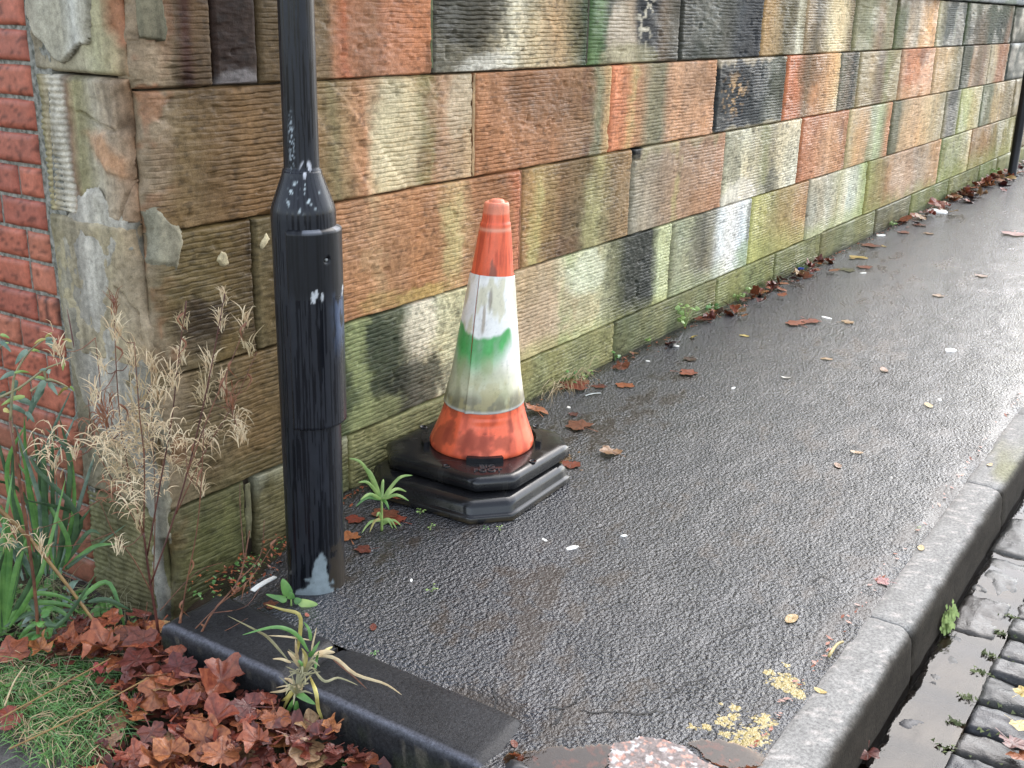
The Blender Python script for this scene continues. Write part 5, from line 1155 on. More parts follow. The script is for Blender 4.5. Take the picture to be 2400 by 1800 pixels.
# access door: a curved plate standing proud, slightly to the right of the viewer
da = VA + 0.56; hw = 1.13
zs = np.linspace(0.503, 1.052, 120); th = np.linspace(-hw, hw, 70)
A_, Z_ = np.meshgrid(th, zs, indexing='ij')
e = np.minimum((hw - np.abs(A_)) * 0.085, np.minimum(Z_ - 0.503, 1.052 - Z_))
rr = 0.0835 + 0.0155 * np.sqrt(np.clip(e / 0.008, 0, 1)) + 0.0008 * (fbm(A_ * 4, Z_ * 9, 421, 3) - .5) - 0.0022 * np.exp(-((A_ + 0.62) / 0.05) ** 2)
hole = np.hypot((A_ - 0.05) * 0.095, Z_ - 0.972); rr = rr - 0.010 * sst(0.0085, 0.0055, hole)
V = np.stack([(LX + rr * np.cos(da + A_)).ravel(), (LY + rr * np.sin(da + A_)).ravel(), Z_.ravel()], 1)
cd = steel_cols(np.full(A_.size, .09), Z_.ravel() + 0.0, (A_ + da).ravel())
uu = A_.ravel(); zz = Z_.ravel()
hi = sst(0.90, 0.86, zz)[:, None]
cd[:, :3] = cd[:, :3] * (0.55 + 0.45 * hi); cd[:, 3] = np.where(zz > 0.87, 0.40, cd[:, 3])
bs = np.exp(-((uu - 0.52) / 0.28) ** 2) * sst(0.89, 0.87, zz) * sst(0.70, 0.82, zz + 0.06 * fbm(uu * 20, zz * 2, 423, 2))
bs = bs * sst(0.30, 0.62, fbm(uu * 9, zz * 30, 425, 3)); cd[:, :3] += (np.array([0.085, 0.12, 0.20]) - cd[:, :3]) * (bs * 0.75)[:, None]
for a0, z0, ra, rz in ((-0.38, 0.875, .07, .016), (-0.30, 0.885, .05, .014), (-0.14, 0.875, .035, .012), (0.78, 0.885, .09, .008), (0.70, 0.872, .05, .006)):
    m = sst(1.1, .8, np.hypot((uu - a0) / ra, (zz - z0) / rz) + .9 * (fbm(uu * 40, zz * 160, 427, 2) - .5))[:, None]
    cd[:, :3] += (np.array([.45, .46, .46]) - cd[:, :3]) * m
tp = (sst(1.040, 1.046, zz) * sst(0.35, .6, fbm(uu * 6, zz * 3, 429, 2)))[:, None]; cd[:, :3] += (np.array([.13, .135, .15]) - cd[:, :3]) * tp
mk('access_door', V, gridfaces(70, 120), M['paint'], lamp, cd)
door = bpy.data.objects['access_door']
hc = (LX + 0.0965 * math.cos(da + .05), LY + 0.0965 * math.sin(da + .05), 0.972)
bm_v, bm_f = [], []
dirn = Vector((math.cos(da + .05), math.sin(da + .05), 0)); sidev = Vector((-dirn.y, dirn.x, 0)); upv = Vector((0, 0, 1))
for k, (rad, off) in enumerate(((0.0045, -0.004), (0.0045, -0.001), (0.002, 0.0), (0.0, 0.0))):
    for j in range(10):
        a = 2 * math.pi * j / 10; q = Vector(hc) + dirn * off + sidev * math.cos(a) * rad + upv * math.sin(a) * rad; bm_v.append(tuple(q))
    if k:
        for j in range(10): bm_f.append(((k - 1) * 10 + j, (k - 1) * 10 + (j + 1) % 10, k * 10 + (j + 1) % 10, k * 10 + j))
mk('lock', np.array(bm_v), bm_f, plain_mat('bare_zinc', (170, 172, 172), .35, 40, .3), door)

# slim post far down the pavement
fp = empty('slim_post', (13.33, 2.31, 0.0), 'slim plain black post standing against the far end of the stone wall', 'post')
lathe(dense([(0.050, -0.05), (0.050, 0.03), (0.0475, 0.035), (0.047, 4.5)], 0.4), 24, (13.33, 2.31, 0), 'pole', M['paint'], fp, lambda r, z, T: np.concatenate([np.array([.010, .010, .012])[None, :] * (0.7 + .6 * fbm(T * 3, z * 2, 431, 3))[:, None], np.full((len(z), 1), .4)], 1))
lathe([(0.075, -0.05), (0.075, 0.006), (0.070, 0.012), (0.05, 0.014)], 24, (13.33, 2.31, 0), 'collar', M['paint'], fp, lambda r, z, T: np.concatenate([np.array([.014, .014, .014])[None, :] + 0 * z[:, None], np.full((len(z), 1), .5)], 1))

# ------------------------------------------------------------------ traffic cone on two stacked bases
CX, CY = 3.095, 2.16
def octa(s, c):      # square with cut corners
    h = s / 2
    return [(-h + c, -h), (h - c, -h), (h, -h + c), (h, h - c), (h - c, h), (-h + c, h), (-h, h - c), (-h, -h + c)]
def base_mesh(cx, cy, yaw, layers, name, parent, colfn, hole=None, sub=10):
    """layers: (side, cut, z); outline is subdivided and the last layer closes with a centre fan"""
    V = []; n = None
    for s, c, z in layers:
        o = octa(s, c); ring = []
        for i in range(8):
            a, b = o[i], o[(i + 1) % 8]
            for k in range(sub):
                t = k / sub; t = t + 0.0
                ring.append((a[0] + (b[0] - a[0]) * t, a[1] + (b[1] - a[1]) * t))
        n = len(ring)
        for x, y in ring:
            V.append((cx + x * math.cos(yaw) - y * math.sin(yaw), cy + x * math.sin(yaw) + y * math.cos(yaw), z))
    F = []
    for L in range(len(layers) - 1):
        for j in range(n):
            F.append((L * n + j, L * n + (j + 1) % n, (L + 1) * n + (j + 1) % n, (L + 1) * n + j))
    F.append(tuple((len(layers) - 1) * n + j for j in range(n))); F.append(tuple(reversed(range(n))))
    V = np.array(V); return mk(name, V, F, M['plastic'], parent, colfn(V))
def rub_cols(V):
    x, y, z = V.T
    c = np.array([0.011, 0.011, 0.012])[None, :] * (0.7 + .6 * fbm(x * 16, y * 16 + z * 9, 441, 4))[:, None]
    d = sst(.55, .72, fbm(x * 30, y * 30, 443, 3))[:, None]; c = c + (np.array([.030, .028, .025]) - c) * d * .5
    b = (sst(0.018, 0.006, z) * sst(.4, .6, fbm(x * 20, y * 20, 445, 2)))[:, None]; c = c + (np.array([.05, .038, .022]) - c) * b
    return np.concatenate([c, (0.17 + 0.15 * d)], 1)
lower = empty('cone_base', (3.015, 2.15, 0.0), 'spare black octagonal cone base lying under the traffic cone', 'cone base')
base_mesh(3.015, 2.15, R(2.2), [(.560, .095, -0.004), (.590, .100, 0.0), (.594, .102, 0.005), (.594, .102, 0.019), (.588, .100, 0.023), (.578, .098, 0.0245), (.574, .098, .029), (.570, .098, .048), (.560, .096, .058), (.544, .093, .066), (.52, .09, .0705), (.48, .085, .072), (.30, .06, .0725)], 'ballast_slab', lower, rub_cols)
cone = empty('traffic_cone', (CX, CY, 0.07), 'tall orange traffic cone with a dirty green smeared white sleeve standing by the wall', 'traffic cone')
UX, UY, UYAW = 3.070, 2.158, R(1.0)
ub = base_mesh(UX, UY, UYAW, [(.50, .085, .0745), (.535, .092, .078), (.546, .094, .084), (.548, .094, .100), (.546, .094, .112), (.536, .092, .121), (.516, .089, .1275), (.48, .083, .1295), (.40, .072, .130)], 'base', cone, rub_cols)
# ribs locking the skirt, handle slots and raised lettering on the base
def arc_box(cx, cy, r0, r1, a0, a1, z0, z1, n=14):
    V = []; F = []
    for i in range(n + 1):
        a = a0 + (a1 - a0) * i / n
        for r, z in ((r0, z0), (r0, z1), (r1, z1 - 0.002), (r1, z0)): V.append((cx + r * math.cos(a), cy + r * math.sin(a), z))
        if i:
            b = 4 * i
            for k in range(4): F.append((b - 4 + k, b - 4 + (k + 1) % 4, b + (k + 1) % 4, b + k))
    F.append((0, 1, 2, 3)); m = 4 * n; F.append((m + 3, m + 2, m + 1, m)); return np.array(V), F
CA = math.atan2(-CY, -CX)
for da_ in (0.06, math.pi / 2 + .06, -math.pi / 2 + .06):
    v, f = arc_box(CX, CY, .196, .216, CA + da_ - .30, CA + da_ + .30, .126, .149)
    mk('rib', v, f, M['plastic'], cone, rub_cols(v), smooth=False)
def disc_hole(x, y, r):
    V = []; F = []
    for k, (rad, z) in enumerate(((r, .1300), (r, .1325), (r * .78, .1325), (r * .72, .1285), (0.0005, .1285))):
        for j in range(16):
            a = 2 * math.pi * j / 16; V.append((x + rad * math.cos(a), y + rad * math.sin(a), z))
        if k:
            for j in range(16): F.append(((k - 1) * 16 + j, (k - 1) * 16 + (j + 1) % 16, k * 16 + (j + 1) % 16, k * 16 + j))
    return np.array(V), F
for a, rd_ in ((CA - .45, .272), (CA + .743, .262), (CA + 2.2, .25), (CA - 2.1, .25)):
    v, f = disc_hole(CX + rd_ * math.cos(a), CY + rd_ * math.sin(a), .014)
    mk('socket', v, f, M['plastic'], cone, rub_cols(v))
def text_mesh(body, size, ext):
    cu = bpy.data.curves.new('lettering_curve', 'FONT'); cu.body = body; cu.size = size; cu.extrude = ext; cu.align_x = 'CENTER'; cu.resolution_u = 2; cu.space_line = 0.82; cu.offset = 0.0005
    cu.bevel_depth = 0.0006
    ob = bpy.data.objects.new('tmp_text', cu); C.objects.link(ob)
    dg = bpy.context.evaluated_depsgraph_get(); me = bpy.data.meshes.new_from_object(ob.evaluated_get(dg))
    v = np.array([q.co[:] for q in me.vertices]); f = [tuple(p.vertices) for p in me.polygons]
    bpy.data.objects.remove(ob); bpy.data.curves.remove(cu); bpy.data.meshes.remove(me)
    return v, f
v, f = text_mesh('BIG\nFOOT', 0.046, 0.0026)
ra = CA + math.pi / 2 + 0.06
ux, uy = math.cos(ra), math.sin(ra)
tx, ty = CX + .262 * math.cos(CA + .08), CY + .262 * math.sin(CA + .08)
w3 = np.stack([tx + v[:, 0] * ux * .78 + v[:, 1] * .8 * -uy, ty + v[:, 0] * uy * .78 + v[:, 1] * .8 * ux, .1302 + v[:, 2]], 1)
mk('lettering', w3, f, M['plastic'], cone, np.concatenate([np.full((len(w3), 3), .040), np.full((len(w3), 1), .22)], 1), smooth=False)
# body
lean = (0.027, -0.037)
CXb, CYb = CX - 0.016, CY - 0.004
def cone_r(z):
    zs_ = [0.126, .132, .140, .150, .165, .185, .210, .24, .267, .30, .391, .56, .731, .80, .88, .893, .897, .90, .935, .955, .962]
    rs_ = [.176, .184, .186, .184, .179, .171, .1605, .150, .142, .137, .1175, .0950, .0722, .0635, .0535, .0520, .0512, .0475, .0440, .0425, .040]
    return np.interp(z, zs_, rs_)
def dent(r, z, T):
    dv = (T - CA + math.pi) % (2 * math.pi) - math.pi
    r = r - 0.010 * np.exp(-((dv - .12) / .34) ** 2 - ((z - .232) / .022) ** 2) + 0.005 * np.exp(-((dv + .55) / .12) ** 2 - ((z - .225) / .04) ** 2) + .004 * np.exp(-((dv - .62) / .14) ** 2 - ((z - .20) / .03) ** 2)
    r = r - 0.004 * np.exp(-((dv - .1) / .30) ** 2 - ((z - .262) / .006) ** 2)
    return r + 0.0012 * (fbm(T * 3, z * 14, 451, 3) - .5), .126 + (z - .126) * 1.031
def cone_cols(r, z, T):
    dv = (T - CA + math.pi) % (2 * math.pi) - math.pi; u = T * .12
    org = lin((255, 98, 38), .92); c = org[None, :] * (0.82 + .32 * fbm(u * 30, z * 8, 453, 4))[:, None]
    fd = (sst(.15, .0, np.abs(z - .28)) * 0)[:, None]
    dark = sst(.50, .70, fbm(u * 60, z * 10, 455, 4) + .10 * sst(.30, .16, z))[:, None]
    c = c + (lin((206, 62, 28)) - c) * dark * .55
    gr = sst(.56, .68, fbm(u * 26, z * 16, 457, 4) + .12 * np.exp(-((dv - .45) / .4) ** 2 - ((z - .17) / .06) ** 2) + .10 * np.exp(-((dv + .55) / .3) ** 2 - ((z - .22) / .06) ** 2))[:, None]
    c = c + (lin((110, 50, 34)) - c) * gr * .5 * sst(.36, .28, z)[:, None]
    sc_ = sst(1.1, .7, np.hypot((dv - .02) / .22, (z - .755) / .055) + .9 * (fbm(u * 50, z * 40, 459, 3) - .5))[:, None]
    c = c + (lin((150, 92, 72)) - c) * sc_ * .8
    pale = (np.exp(-((z - .902) / .006) ** 2))[:, None] + .6 * sst(.948, .957, z)[:, None]
    c = c + (lin((255, 176, 140), .8) - c) * np.clip(pale, 0, 1) * .75
    return np.concatenate([c, (0.30 + .15 * dark + .2 * gr)], 1)
prof = [(0.02, .126)] + [(float(cone_r(z)), z) for z in np.unique(np.concatenate([np.arange(.126, .30, .004), np.arange(.30, .86, .008), np.arange(.86, .9625, .003)]))]
prof += [(.033, .9645), (.030, .962), (.026, .9635), (.024, .970), (.018, .9725), (.012, .9735), (.004, .973)]
prof = [(r_, z_ if z_ < .13 else .13 + (z_ - .13) * 1.0) for r_, z_ in prof]
lathe(prof, 120, (CXb, CYb, 0), 'cone_body', M['plastic'], cone, cone_cols, True, lean, dent)
# faint raised lettering moulded into the skirt
v, f = text_mesh('BIGFOOT', 0.021, 0.0008)
aa = CA + .12 + v[:, 0] / .162; zz = .199 + v[:, 1]
rr_ = cone_r(zz) - 0.0035 + v[:, 2] * 1.0
mk('moulded_lettering', np.stack([CXb + lean[0] * zz + rr_ * np.cos(aa), CYb + lean[1] * zz + rr_ * np.sin(aa), zz], 1), f, M['plastic'], cone, np.concatenate([np.ones((len(v), 3)) * lin((236, 84, 34), .74), np.full((len(v), 1), .35)], 1))
# wrapped sleeve with an overlap seam facing the viewer, smeared green
seam = CA - 0.565
th = np.linspace(0.045, 2 * math.pi + .0, 170); zs = np.linspace(0, 1, 110)
A_, Q = np.meshgrid(th, zs, indexing='ij')
sm = seam + 0.0 + .20 * (1 - Q) * 0
zb = .290 - .010 * np.cos(A_ - .3); zt = .728 + .006 * np.cos(A_)
Z_ = zb + (zt - zb) * Q
lift = 0.0035 + 0.008 * sst(.20, 0.04, A_) * (0.35 + .65 * sst(.5, 0, Q)) + .0018 * (fbm(A_ * 3, Z_ * 9, 461, 3) - .3) + .004 * sst(2 * math.pi - .1, 2 * math.pi + .1, A_) * -.3
rr = cone_r(Z_) + lift
ang = seam + A_ - .13 * (Q - .5) + sst(5.6, 6.28, A_) * .05 * sst(.55, .15, Q)
Zs_ = .126 + (Z_ - .126) * 1.031
V = np.stack([(CXb + lean[0] * Zs_ + rr * np.cos(ang)).ravel(), (CYb + lean[1] * Zs_ + rr * np.sin(ang)).ravel(), Zs_.ravel()], 1)
u = (A_ * .11).ravel(); q = Q.ravel(); z = Z_.ravel(); a1 = A_.ravel()
dv = (ang.ravel() - CA + math.pi) % (2 * math.pi) - math.pi
n4 = fbm(dv * 4, z * 18, 463, 4)
c = np.ones((len(z), 3)) * np.array([.90, .87, .80]) * (0.92 + .12 * n4)[:, None]
c = c * (1 - sst(.52, .34, z)[:, None] * np.array([.0, .05, .22]))
mot = sst(.52, .68, fbm(dv * 2.4, z * 9, 465, 4) + .14 * np.exp(-((z - .66) / .07) ** 2) * sst(.9, .0, np.abs(dv + .05)))[:, None]; c = c + (lin((236, 226, 186), .75) - c) * mot * .8
sp = sst(1.1, .6, np.hypot((dv + .02) / .10, (z - .655) / .05) + 1.0 * (n4 - .5))[:, None]; c = c + (lin((150, 128, 104)) - c) * sp * .7
sp = sst(1.1, .6, np.hypot((dv + .22) / .08, (z - .60) / .06) + 1.0 * (n4 - .5))[:, None]; c = c + (lin((190, 160, 124)) - c) * sp * .7
gz = np.interp(dv, [-1.6, -1.2, -.9, -.6, -.3, 0, .4, .72, .9], [.575, .568, .548, .534, .530, .533, .545, .562, .552])
dgr = z - gz + .016 * (fbm(dv * 5, z * 22, 464, 4) - .5)
wdt = np.interp(dv, [-1.6, -.8, 0, .5, .9], [1.25, 1.15, 1.0, .75, .4])
gm = sst(.007, -.007, dgr) * sst(-.17, -.035, dgr / wdt) * sst(.98, .72, dv + .25 * (n4 - .5)) * (.75 + .5 * n4)
gm = np.clip(gm, 0, 1)
c = c + (lin((26, 172, 60), .85) * (0.8 + .5 * n4)[:, None] - c) * (gm * .95)[:, None]
hz = sst(.47, .40, z + .10 * (fbm(dv * 3, z * 10, 467, 4) - .5)) * sst(1.0, .2, dv - .35 * sst(.42, .3, z) + .4 * (n4 - .5))
c = c + (lin((196, 200, 138)) - c) * (hz * .6)[:, None]
bd = (sst(.365, .31, z + .05 * (fbm(dv * 5, z * 14, 469, 4) - .5)) * sst(.40, .6, fbm(dv * 4 + 4, z * 16, 471, 4) + .12))[:, None]; c = c + (lin((120, 108, 80)) - c) * bd * .8
yl = sst(.52, .62, fbm(dv * 5 + 9, z * 20, 473, 4))[:, None] * sst(.42, .34, z)[:, None]; c = c + (lin((214, 196, 128)) - c) * yl * .6
cr = sst(.02, .0, np.abs(fbm(dv * 6, z * 26, 475, 3) - .5))[:, None]; c = c * (1 - .18 * cr)
eg = np.maximum(sst(.03, .0, q), sst(.97, 1.0, q))[:, None]; c = c + (np.array([.78, .77, .74]) - c) * eg * .6
V2 = V.copy(); nrm = np.stack([np.cos(ang).ravel(), np.sin(ang).ravel(), 0 * z], 1); V2 -= nrm * .0028
F1 = gridfaces(170, 110); nv = len(V)
F = [tuple(f_) for f_ in F1]
idx = lambda i, j: i * 110 + j
edge = [idx(i, 0) for i in range(170)]; 
for a, b in zip(edge[:-1], edge[1:]): F.append((b, a, a + nv, b + nv))
edge = [idx(0, j) for j in range(110)]
for a, b in zip(edge[:-1], edge[1:]): F.append((a, b, b + nv, a + nv))
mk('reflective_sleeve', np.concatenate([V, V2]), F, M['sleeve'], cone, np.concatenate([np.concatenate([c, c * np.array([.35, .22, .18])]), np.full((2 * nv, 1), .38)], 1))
# rotting yellow leaf mush caught between the two bases
parts = []
for i in range(26):
    x = 3.24 + rnd.gauss(0, .022); y = 1.905 + rnd.gauss(0, .012); zc = .074 + rnd.uniform(-.004, .018)
    a = rnd.uniform(0, 6.28); s = rnd.uniform(.006, .014)
    parts.append(([(x + s * math.cos(a + k * 1.57) * (1 if k % 2 else .6), y + s * math.sin(a + k * 1.57) * .8, zc + rnd.uniform(-.004, .005)) for k in range(4)], [(0, 1, 2, 3)]))
v, f = join(parts)
tag(mk('leaf_mush', v, f, plain_mat('mush', (176, 128, 60), .6, 60, .5), None, smooth=False, base=True), 'clot of rotten yellow brown leaf mush wedged between the two cone bases', 'leaf mush')
# ------------------------------------------------------------------ leaves
def leaf_mat(name, c, c2, rough=0.34):
    g = N(name); p = g.obj()
    a = g.noise(9, 4, 0.6, p); b = g.noise(60, 2, 0.5, p)
    oi = g.n('ShaderNodeObjectInfo').outputs['Random']
    col = g.mix(g.ramp(a, 0.35, 0.68), lin(c, .62), lin(c2, .55))
    col = g.mix(g.ramp(b, 0.58, 0.75, 0, 0.6), col, lin(c2) * 0.45)
    hsv = g.n('ShaderNodeHueSaturation'); g.l(col, hsv.inputs['Color'])
    g.l(g.ramp(oi, 0, 1, 0.72, 1.25), hsv.inputs['Value']); g.l(g.ramp(oi, 0, 1, 0.488, 0.512), hsv.inputs['Hue'])
    vein = g.n('ShaderNodeAttribute', attribute_name='vein').outputs['Fac']
    fin = g.mix(g.math('MULTIPLY', vein, .55), hsv.outputs[0], lin(c2) * .30)
    g.bsdf(fin, rough, g.math('ADD', a, g.math('MULTIPLY', vein, -.5)), 0.6, 0.003, 0.3, coat=.12)
    return g.m
LM = {'r': leaf_mat('leaf_russet', (196, 98, 54), (150, 66, 38)), 'm': leaf_mat('leaf_maroon', (150, 76, 56), (108, 52, 42)), 'o': leaf_mat('leaf_orange', (204, 116, 58), (156, 76, 40)),
      't': leaf_mat('leaf_tan', (206, 160, 104), (160, 112, 66)), 'y': leaf_mat('leaf_yellow', (236, 200, 84), (206, 160, 66)), 'g': leaf_mat('leaf_olive', (120, 116, 52), (84, 80, 40)),
      'w': leaf_mat('leaf_bleached', (240, 236, 226), (214, 206, 190)), 'p': leaf_mat('leaf_pink', (206, 110, 98), (160, 76, 70)), 'f': leaf_mat('leaf_faded', (112, 76, 62), (84, 60, 52)), 'd': leaf_mat('leaf_dull', (130, 116, 76), (96, 80, 52))}
def palmate(seed, curl, crumple, simple=False):
    r_ = random.Random(seed); n = 40; V = [(0, 0, 0)]; F = []
    ph = r_.uniform(0, 6.28); la_ = (.85, .35, .65, .2, .5, .75)[seed % 6] if crumple > .3 else (1.0, .45, .8, .25, .65, .9)[seed % 6]; tear = r_.uniform(0, 6.28)
    for ring in (0.34, 0.68, 1.0):
        for i in range(n):
            a = 2 * math.pi * i / n
            if simple: rad = 0.5 / math.hypot(math.cos(a), math.sin(a) / 0.52)
            else:
                d = (a + math.pi) % (2 * math.pi) - math.pi       # stalk at +-pi
                lobe = 0
                for la, ll, lw in ((0, .56, .40), (.98, .50, .36), (-.98, .50, .36), (1.95, .38, .38), (-1.95, .38, .38)):
                    dd = (d - la); lobe = max(lobe, ll * math.exp(-(abs(dd) / lw) ** 1.5))
                rad = (.33 + .10 * (1 - la_)) + lobe * .46 * la_ + 0.030 * math.cos(i * 2.9 + seed) * (1 if i % 2 else -.6)
                if abs(d) > 2.75: rad *= .55
                if crumple > .5 and abs((a - tear + 3.14) % 6.28 - 3.14) < .35: rad *= .62
                rad *= r_.uniform(.93, 1.06)
            k = rad * ring; x = k * math.cos(a); y = k * math.sin(a)
            z = curl * (x * x * math.cos(ph) ** 2 + y * y * math.sin(ph) ** 2) * 2.2 + crumple * 0.30 * (float(fbm(x * 3 + seed, y * 3, seed, 2)) - .5) * (.3 + ring) + crumple * .05 * math.cos(3 * a + seed) * ring
            if crumple > .6: z += crumple * (.55 * abs(x * math.cos(ph + 1) + y * math.sin(ph + 1)) + .10 * math.sin(5 * a + seed) * ring * ring)
            V.append((x, y, z))
    for i in range(n):
        j = (i + 1) % n; F.append((0, 1 + i, 1 + j))
        for q in (0, 1): F.append((1 + q * n + i, 1 + (q + 1) * n + i, 1 + (q + 1) * n + j, 1 + q * n + j))
    if not simple:          # stalk
        b = len(V); V += [(-.12, -.012, .0), (-.12, .012, 0.0), (-.75, .006 + .1 * r_.uniform(-1, 1), .03 * crumple), (-.75, .018, .03 * crumple)]; F.append((b, b + 1, b + 3, b + 2))
    return np.array(V), F
LEAF = {}
def leaf_mesh(kind):
    if kind not in LEAF:
        fam, i = kind
        v, f = {'flat': lambda: palmate(500 + i, .04, .10), 'curl': lambda: palmate(520 + i, .18 - .12 * (i % 3), .55), 'wild': lambda: palmate(540 + i, .35, .95), 'oval': lambda: palmate(560 + i, .15, .2, True)}[fam]()
        va = np.zeros(len(v)); va[0] = .8
        if fam != 'oval':
            for la in (0, .98, -.98, 1.95, -1.95):
                k_ = int(round((la % (2 * math.pi)) / (2 * math.pi) * 40)) % 40
                va[1 + k_] = 1.0; va[41 + k_] = .9; va[81 + k_] = .5
        me = new_mesh('fallen_leaf', v, f, attrs={'vein': va}); me.materials.append(LM['r']); LEAF[kind] = me
    return LEAF[kind]
def put_leaf(kind, mat, x, y, z, size, rz, tilt=0.0, td=0.0, label=None, group=None, name='fallen_leaf', parent=None):
    o = bpy.data.objects.new(name, leaf_mesh(kind)); C.objects.link(o)
    o.location = (x, y, z)
    o.rotation_euler = (Matrix.Rotation(td, 3, 'Z') @ Matrix.Rotation(tilt, 3, 'X') @ Matrix.Rotation(rz, 3, 'Z')).to_euler()
    o.scale = (size, size, size)
    o.material_slots[0].link = 'OBJECT'; o.material_slots[0].material = LM[mat]
    if label: tag(o, label, 'leaf', group)
    return o
def gz(x, y): return float(pave_z(np.array([x]), np.array([y]))[0]) if y > .70 else 0.0
for i, (x, y, k, s, lab) in enumerate(PAVE_LEAVES):
    big = s > 0.085
    fam = ('flat', (0, 3, 4, 6, 9)[i % 5]) if k in 'rmfpgo' and s > .04 else ('oval', i % 4) if (s < .075 or k in 'yw') else ('flat', (0, 3, 4)[i % 3])
    tl = 0.0
    if 'curled' in lab or 'standing' in lab or 'tucked' in lab or 'caught' in lab: fam = ('curl', i % 6); tl = .35
    if 'palmate' in lab: fam = ('curl', 1)
    lift = .012 if fam[0] == 'curl' else .004
    z = (0.0 if y < .70 else gz(x, y)) + lift * (s / .1)
    put_leaf(fam, k, x, y, z + .002, s, rnd.uniform(0, 6.28), tl, rnd.uniform(0, 6.28), lab)
for i, (x, y, z, k, s, lab) in enumerate(ROAD_LEAVES):
    put_leaf(('curl', i % 6), k, x, y, z + .012, s, rnd.uniform(0, 6.28), .2, rnd.uniform(0, 6.28), lab)
COLW = {'r': 'russet', 'm': 'dark maroon', 'o': 'orange brown', 't': 'tan', 'f': 'faded brown'}
drifts = [(5.55, 5.95, 14, .10, 'wet russet leaf in the small wall foot drift above two tiny weeds', 'leaves in the first drift'),
          (6.05, 6.75, 22, .11, 'wet russet leaf in the long wall foot drift left of the blue cap', 'leaves in the long drift'),
          (6.75, 7.5, 20, .11, 'wet russet leaf in the drift of leaves around the blue cap', 'leaves round the blue cap'),
          (9.3, 10.7, 20, .14, 'brown leaf scattered around the white paper by the wall', 'leaves round the white paper'),
          (10.9, 13.2, 60, .17, 'brown leaf in the thick wall foot drift before the far post', 'leaves before the far post'),
          (13.4, 16.0, 20, .18, 'brown leaf in the wall foot drift beyond the far post', 'leaves beyond the far post')]
for x0, x1, n, s, lab, grp in drifts:
    for i in range(n):
        x = rnd.uniform(x0, x1); y = 2.43 - abs(rnd.gauss(0, .07 if x < 9 else .11)) - .01
        kk = rnd.choice('rrrrmmotf' if x < 10 else 'rrrootm')
        lab2 = lab.replace('russet' if 'russet' in lab else 'brown', COLW[kk], 1)
        put_leaf((rnd.choice(['curl', 'wild', 'curl', 'flat']), rnd.randrange(5)), kk, x, y, gz(x, y) + rnd.uniform(.008, .035), s * rnd.uniform(.4, .85), rnd.uniform(0, 6.28), rnd.gauss(0, .45), rnd.uniform(0, 6.28), lab2, COLW[kk] + ' ' + grp)
# drift beside the end kerb: the largest leaves singly, the crumbs as one mass
def inpoly(x, y, P): return float(poly_sd(np.array([x]), np.array([y]), P)[0])
def zone_of(x, y): return 'close under the end kerb' if x > 1.60 and y < 2.2 else 'round the foot of the dry weed' if y > 2.2 else 'near the grass tuft' if y > 1.95 else 'at the bottom edge of the litter'
labels_big = ['broad rust brown leaf lying flat beside the grass tuft', 'glossy maroon leaf leaning on the foot of the dry weed', 'small dark leaf standing against the wall corner behind the dry weed', 'large orange brown leaf tilted up against the end kerb', 'flat maroon veined leaf left of the large tilted leaf', 'curled chestnut leaf in the middle of the leaf drift']
heap = lambda x, y: -0.150 + 0.055 * float(sst(1.40, 1.70, np.array(x))) 
for i, (x, y, s) in enumerate(BIG_LEAVES):
    k = ['r', 'm', 'm', 'o', 'm', 'o', 'r', 'o', 'r', 'o', 'm', 'r'][i % 12]
    lab = labels_big[i] if i < 6 else 'broad %s leaf on top of the litter %s' % (COLW[k], zone_of(x, y))
    k = ['r', 'm', 'm', 'o', 'm', 'o', 'r', 'o', 'r', 'o', 'm', 'r'][i % 12]
    kind = ('curl' if i % 3 else 'wild', i % 6)
    put_leaf(kind, k, min(x, 1.70), y, heap(x, y) + .045, s * .82, rnd.uniform(0, 6.28), rnd.uniform(.1, .55), VA + 1.57 + rnd.gauss(0, .5), lab, ('broad %s leaves %s' % (COLW[k], zone_of(x, y))) if i >= 6 else None)
def litter_words(k, x, y):
    zone = zone_of(x, y)
    t = 'wet %s leaf in the litter %s' % (COLW[k], zone)
    return t, '%s litter leaves %s' % (COLW[k], zone)
cnt = 0
while cnt < 120:
    x = rnd.uniform(1.2, 1.9); y = rnd.uniform(1.2, 2.65)
    d = inpoly(x, y, LITTER_POLY)
    if d < -.01 or (x > 1.70 and y < 2.27): continue
    cnt += 1; kk = rnd.choice('rrrrrmooot')
    put_leaf((rnd.choice(['curl', 'wild', 'curl', 'flat']), rnd.randrange(6)), kk, x, y, heap(x, y) + rnd.uniform(.0, .045), rnd.uniform(.035, .095), rnd.uniform(0, 6.28), rnd.gauss(0, .22), rnd.uniform(0, 6.28), *litter_words(kk, x, y))
parts = []
for i in range(1500):
    x = rnd.uniform(1.15, 1.72); y = rnd.uniform(1.1, 2.75)
    d = inpoly(x, y, LITTER_POLY)
    if d < -.12 * rnd.random(): continue
    a = rnd.uniform(0, 6.28); s = rnd.uniform(.006, .022); zc = heap(x, y) + rnd.uniform(-.02, .03); t = rnd.gauss(0, .4)
    parts.append(([(x + s * math.cos(a + b) * q, y + s * math.sin(a + b) * q, zc + t * s * math.cos(b + 1)) for b, q in ((0, 1), (1.3, .6), (2.4, .9), (3.6, .7), (5, .8))], [(0, 1, 2, 3, 4)]))
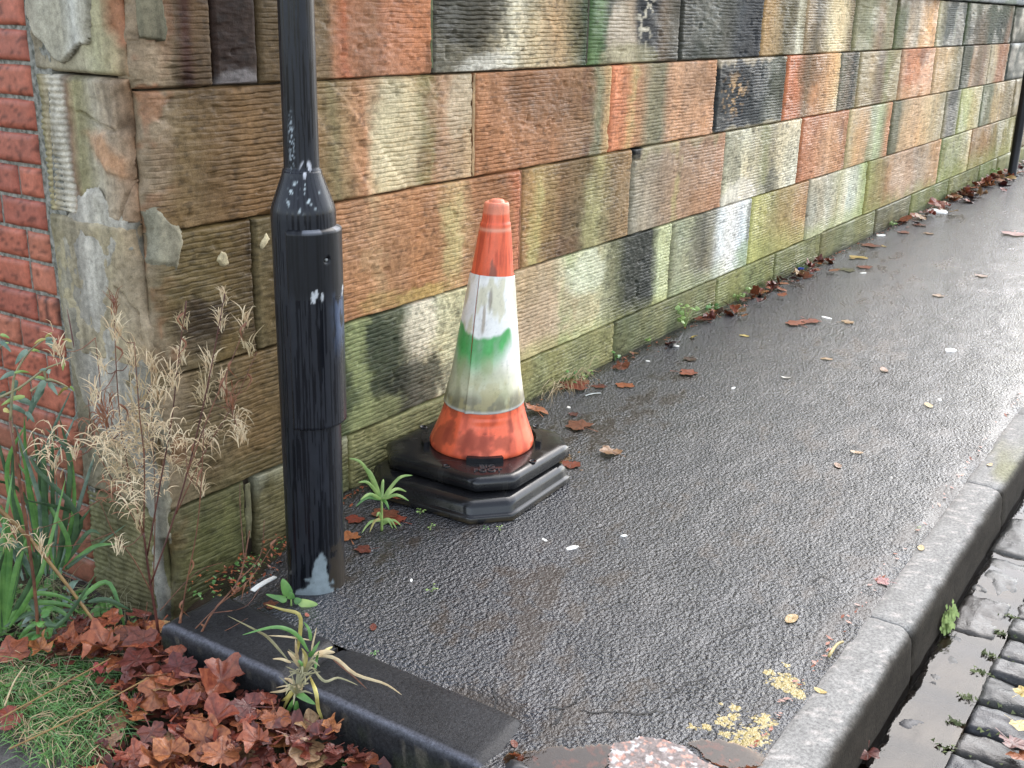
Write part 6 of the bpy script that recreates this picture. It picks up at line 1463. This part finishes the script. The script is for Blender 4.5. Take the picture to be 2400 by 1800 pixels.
for i in range(620):
    x = rnd.uniform(1.2, 1.72); y = rnd.uniform(1.2, 2.65)
    if inpoly(x, y, LITTER_POLY) < -.02: continue
    me_ = leaf_mesh((rnd.choice(['curl', 'wild']), rnd.randrange(6))); s_ = rnd.uniform(.018, .055); mt = Matrix.Translation((x, y, heap(x, y) + rnd.uniform(-.01, .042))) @ Matrix.Rotation(rnd.uniform(0, 6.28), 4, 'Z') @ Matrix.Rotation(rnd.gauss(0, .5), 4, 'X') @ Matrix.Diagonal((s_, s_, s_, 1))
    parts.append(([tuple(mt @ q.co) for q in me_.vertices], [tuple(q.vertices) for q in me_.polygons]))
v, f = join(parts); tag(mk('leaf_litter', v, f, LM['m'], smooth=False), kind='stuff')
# crumbs and twigs in the soil pocket behind the lamp post, along the wall foot and the kerb edge
parts = []
for i in range(900):
    q = rnd.random()
    if q < .28: x = rnd.uniform(1.98, 2.6); y = rnd.uniform(2.26, 2.45); zc = -.055 + rnd.uniform(-.01, .03)
    elif q < .75: x = 2.6 + 11 * rnd.random() ** 1.5; y = 2.44 - abs(rnd.gauss(0, .04)); zc = gz(x, y) + .006
    elif q > .85: x = 1.95 + 4 * rnd.random() ** 1.6; y = .72 + abs(rnd.gauss(0, .015)); zc = gz(x, y) + .004
    else: continue
    a = rnd.uniform(0, 6.28); s = rnd.uniform(.003, .011) * (1 + .12 * max(0, x - 3)); t = rnd.gauss(0, .3)
    parts.append(([(x + s * math.cos(a + b) * qq, y + s * math.sin(a + b) * qq, zc + t * s * math.cos(b)) for b, qq in ((0, 1), (1.6, .5), (3.1, 1), (4.7, .5))], [(0, 1, 2, 3)]))
v, f = join(parts); tag(mk('leaf_crumbs', v, f, LM['r'], smooth=False), kind='stuff')

# ------------------------------------------------------------------ small litter
PAPER = plain_mat('white_paper', (250, 248, 244), .55, 20, .12, k=.85)
def blob(x, y, z, s, seed, hgt=.25, el=1.8, rz=None):
    r_ = random.Random(seed); n = 16; V = []; F = []; rz = r_.uniform(0, 3.14) if rz is None else rz
    for k, (q, h) in enumerate(((1.0, 0), (.98, .4), (.75, .9), (.35, 1.0))):
        for i in range(n):
            a = 2 * math.pi * i / n; rr = s * .5 * q * (1 + .18 * math.sin(2 * a + seed) + .12 * math.sin(5 * a + 2 * seed))
            px = rr * math.cos(a); py = rr * math.sin(a) / el
            V.append((x + px * math.cos(rz) - py * math.sin(rz), y + px * math.sin(rz) + py * math.cos(rz), z + s * hgt * h * (1 + .3 * math.sin(a * 3 + seed)) * .4))
        if k:
            for i in range(n): F.append(((k - 1) * n + i, (k - 1) * n + (i + 1) % n, k * n + (i + 1) % n, k * n + i))
    F.append(tuple(3 * n + i for i in range(n))); return np.array(V), F
for i, (x, y, s, lab) in enumerate(SCRAPS):
    v, f = blob(x, y, gz(x, y), s, 31 * i + 7, .30 if 'crumpled' in lab else .10, 1.7, -.6 if i == 1 else None)
    tag(mk('litter_scrap', v, f, PAPER, base=True), lab, 'litter scrap')
a, b = Vector(STICK[0]), Vector(STICK[1]); a.z = b.z = .016
d = (b - a).normalized(); sv = Vector((-d.y, d.x, 0)) * .0085
v = []
for p in (a, a.lerp(b, .25) + Vector((0, 0, .003)), a.lerp(b, .6) + Vector((0, 0, .003)), b):
    for sx in (-1, 1):
        for dz in (0, .003): v.append(tuple(p + sv * sx * (.8 if p == b else 1) + Vector((0, 0, dz))))
f = [(0, 1, 3, 2), (14, 15, 13, 12)]
for i in range(3):
    o = 4 * i
    f += [(o, o + 4, o + 5, o + 1), (o + 1, o + 5, o + 7, o + 3), (o + 3, o + 7, o + 6, o + 2), (o + 2, o + 6, o + 4, o)]
tag(mk('flat_stick', np.array(v), f, PAPER, base=True, smooth=False), 'flat white stick lying by the foot of the black lamp post', 'stick')
v, f = strip([TAG[0], TAG[1]], .010, .010, 4, .004, (0, 0, 1)); tag(mk('plastic_strip', np.array([tuple(q) for q in v]), f, plain_mat('pale_plastic', (214, 224, 230), .3, 20, .1, k=.8), base=True), 'thin pale plastic strip on the pavement right of the dry grass', 'litter scrap')
v, f = tube([TWIG[0], Vector(TWIG[0]).lerp(Vector(TWIG[1]), .6) + Vector((.004, .004, .004)), TWIG[1]], .0045, .0035, 6, 6); tag(mk('yellow_twig', np.array([tuple(q) for q in v]), f, plain_mat('yellow_stalk', (226, 196, 110), .45, 40, .3), base=True), 'short yellow stalk lying at the pavement edge beside the kerb', 'twig')
bl = plain_mat('blue_plastic', (36, 76, 190), .3, 20, .1)
capo = empty('bottle_cap', CAP, 'small blue bottle cap lying among the russet leaves at the wall foot', 'bottle cap')
lathe([(.018, 0), (.020, .004), (.020, .014), (.019, .017), (.0165, .017), (.016, .006), (.0005, .005)], 20, (CAP[0], CAP[1], gz(CAP[0], 2.42) + .02), 'cap', bl, capo, None, True, (0.1, -.5))
rt = REDTAG
v, f = palmate(77, .3, .9); v = v * .055 + np.array([rt[0], rt[1], -.095]); tag(mk('red_leaf', v, f, plain_mat('coral_leaf', (230, 100, 90), .5, 30, .3)), 'bright coral red leaf scrap at the edge of the grass tuft', 'leaf')

# ------------------------------------------------------------------ plants
def two_tone(name, c, c2, rough=.4, s=25):
    g = N(name); a = g.noise(s, 3, .6, g.pos()); g.bsdf(g.mix(g.ramp(a, .35, .65), lin(c), lin(c2)), rough, a, .2, .002, .45); return g.m
GM = {'dark': two_tone('leaf_dark_green', (84, 124, 72), (54, 86, 54)), 'grey': two_tone('leaf_grey_green', (136, 164, 142), (84, 116, 94)), 'lime': two_tone('leaf_lime', (176, 206, 96), (132, 176, 70)), 'green': two_tone('leaf_green', (112, 172, 62), (76, 136, 48)),
      'yell': two_tone('leaf_yellowing', (216, 200, 84), (168, 150, 60)), 'straw': two_tone('straw', (226, 200, 150), (196, 164, 110), .55), 'fade': two_tone('faded_blade', (140, 136, 96), (176, 164, 112), .5), 'red': two_tone('red_stalk', (120, 62, 48), (84, 42, 36), .45),
      'stem': two_tone('brown_stem', (150, 92, 58), (104, 60, 42), .5), 'pod': two_tone('dry_pods', (252, 228, 184), (222, 180, 126), .6), 'moss': two_tone('moss', (112, 124, 58), (70, 84, 40), .8), 'gold': two_tone('golden_stalk', (176, 136, 60), (140, 100, 46), .45), 'rust': two_tone('rust_pods', (176, 112, 70), (146, 84, 52), .55)}
def npv(v): return np.array([tuple(q) for q in v])
# tall dry weed: stems, and split seed pods curling out in tufts
weed = empty('dry_weed', WEED_STEMS[0][0][0], 'tall dead weed with curled straw coloured seed pods growing at the wall corner', 'weed')
for i, (pts, wd) in enumerate(WEED_STEMS):
    base = wd; v, f = tube(pts, base, base * .45, 14, 6)
    mk('stem', npv(v), f, GM['red'] if i in (0, 3, 4) else GM['stem'], weed)
stem_mid = [Vector(p) for pts, _ in WEED_STEMS for p in pts]
vd = Vector((.606, .794, 0)); sdv = Vector((.794, -.606, 0))
for ti, (c, rad, n) in enumerate(WEED_TUFTS):
    c = Vector(c); near = min(stem_mid, key=lambda q: (q - c).length); ax = Vector((0, 0, 1))
    parts = []
    for i in range(int(n * 1.0)):
        st = c + sdv * rnd.gauss(0, rad * .33) + vd * rnd.gauss(0, rad * .35) + Vector((0, 0, rnd.gauss(0, rad * .85)))
        ang = rnd.uniform(0, 6.28); out = sdv * math.cos(ang) + vd * math.sin(ang)
        L = rnd.uniform(.026, .058) * (.75 + rad * 8)
        up = rnd.uniform(.3, 1.6); hi_ = c.z > .56 or rad < .022
        out = out * (.35 if hi_ else 1.0); up = up + (1.2 if hi_ else 0); dr = rnd.uniform(-1.2, .1) if hi_ else rnd.choice((rnd.uniform(-.6, .3), rnd.uniform(.0, 1.2)))
        kk_ = rnd.uniform(.7, 1.1)
        p1 = st + out * L * .35 + Vector((0, 0, L * .35 * up)); p2 = st + out * L * .75 + Vector((0, 0, L * (.3 * up - .25 * dr))); p3 = st + out * L * (.85 if dr > 1 else 1.0) + Vector((0, 0, L * (.1 * up - .62 * dr)))
        if hi_:
            p1 = st + out * L * .3 + Vector((0, 0, L * .38 * kk_)); p2 = st + out * L * .9 + Vector((0, 0, L * .75 * kk_)); p3 = st + out * L * rnd.uniform(1.2, 2.6) + Vector((0, 0, L * rnd.uniform(.6, 1.1)))
        parts.append(strip([st, p1, p2, p3], rnd.uniform(.0016, .0036), None, 5, twist=rnd.uniform(-1.2, 1.2), fold=.25))
    v, f = join([(npv(a_), b_) for a_, b_ in parts]); mk('seed_tuft', v, f, GM['rust'] if ti % 9 == 3 else GM['pod'] if ti % 5 else GM['straw'], weed)
    if (near - c).length > .02:
        v, f = tube([near, near.lerp(c, .5) + Vector((0, 0, -.01)), c + Vector((0, 0, rad * .6))], .0016, .0007, 5, 4); mk('twig', npv(v), f, GM['stem'], weed)
for k in range(20):
    pts, wd = WEED_STEMS[rnd.choice([1, 3, 4, 5, 6, 10, 13])]; i = rnd.randrange(len(pts) - 1); a_ = Vector(pts[i]).lerp(Vector(pts[i + 1]), rnd.random())
    v, f = strip([a_, a_ + sdv * rnd.uniform(-.02, .02) + Vector((0, 0, -.02)), a_ + sdv * rnd.uniform(-.02, .02) + Vector((0, 0, -.055))], .007, None, 6, twist=1.5, fold=.3); mk('withered_leaf', npv(v), f, GM['rust'], weed)
# dead stalk sprawling in the soil pocket (right of the weed, over the end kerb)
sp = empty('dead_stalk', (1.80, 2.16, -.10), 'brown dead branching stalk lying across the end kerb beside the lamp post', 'stalk')
for pts, wd in ((((1.735, 2.17, -.09), (1.79, 2.12, .05), (1.90, 2.13, .10), (2.03, 2.22, .17)), .0035), (((1.90, 2.13, .10), (1.99, 2.14, .13), (2.06, 2.19, .20)), .002), (((1.79, 2.12, .05), (1.85, 2.06, .06), (1.90, 2.05, .10)), .0018), (((1.95, 2.17, .13), (2.04, 2.18, .08), (2.07, 2.19, .04)), .0016), (((1.95, 2.16, .13), (2.0, 2.22, .24), (2.04, 2.26, .30)), .0016), (((1.76, 2.14, -.02), (1.80, 2.09, .0), (1.85, 2.05, .03)), .0014)):
    v, f = tube(pts, wd, wd * .5, 10, 5); mk('stem', npv(v), f, GM['stem'], sp)
v, f = palmate(91, .6, 1.2); mk('withered_leaf', v * .04 + np.array([1.865, 2.10, .085]), f, GM['rust'], sp)
# golden stalk leaning across the bed
v, f = tube(STALK, .0065, .0035, 14, 6); so_ = mk('leaning_stalk', npv(v), f, GM['gold'], base=True); tag(so_, 'thick golden brown stalk leaning diagonally across the plants', 'stalk')
# strap leaved clumps
def clump(name, loc, blades, lab, mats, w0):
    e = empty(name, loc, lab, 'plant')
    more = [[tuple(Vector(q) + Vector((rnd.gauss(0, .012), rnd.gauss(0, .012), 0)) * (1 + 2.2 * k) + Vector((0, 0, rnd.gauss(0, .03) * k))) for k, q in enumerate(b)] for b in blades]
    for i, pts in enumerate(list(blades) + more):
        v, f = strip(pts, w0 * rnd.uniform(.8, 1.2), None, 12, fold=.22, twist=rnd.uniform(-.6, .6)); mk('leaf', npv(v), f, GM[rnd.choice(mats)], e)
    return e
clump('strap_leaf_plant', STRAP_BACK[0][0], STRAP_BACK, 'clump of tall dark green strap leaves growing against the brick wall', ['dark', 'dark', 'green', 'grey'], .014)
clump('strap_leaf_plant', STRAP_FRONT[0][0], STRAP_FRONT, 'arching clump of strap leaves at the left edge below the tall clump', ['green', 'dark', 'dark', 'green'], .017)
# grey green leafy shrub
shrub = empty('leafy_shrub', (SHRUB_STEMS[0][0][0], SHRUB_STEMS[0][0][1], -.16), 'grey green leafy shrub with pointed leaves in front of the red brick', 'shrub')
for pts in SHRUB_STEMS:
    v, f = tube(pts, .004, .002, 14, 5); mk('stem', npv(v), f, GM['fade'], shrub)
bs_ = SHRUB_STEMS[0][0]; v, f = tube([bs_, (bs_[0] + .01, bs_[1], .1), (bs_[0], bs_[1] + .01, -.17)], .0045, .005, 8, 5); mk('stem', npv(v), f, GM['stem'], shrub)
for a_, b_, wd, k in SHRUB_LEAVES:
    a_, b_ = Vector(a_), Vector(b_); m_ = a_.lerp(b_, .5) + Vector((0, 0, (b_ - a_).length * .10))
    v, f = strip([a_, m_, b_], wd * .62, None, 10, fold=.18, twist=rnd.uniform(-.5, .5)); mk('leaf', npv(v), f, GM[['grey', 'lime', 'yell', 'red'][k]], shrub)
# dead strap plant on the kerb break, half green
kb = empty('kerb_plant', KERB_BLADES[0][0][0], 'half dead straggling plant with green and straw blades in the end kerb joint', 'plant')
for pts, wd, k in KERB_BLADES:
    v, f = strip(pts, wd, None, 14, fold=.2, twist=rnd.uniform(-.5, .5), tip=True); mk('blade', npv(v), f, GM[['green', 'yell', 'straw', 'fade', 'yell', 'stem'][k]], kb)
parts = []
for i in range(40):
    c0 = Vector(KERB_BLADES[9][0][0]) if i < 22 else Vector(KERB_BLADES[14][0][0])
    a = rnd.uniform(0, 6.28); q = c0 + Vector((math.cos(a) * .02, math.sin(a) * .02, rnd.uniform(-.02, .03))); parts.append(strip([c0 + Vector((0, 0, -.02)), q, q + Vector((math.cos(a) * .025, math.sin(a) * .025, rnd.uniform(-.02, .02)))], rnd.uniform(.003, .008), None, 5, fold=.2))
v, f = join([(npv(a_), b_) for a_, b_ in parts]); mk('stubble', v, f, GM['fade'], kb)
# grassy weed between lamp post and cone
c0, cm, tips, lows = TUFT_WEED
tw = empty('grassy_weed', c0, 'small bright green weed with arching narrow leaves between lamp post and cone', 'weed')
v, f = tube([c0, Vector(c0).lerp(Vector(cm), .5), cm], .005, .004, 6, 6); mk('stem', npv(v), f, GM['lime'], tw)
for t in tips:
    a_ = Vector(cm); b_ = Vector(t); m_ = a_.lerp(b_, .55) + Vector((0, 0, (b_ - a_).length * .22)); v, f = strip([a_, m_, b_], .011, None, 10, fold=.2); mk('leaf', npv(v), f, GM['lime'] if rnd.random() < .6 else GM['green'], tw)
for t in lows:
    a_ = Vector(c0).lerp(Vector(cm), rnd.uniform(.15, .4)); b_ = Vector(t); b_.z = max(b_.z, .008); m_ = a_.lerp(b_, .55) + Vector((0, 0, .02)); v, f = strip([a_, m_, b_], .009, None, 8, fold=.2); mk('leaf', npv(v), f, GM['lime'] if rnd.random() < .7 else GM['yell'], tw)
# broad leaved seedling at the lamp post foot
s0 = Vector(SEEDLING[0]); sg = empty('seedling', s0, 'pale green seedling with rounded leaves against the lamp post foot', 'seedling')
for dx, dz, w_, L in ((-.022, .085, .030, .07), (.0, .045, .022, .04), (-.05, .03, .02, .045), (.075, .006, .024, .06), (.03, .02, .02, .04), (-.07, .035, .014, .03)):
    a_ = s0 + Vector((0, 0, .012)); b_ = s0 + Vector((.55 * dx, -.83 * dx, dz)); a2 = a_.lerp(b_, .25)
    v, f = strip([a2, a2.lerp(b_, .5), b_], w_, None, 9, fold=.15); mk('leaf', npv(v), f, GM['green'] if dx < .05 else GM['lime'], sg)
v, f = tube([s0, s0 + Vector((0, 0, .03))], .003, .002, 4, 5); mk('stem', npv(v), f, GM['lime'], sg)
# little weeds along the wall foot
for i, (x, y, s, lab) in enumerate(SPRIGS):
    parts = []; n = 6 if s < .035 else 14
    tall = 'tall' in lab; two = 'two leaved' in lab; gr = 'grassy' in lab
    if two: n = 3
    z0 = gz(x, y)
    for k in range(n):
        a = rnd.uniform(0, 6.28); r0 = s * rnd.uniform(.1, .7) * (.4 if two else 1); h_ = s * rnd.uniform(.15, .75) * (1.6 if tall else 1)
        st = Vector((x, y, z0)); tip_ = st + Vector((math.cos(a) * r0, math.sin(a) * r0 * .6, h_)); b_ = tip_ + Vector((math.cos(a), math.sin(a), rnd.uniform(-.3, .5))) * s * (.55 if two else .3)
        parts.append(strip([st, st.lerp(tip_, .5) + Vector((0, 0, .1 * s)), tip_], s * .03, s * .02, 4))
        parts.append(strip([tip_, tip_.lerp(b_, .5), b_], s * (.05 if gr else .26), None, 5, face=(0, 0, 1) if k % 2 else None, fold=.15))
    v, f = join([(npv(a_), b_) for a_, b_ in parts]); tag(mk('weed_sprig', v, f, GM['lime'] if i % 3 else GM['green'], base=True), lab, 'weed')
# dry grass by the cone
parts = []
for i in range(46):
    st = Vector((4.13 + rnd.gauss(0, .10), 2.41 + rnd.gauss(0, .015), .005)); a = rnd.uniform(3.0, 6.4); L = rnd.uniform(.06, .20)
    d_ = Vector((math.cos(a), math.sin(a) * .7, 0)); parts.append(strip([st, st + d_ * L * .4 + Vector((0, 0, L * rnd.uniform(.2, .5))), st + d_ * L + Vector((0, 0, .005))], .0025, None, 6))
v, f = join([(npv(a_), b_) for a_, b_ in parts]); tag(mk('dry_grass', v, f, GM['straw'], base=True), 'tuft of bleached dry grass at the wall foot right of the cone', 'grass tuft')
# straws lying over the lawn edge
for pts, lab in zip(STRAWS, ('long straw lying over the grass tuft, upper of the two', 'long straw lying over the grass tuft, lower of the two', 'curved pale straw at the left edge above the grass tuft', 'short pale straw at the left edge of the grass tuft')):
    p = [Vector(q) + Vector((0, 0, .05 + .02 * i)) for i, q in enumerate(pts)]; v, f = tube(p, .0026, .0018, 12, 5); tag(mk('straw', npv(v), f, GM['straw'] if 'pale' in lab else GM['gold'], base=True), lab, 'straw')
# lawn tuft, bed greenery
parts = []
for i in range(2600):
    x = rnd.uniform(1.25, 1.70); y = rnd.uniform(2.0, 2.7)
    d = inpoly(x, y, GRASS_POLY)
    if d < -.04 * rnd.random(): continue
    st = Vector((x, y, -.165)); a = rnd.gauss(VA, 1.3); L = rnd.uniform(.05, .12); d_ = Vector((math.cos(a), math.sin(a), 0))
    parts.append(strip([st, st + d_ * L * .35 + Vector((0, 0, L * .6)), st + d_ * L * .9 + Vector((0, 0, L * rnd.uniform(.3, .7)))], rnd.uniform(.0016, .003), None, 4))
n2 = len(parts) * 3 // 4
v, f = join([(npv(a_), b_) for a_, b_ in parts[:n2]]); tag(mk('lawn_grass', v, f, GM['green'], smooth=False), kind='stuff')
v, f = join([(npv(a_), b_) for a_, b_ in parts[n2:]]); tag(mk('dry_lawn_grass', v, f, GM['straw'], smooth=False), kind='stuff')
parts = []; pb = []
for i in range(1500):
    q = rnd.random()
    if q < .72: x = rnd.uniform(1.40, 1.86); y = rnd.uniform(2.35, 2.95)
    elif q < .86: x = 1.70 + rnd.gauss(0, .02); y = rnd.uniform(1.3, 2.2)
    else: x = rnd.uniform(1.95, 2.7); y = 2.36 + rnd.gauss(0, .05)
    if q < .72 and float(fbm(np.array(x * 6), np.array(y * 6), 601, 3)) < .47: continue
    zc = (-.165 + rnd.uniform(0, .06)) if q < .72 else (-.16 + rnd.uniform(0, .02)) if q < .86 else -.06
    a = rnd.uniform(0, 6.28); s = rnd.uniform(.005, .016) * (1 if q < .72 else .5); t = rnd.gauss(0, .5)
    parts.append(([(x + s * math.cos(a + b) * qq, y + s * math.sin(a + b) * qq, zc + t * s * math.cos(b)) for b, qq in ((0, 1), (1.0, .8), (2.1, .9), (3.14, .6), (4.2, .9), (5.3, .8))], [(0, 1, 2, 3, 4, 5)]))
    if q < .72 and i % 3 == 0: pb.append(strip([(x, y, -.18), (x + rnd.gauss(0, .03), y + rnd.gauss(0, .03), -.10), (x + rnd.gauss(0, .06), y + rnd.gauss(0, .06), rnd.uniform(-.14, -.06))], .002, None, 4))
v, f = join(parts); tag(mk('bed_greenery', v, f, GM['green'], smooth=False), kind='stuff')
v, f = join([(npv(a_), b_) for a_, b_ in pb]); tag(mk('dead_stems_litter', v, f, GM['fade'], smooth=False), kind='stuff')
# small broad leaved weeds with grey leaves in the bed
for i, (x, y, lab) in enumerate(((1.70, 2.62, 'grey green nettle like weed in front of the wall corner, near the dry stems'), (1.62, 2.66, 'pale dead nettle in the bed left of the wall corner'), (1.57, 2.55, 'small round leaved weed in the middle of the bed'))):
    e = empty('bed_weed', (x, y, -.16), lab, 'weed')
    v, f = tube([(x, y, -.16), (x + .01, y, -.08), (x, y + .01, .0)], .002, .0015, 5, 5); mk('stem', npv(v), f, GM['stem'], e)
    for k in range(9):
        zc = -.12 + .014 * k; a = k * 2.4 + rnd.uniform(-.4, .4); a_ = Vector((x, y, zc)); b_ = a_ + Vector((math.cos(a) * .045, math.sin(a) * .045, rnd.uniform(-.01, .02)))
        v, f = strip([a_, a_.lerp(b_, .5) + Vector((0, 0, .008)), b_], .026, None, 7, face=(0, 0, 1), fold=.12); mk('leaf', npv(v), f, GM['grey'] if i < 2 else GM['green'], e)
# clot of moss and leaves caught at the kerb foot
parts = []
for i in range(160):
    c_ = Vector((MOSSLUMP[0] + rnd.gauss(0, .022), .548 + rnd.gauss(0, .006) - .012, -.135 + abs(rnd.gauss(0, .022)))); a = rnd.uniform(0, 6.28); s = rnd.uniform(.006, .012)
    parts.append(([tuple(c_ + Vector((s * math.cos(a + b), s * .5 * math.sin(a + b), s * math.sin(a + b + .7)))) for b in (0, 1.5, 3.1, 4.6)], [(0, 1, 2, 3)]))
v, f = join(parts); tag(mk('moss_clump', v, f, two_tone('lime_moss', (180, 206, 96), (120, 150, 60), .7), smooth=False, base=True), 'lime green clot of moss caught at the kerb foot in the gutter', 'moss clump')
parts = []
for i in range(600):
    x = rnd.choice([2.64, 2.76, 2.90, 3.05, 3.16, 3.31, 3.43]) + rnd.gauss(0, .008); y = rnd.choice([rnd.gauss(.40, .012), rnd.uniform(.0, .4), rnd.gauss(.19, .01)]); s = rnd.uniform(.003, .008); a = rnd.uniform(0, 6.28)
    parts.append(([(x + s * math.cos(a + b), y + s * math.sin(a + b), -.150 + rnd.uniform(0, .012)) for b in (0, 2.1, 4.2)], [(0, 1, 2)]))
v, f = join(parts); tag(mk('joint_moss', v, f, GM['moss'], smooth=False), kind='stuff')
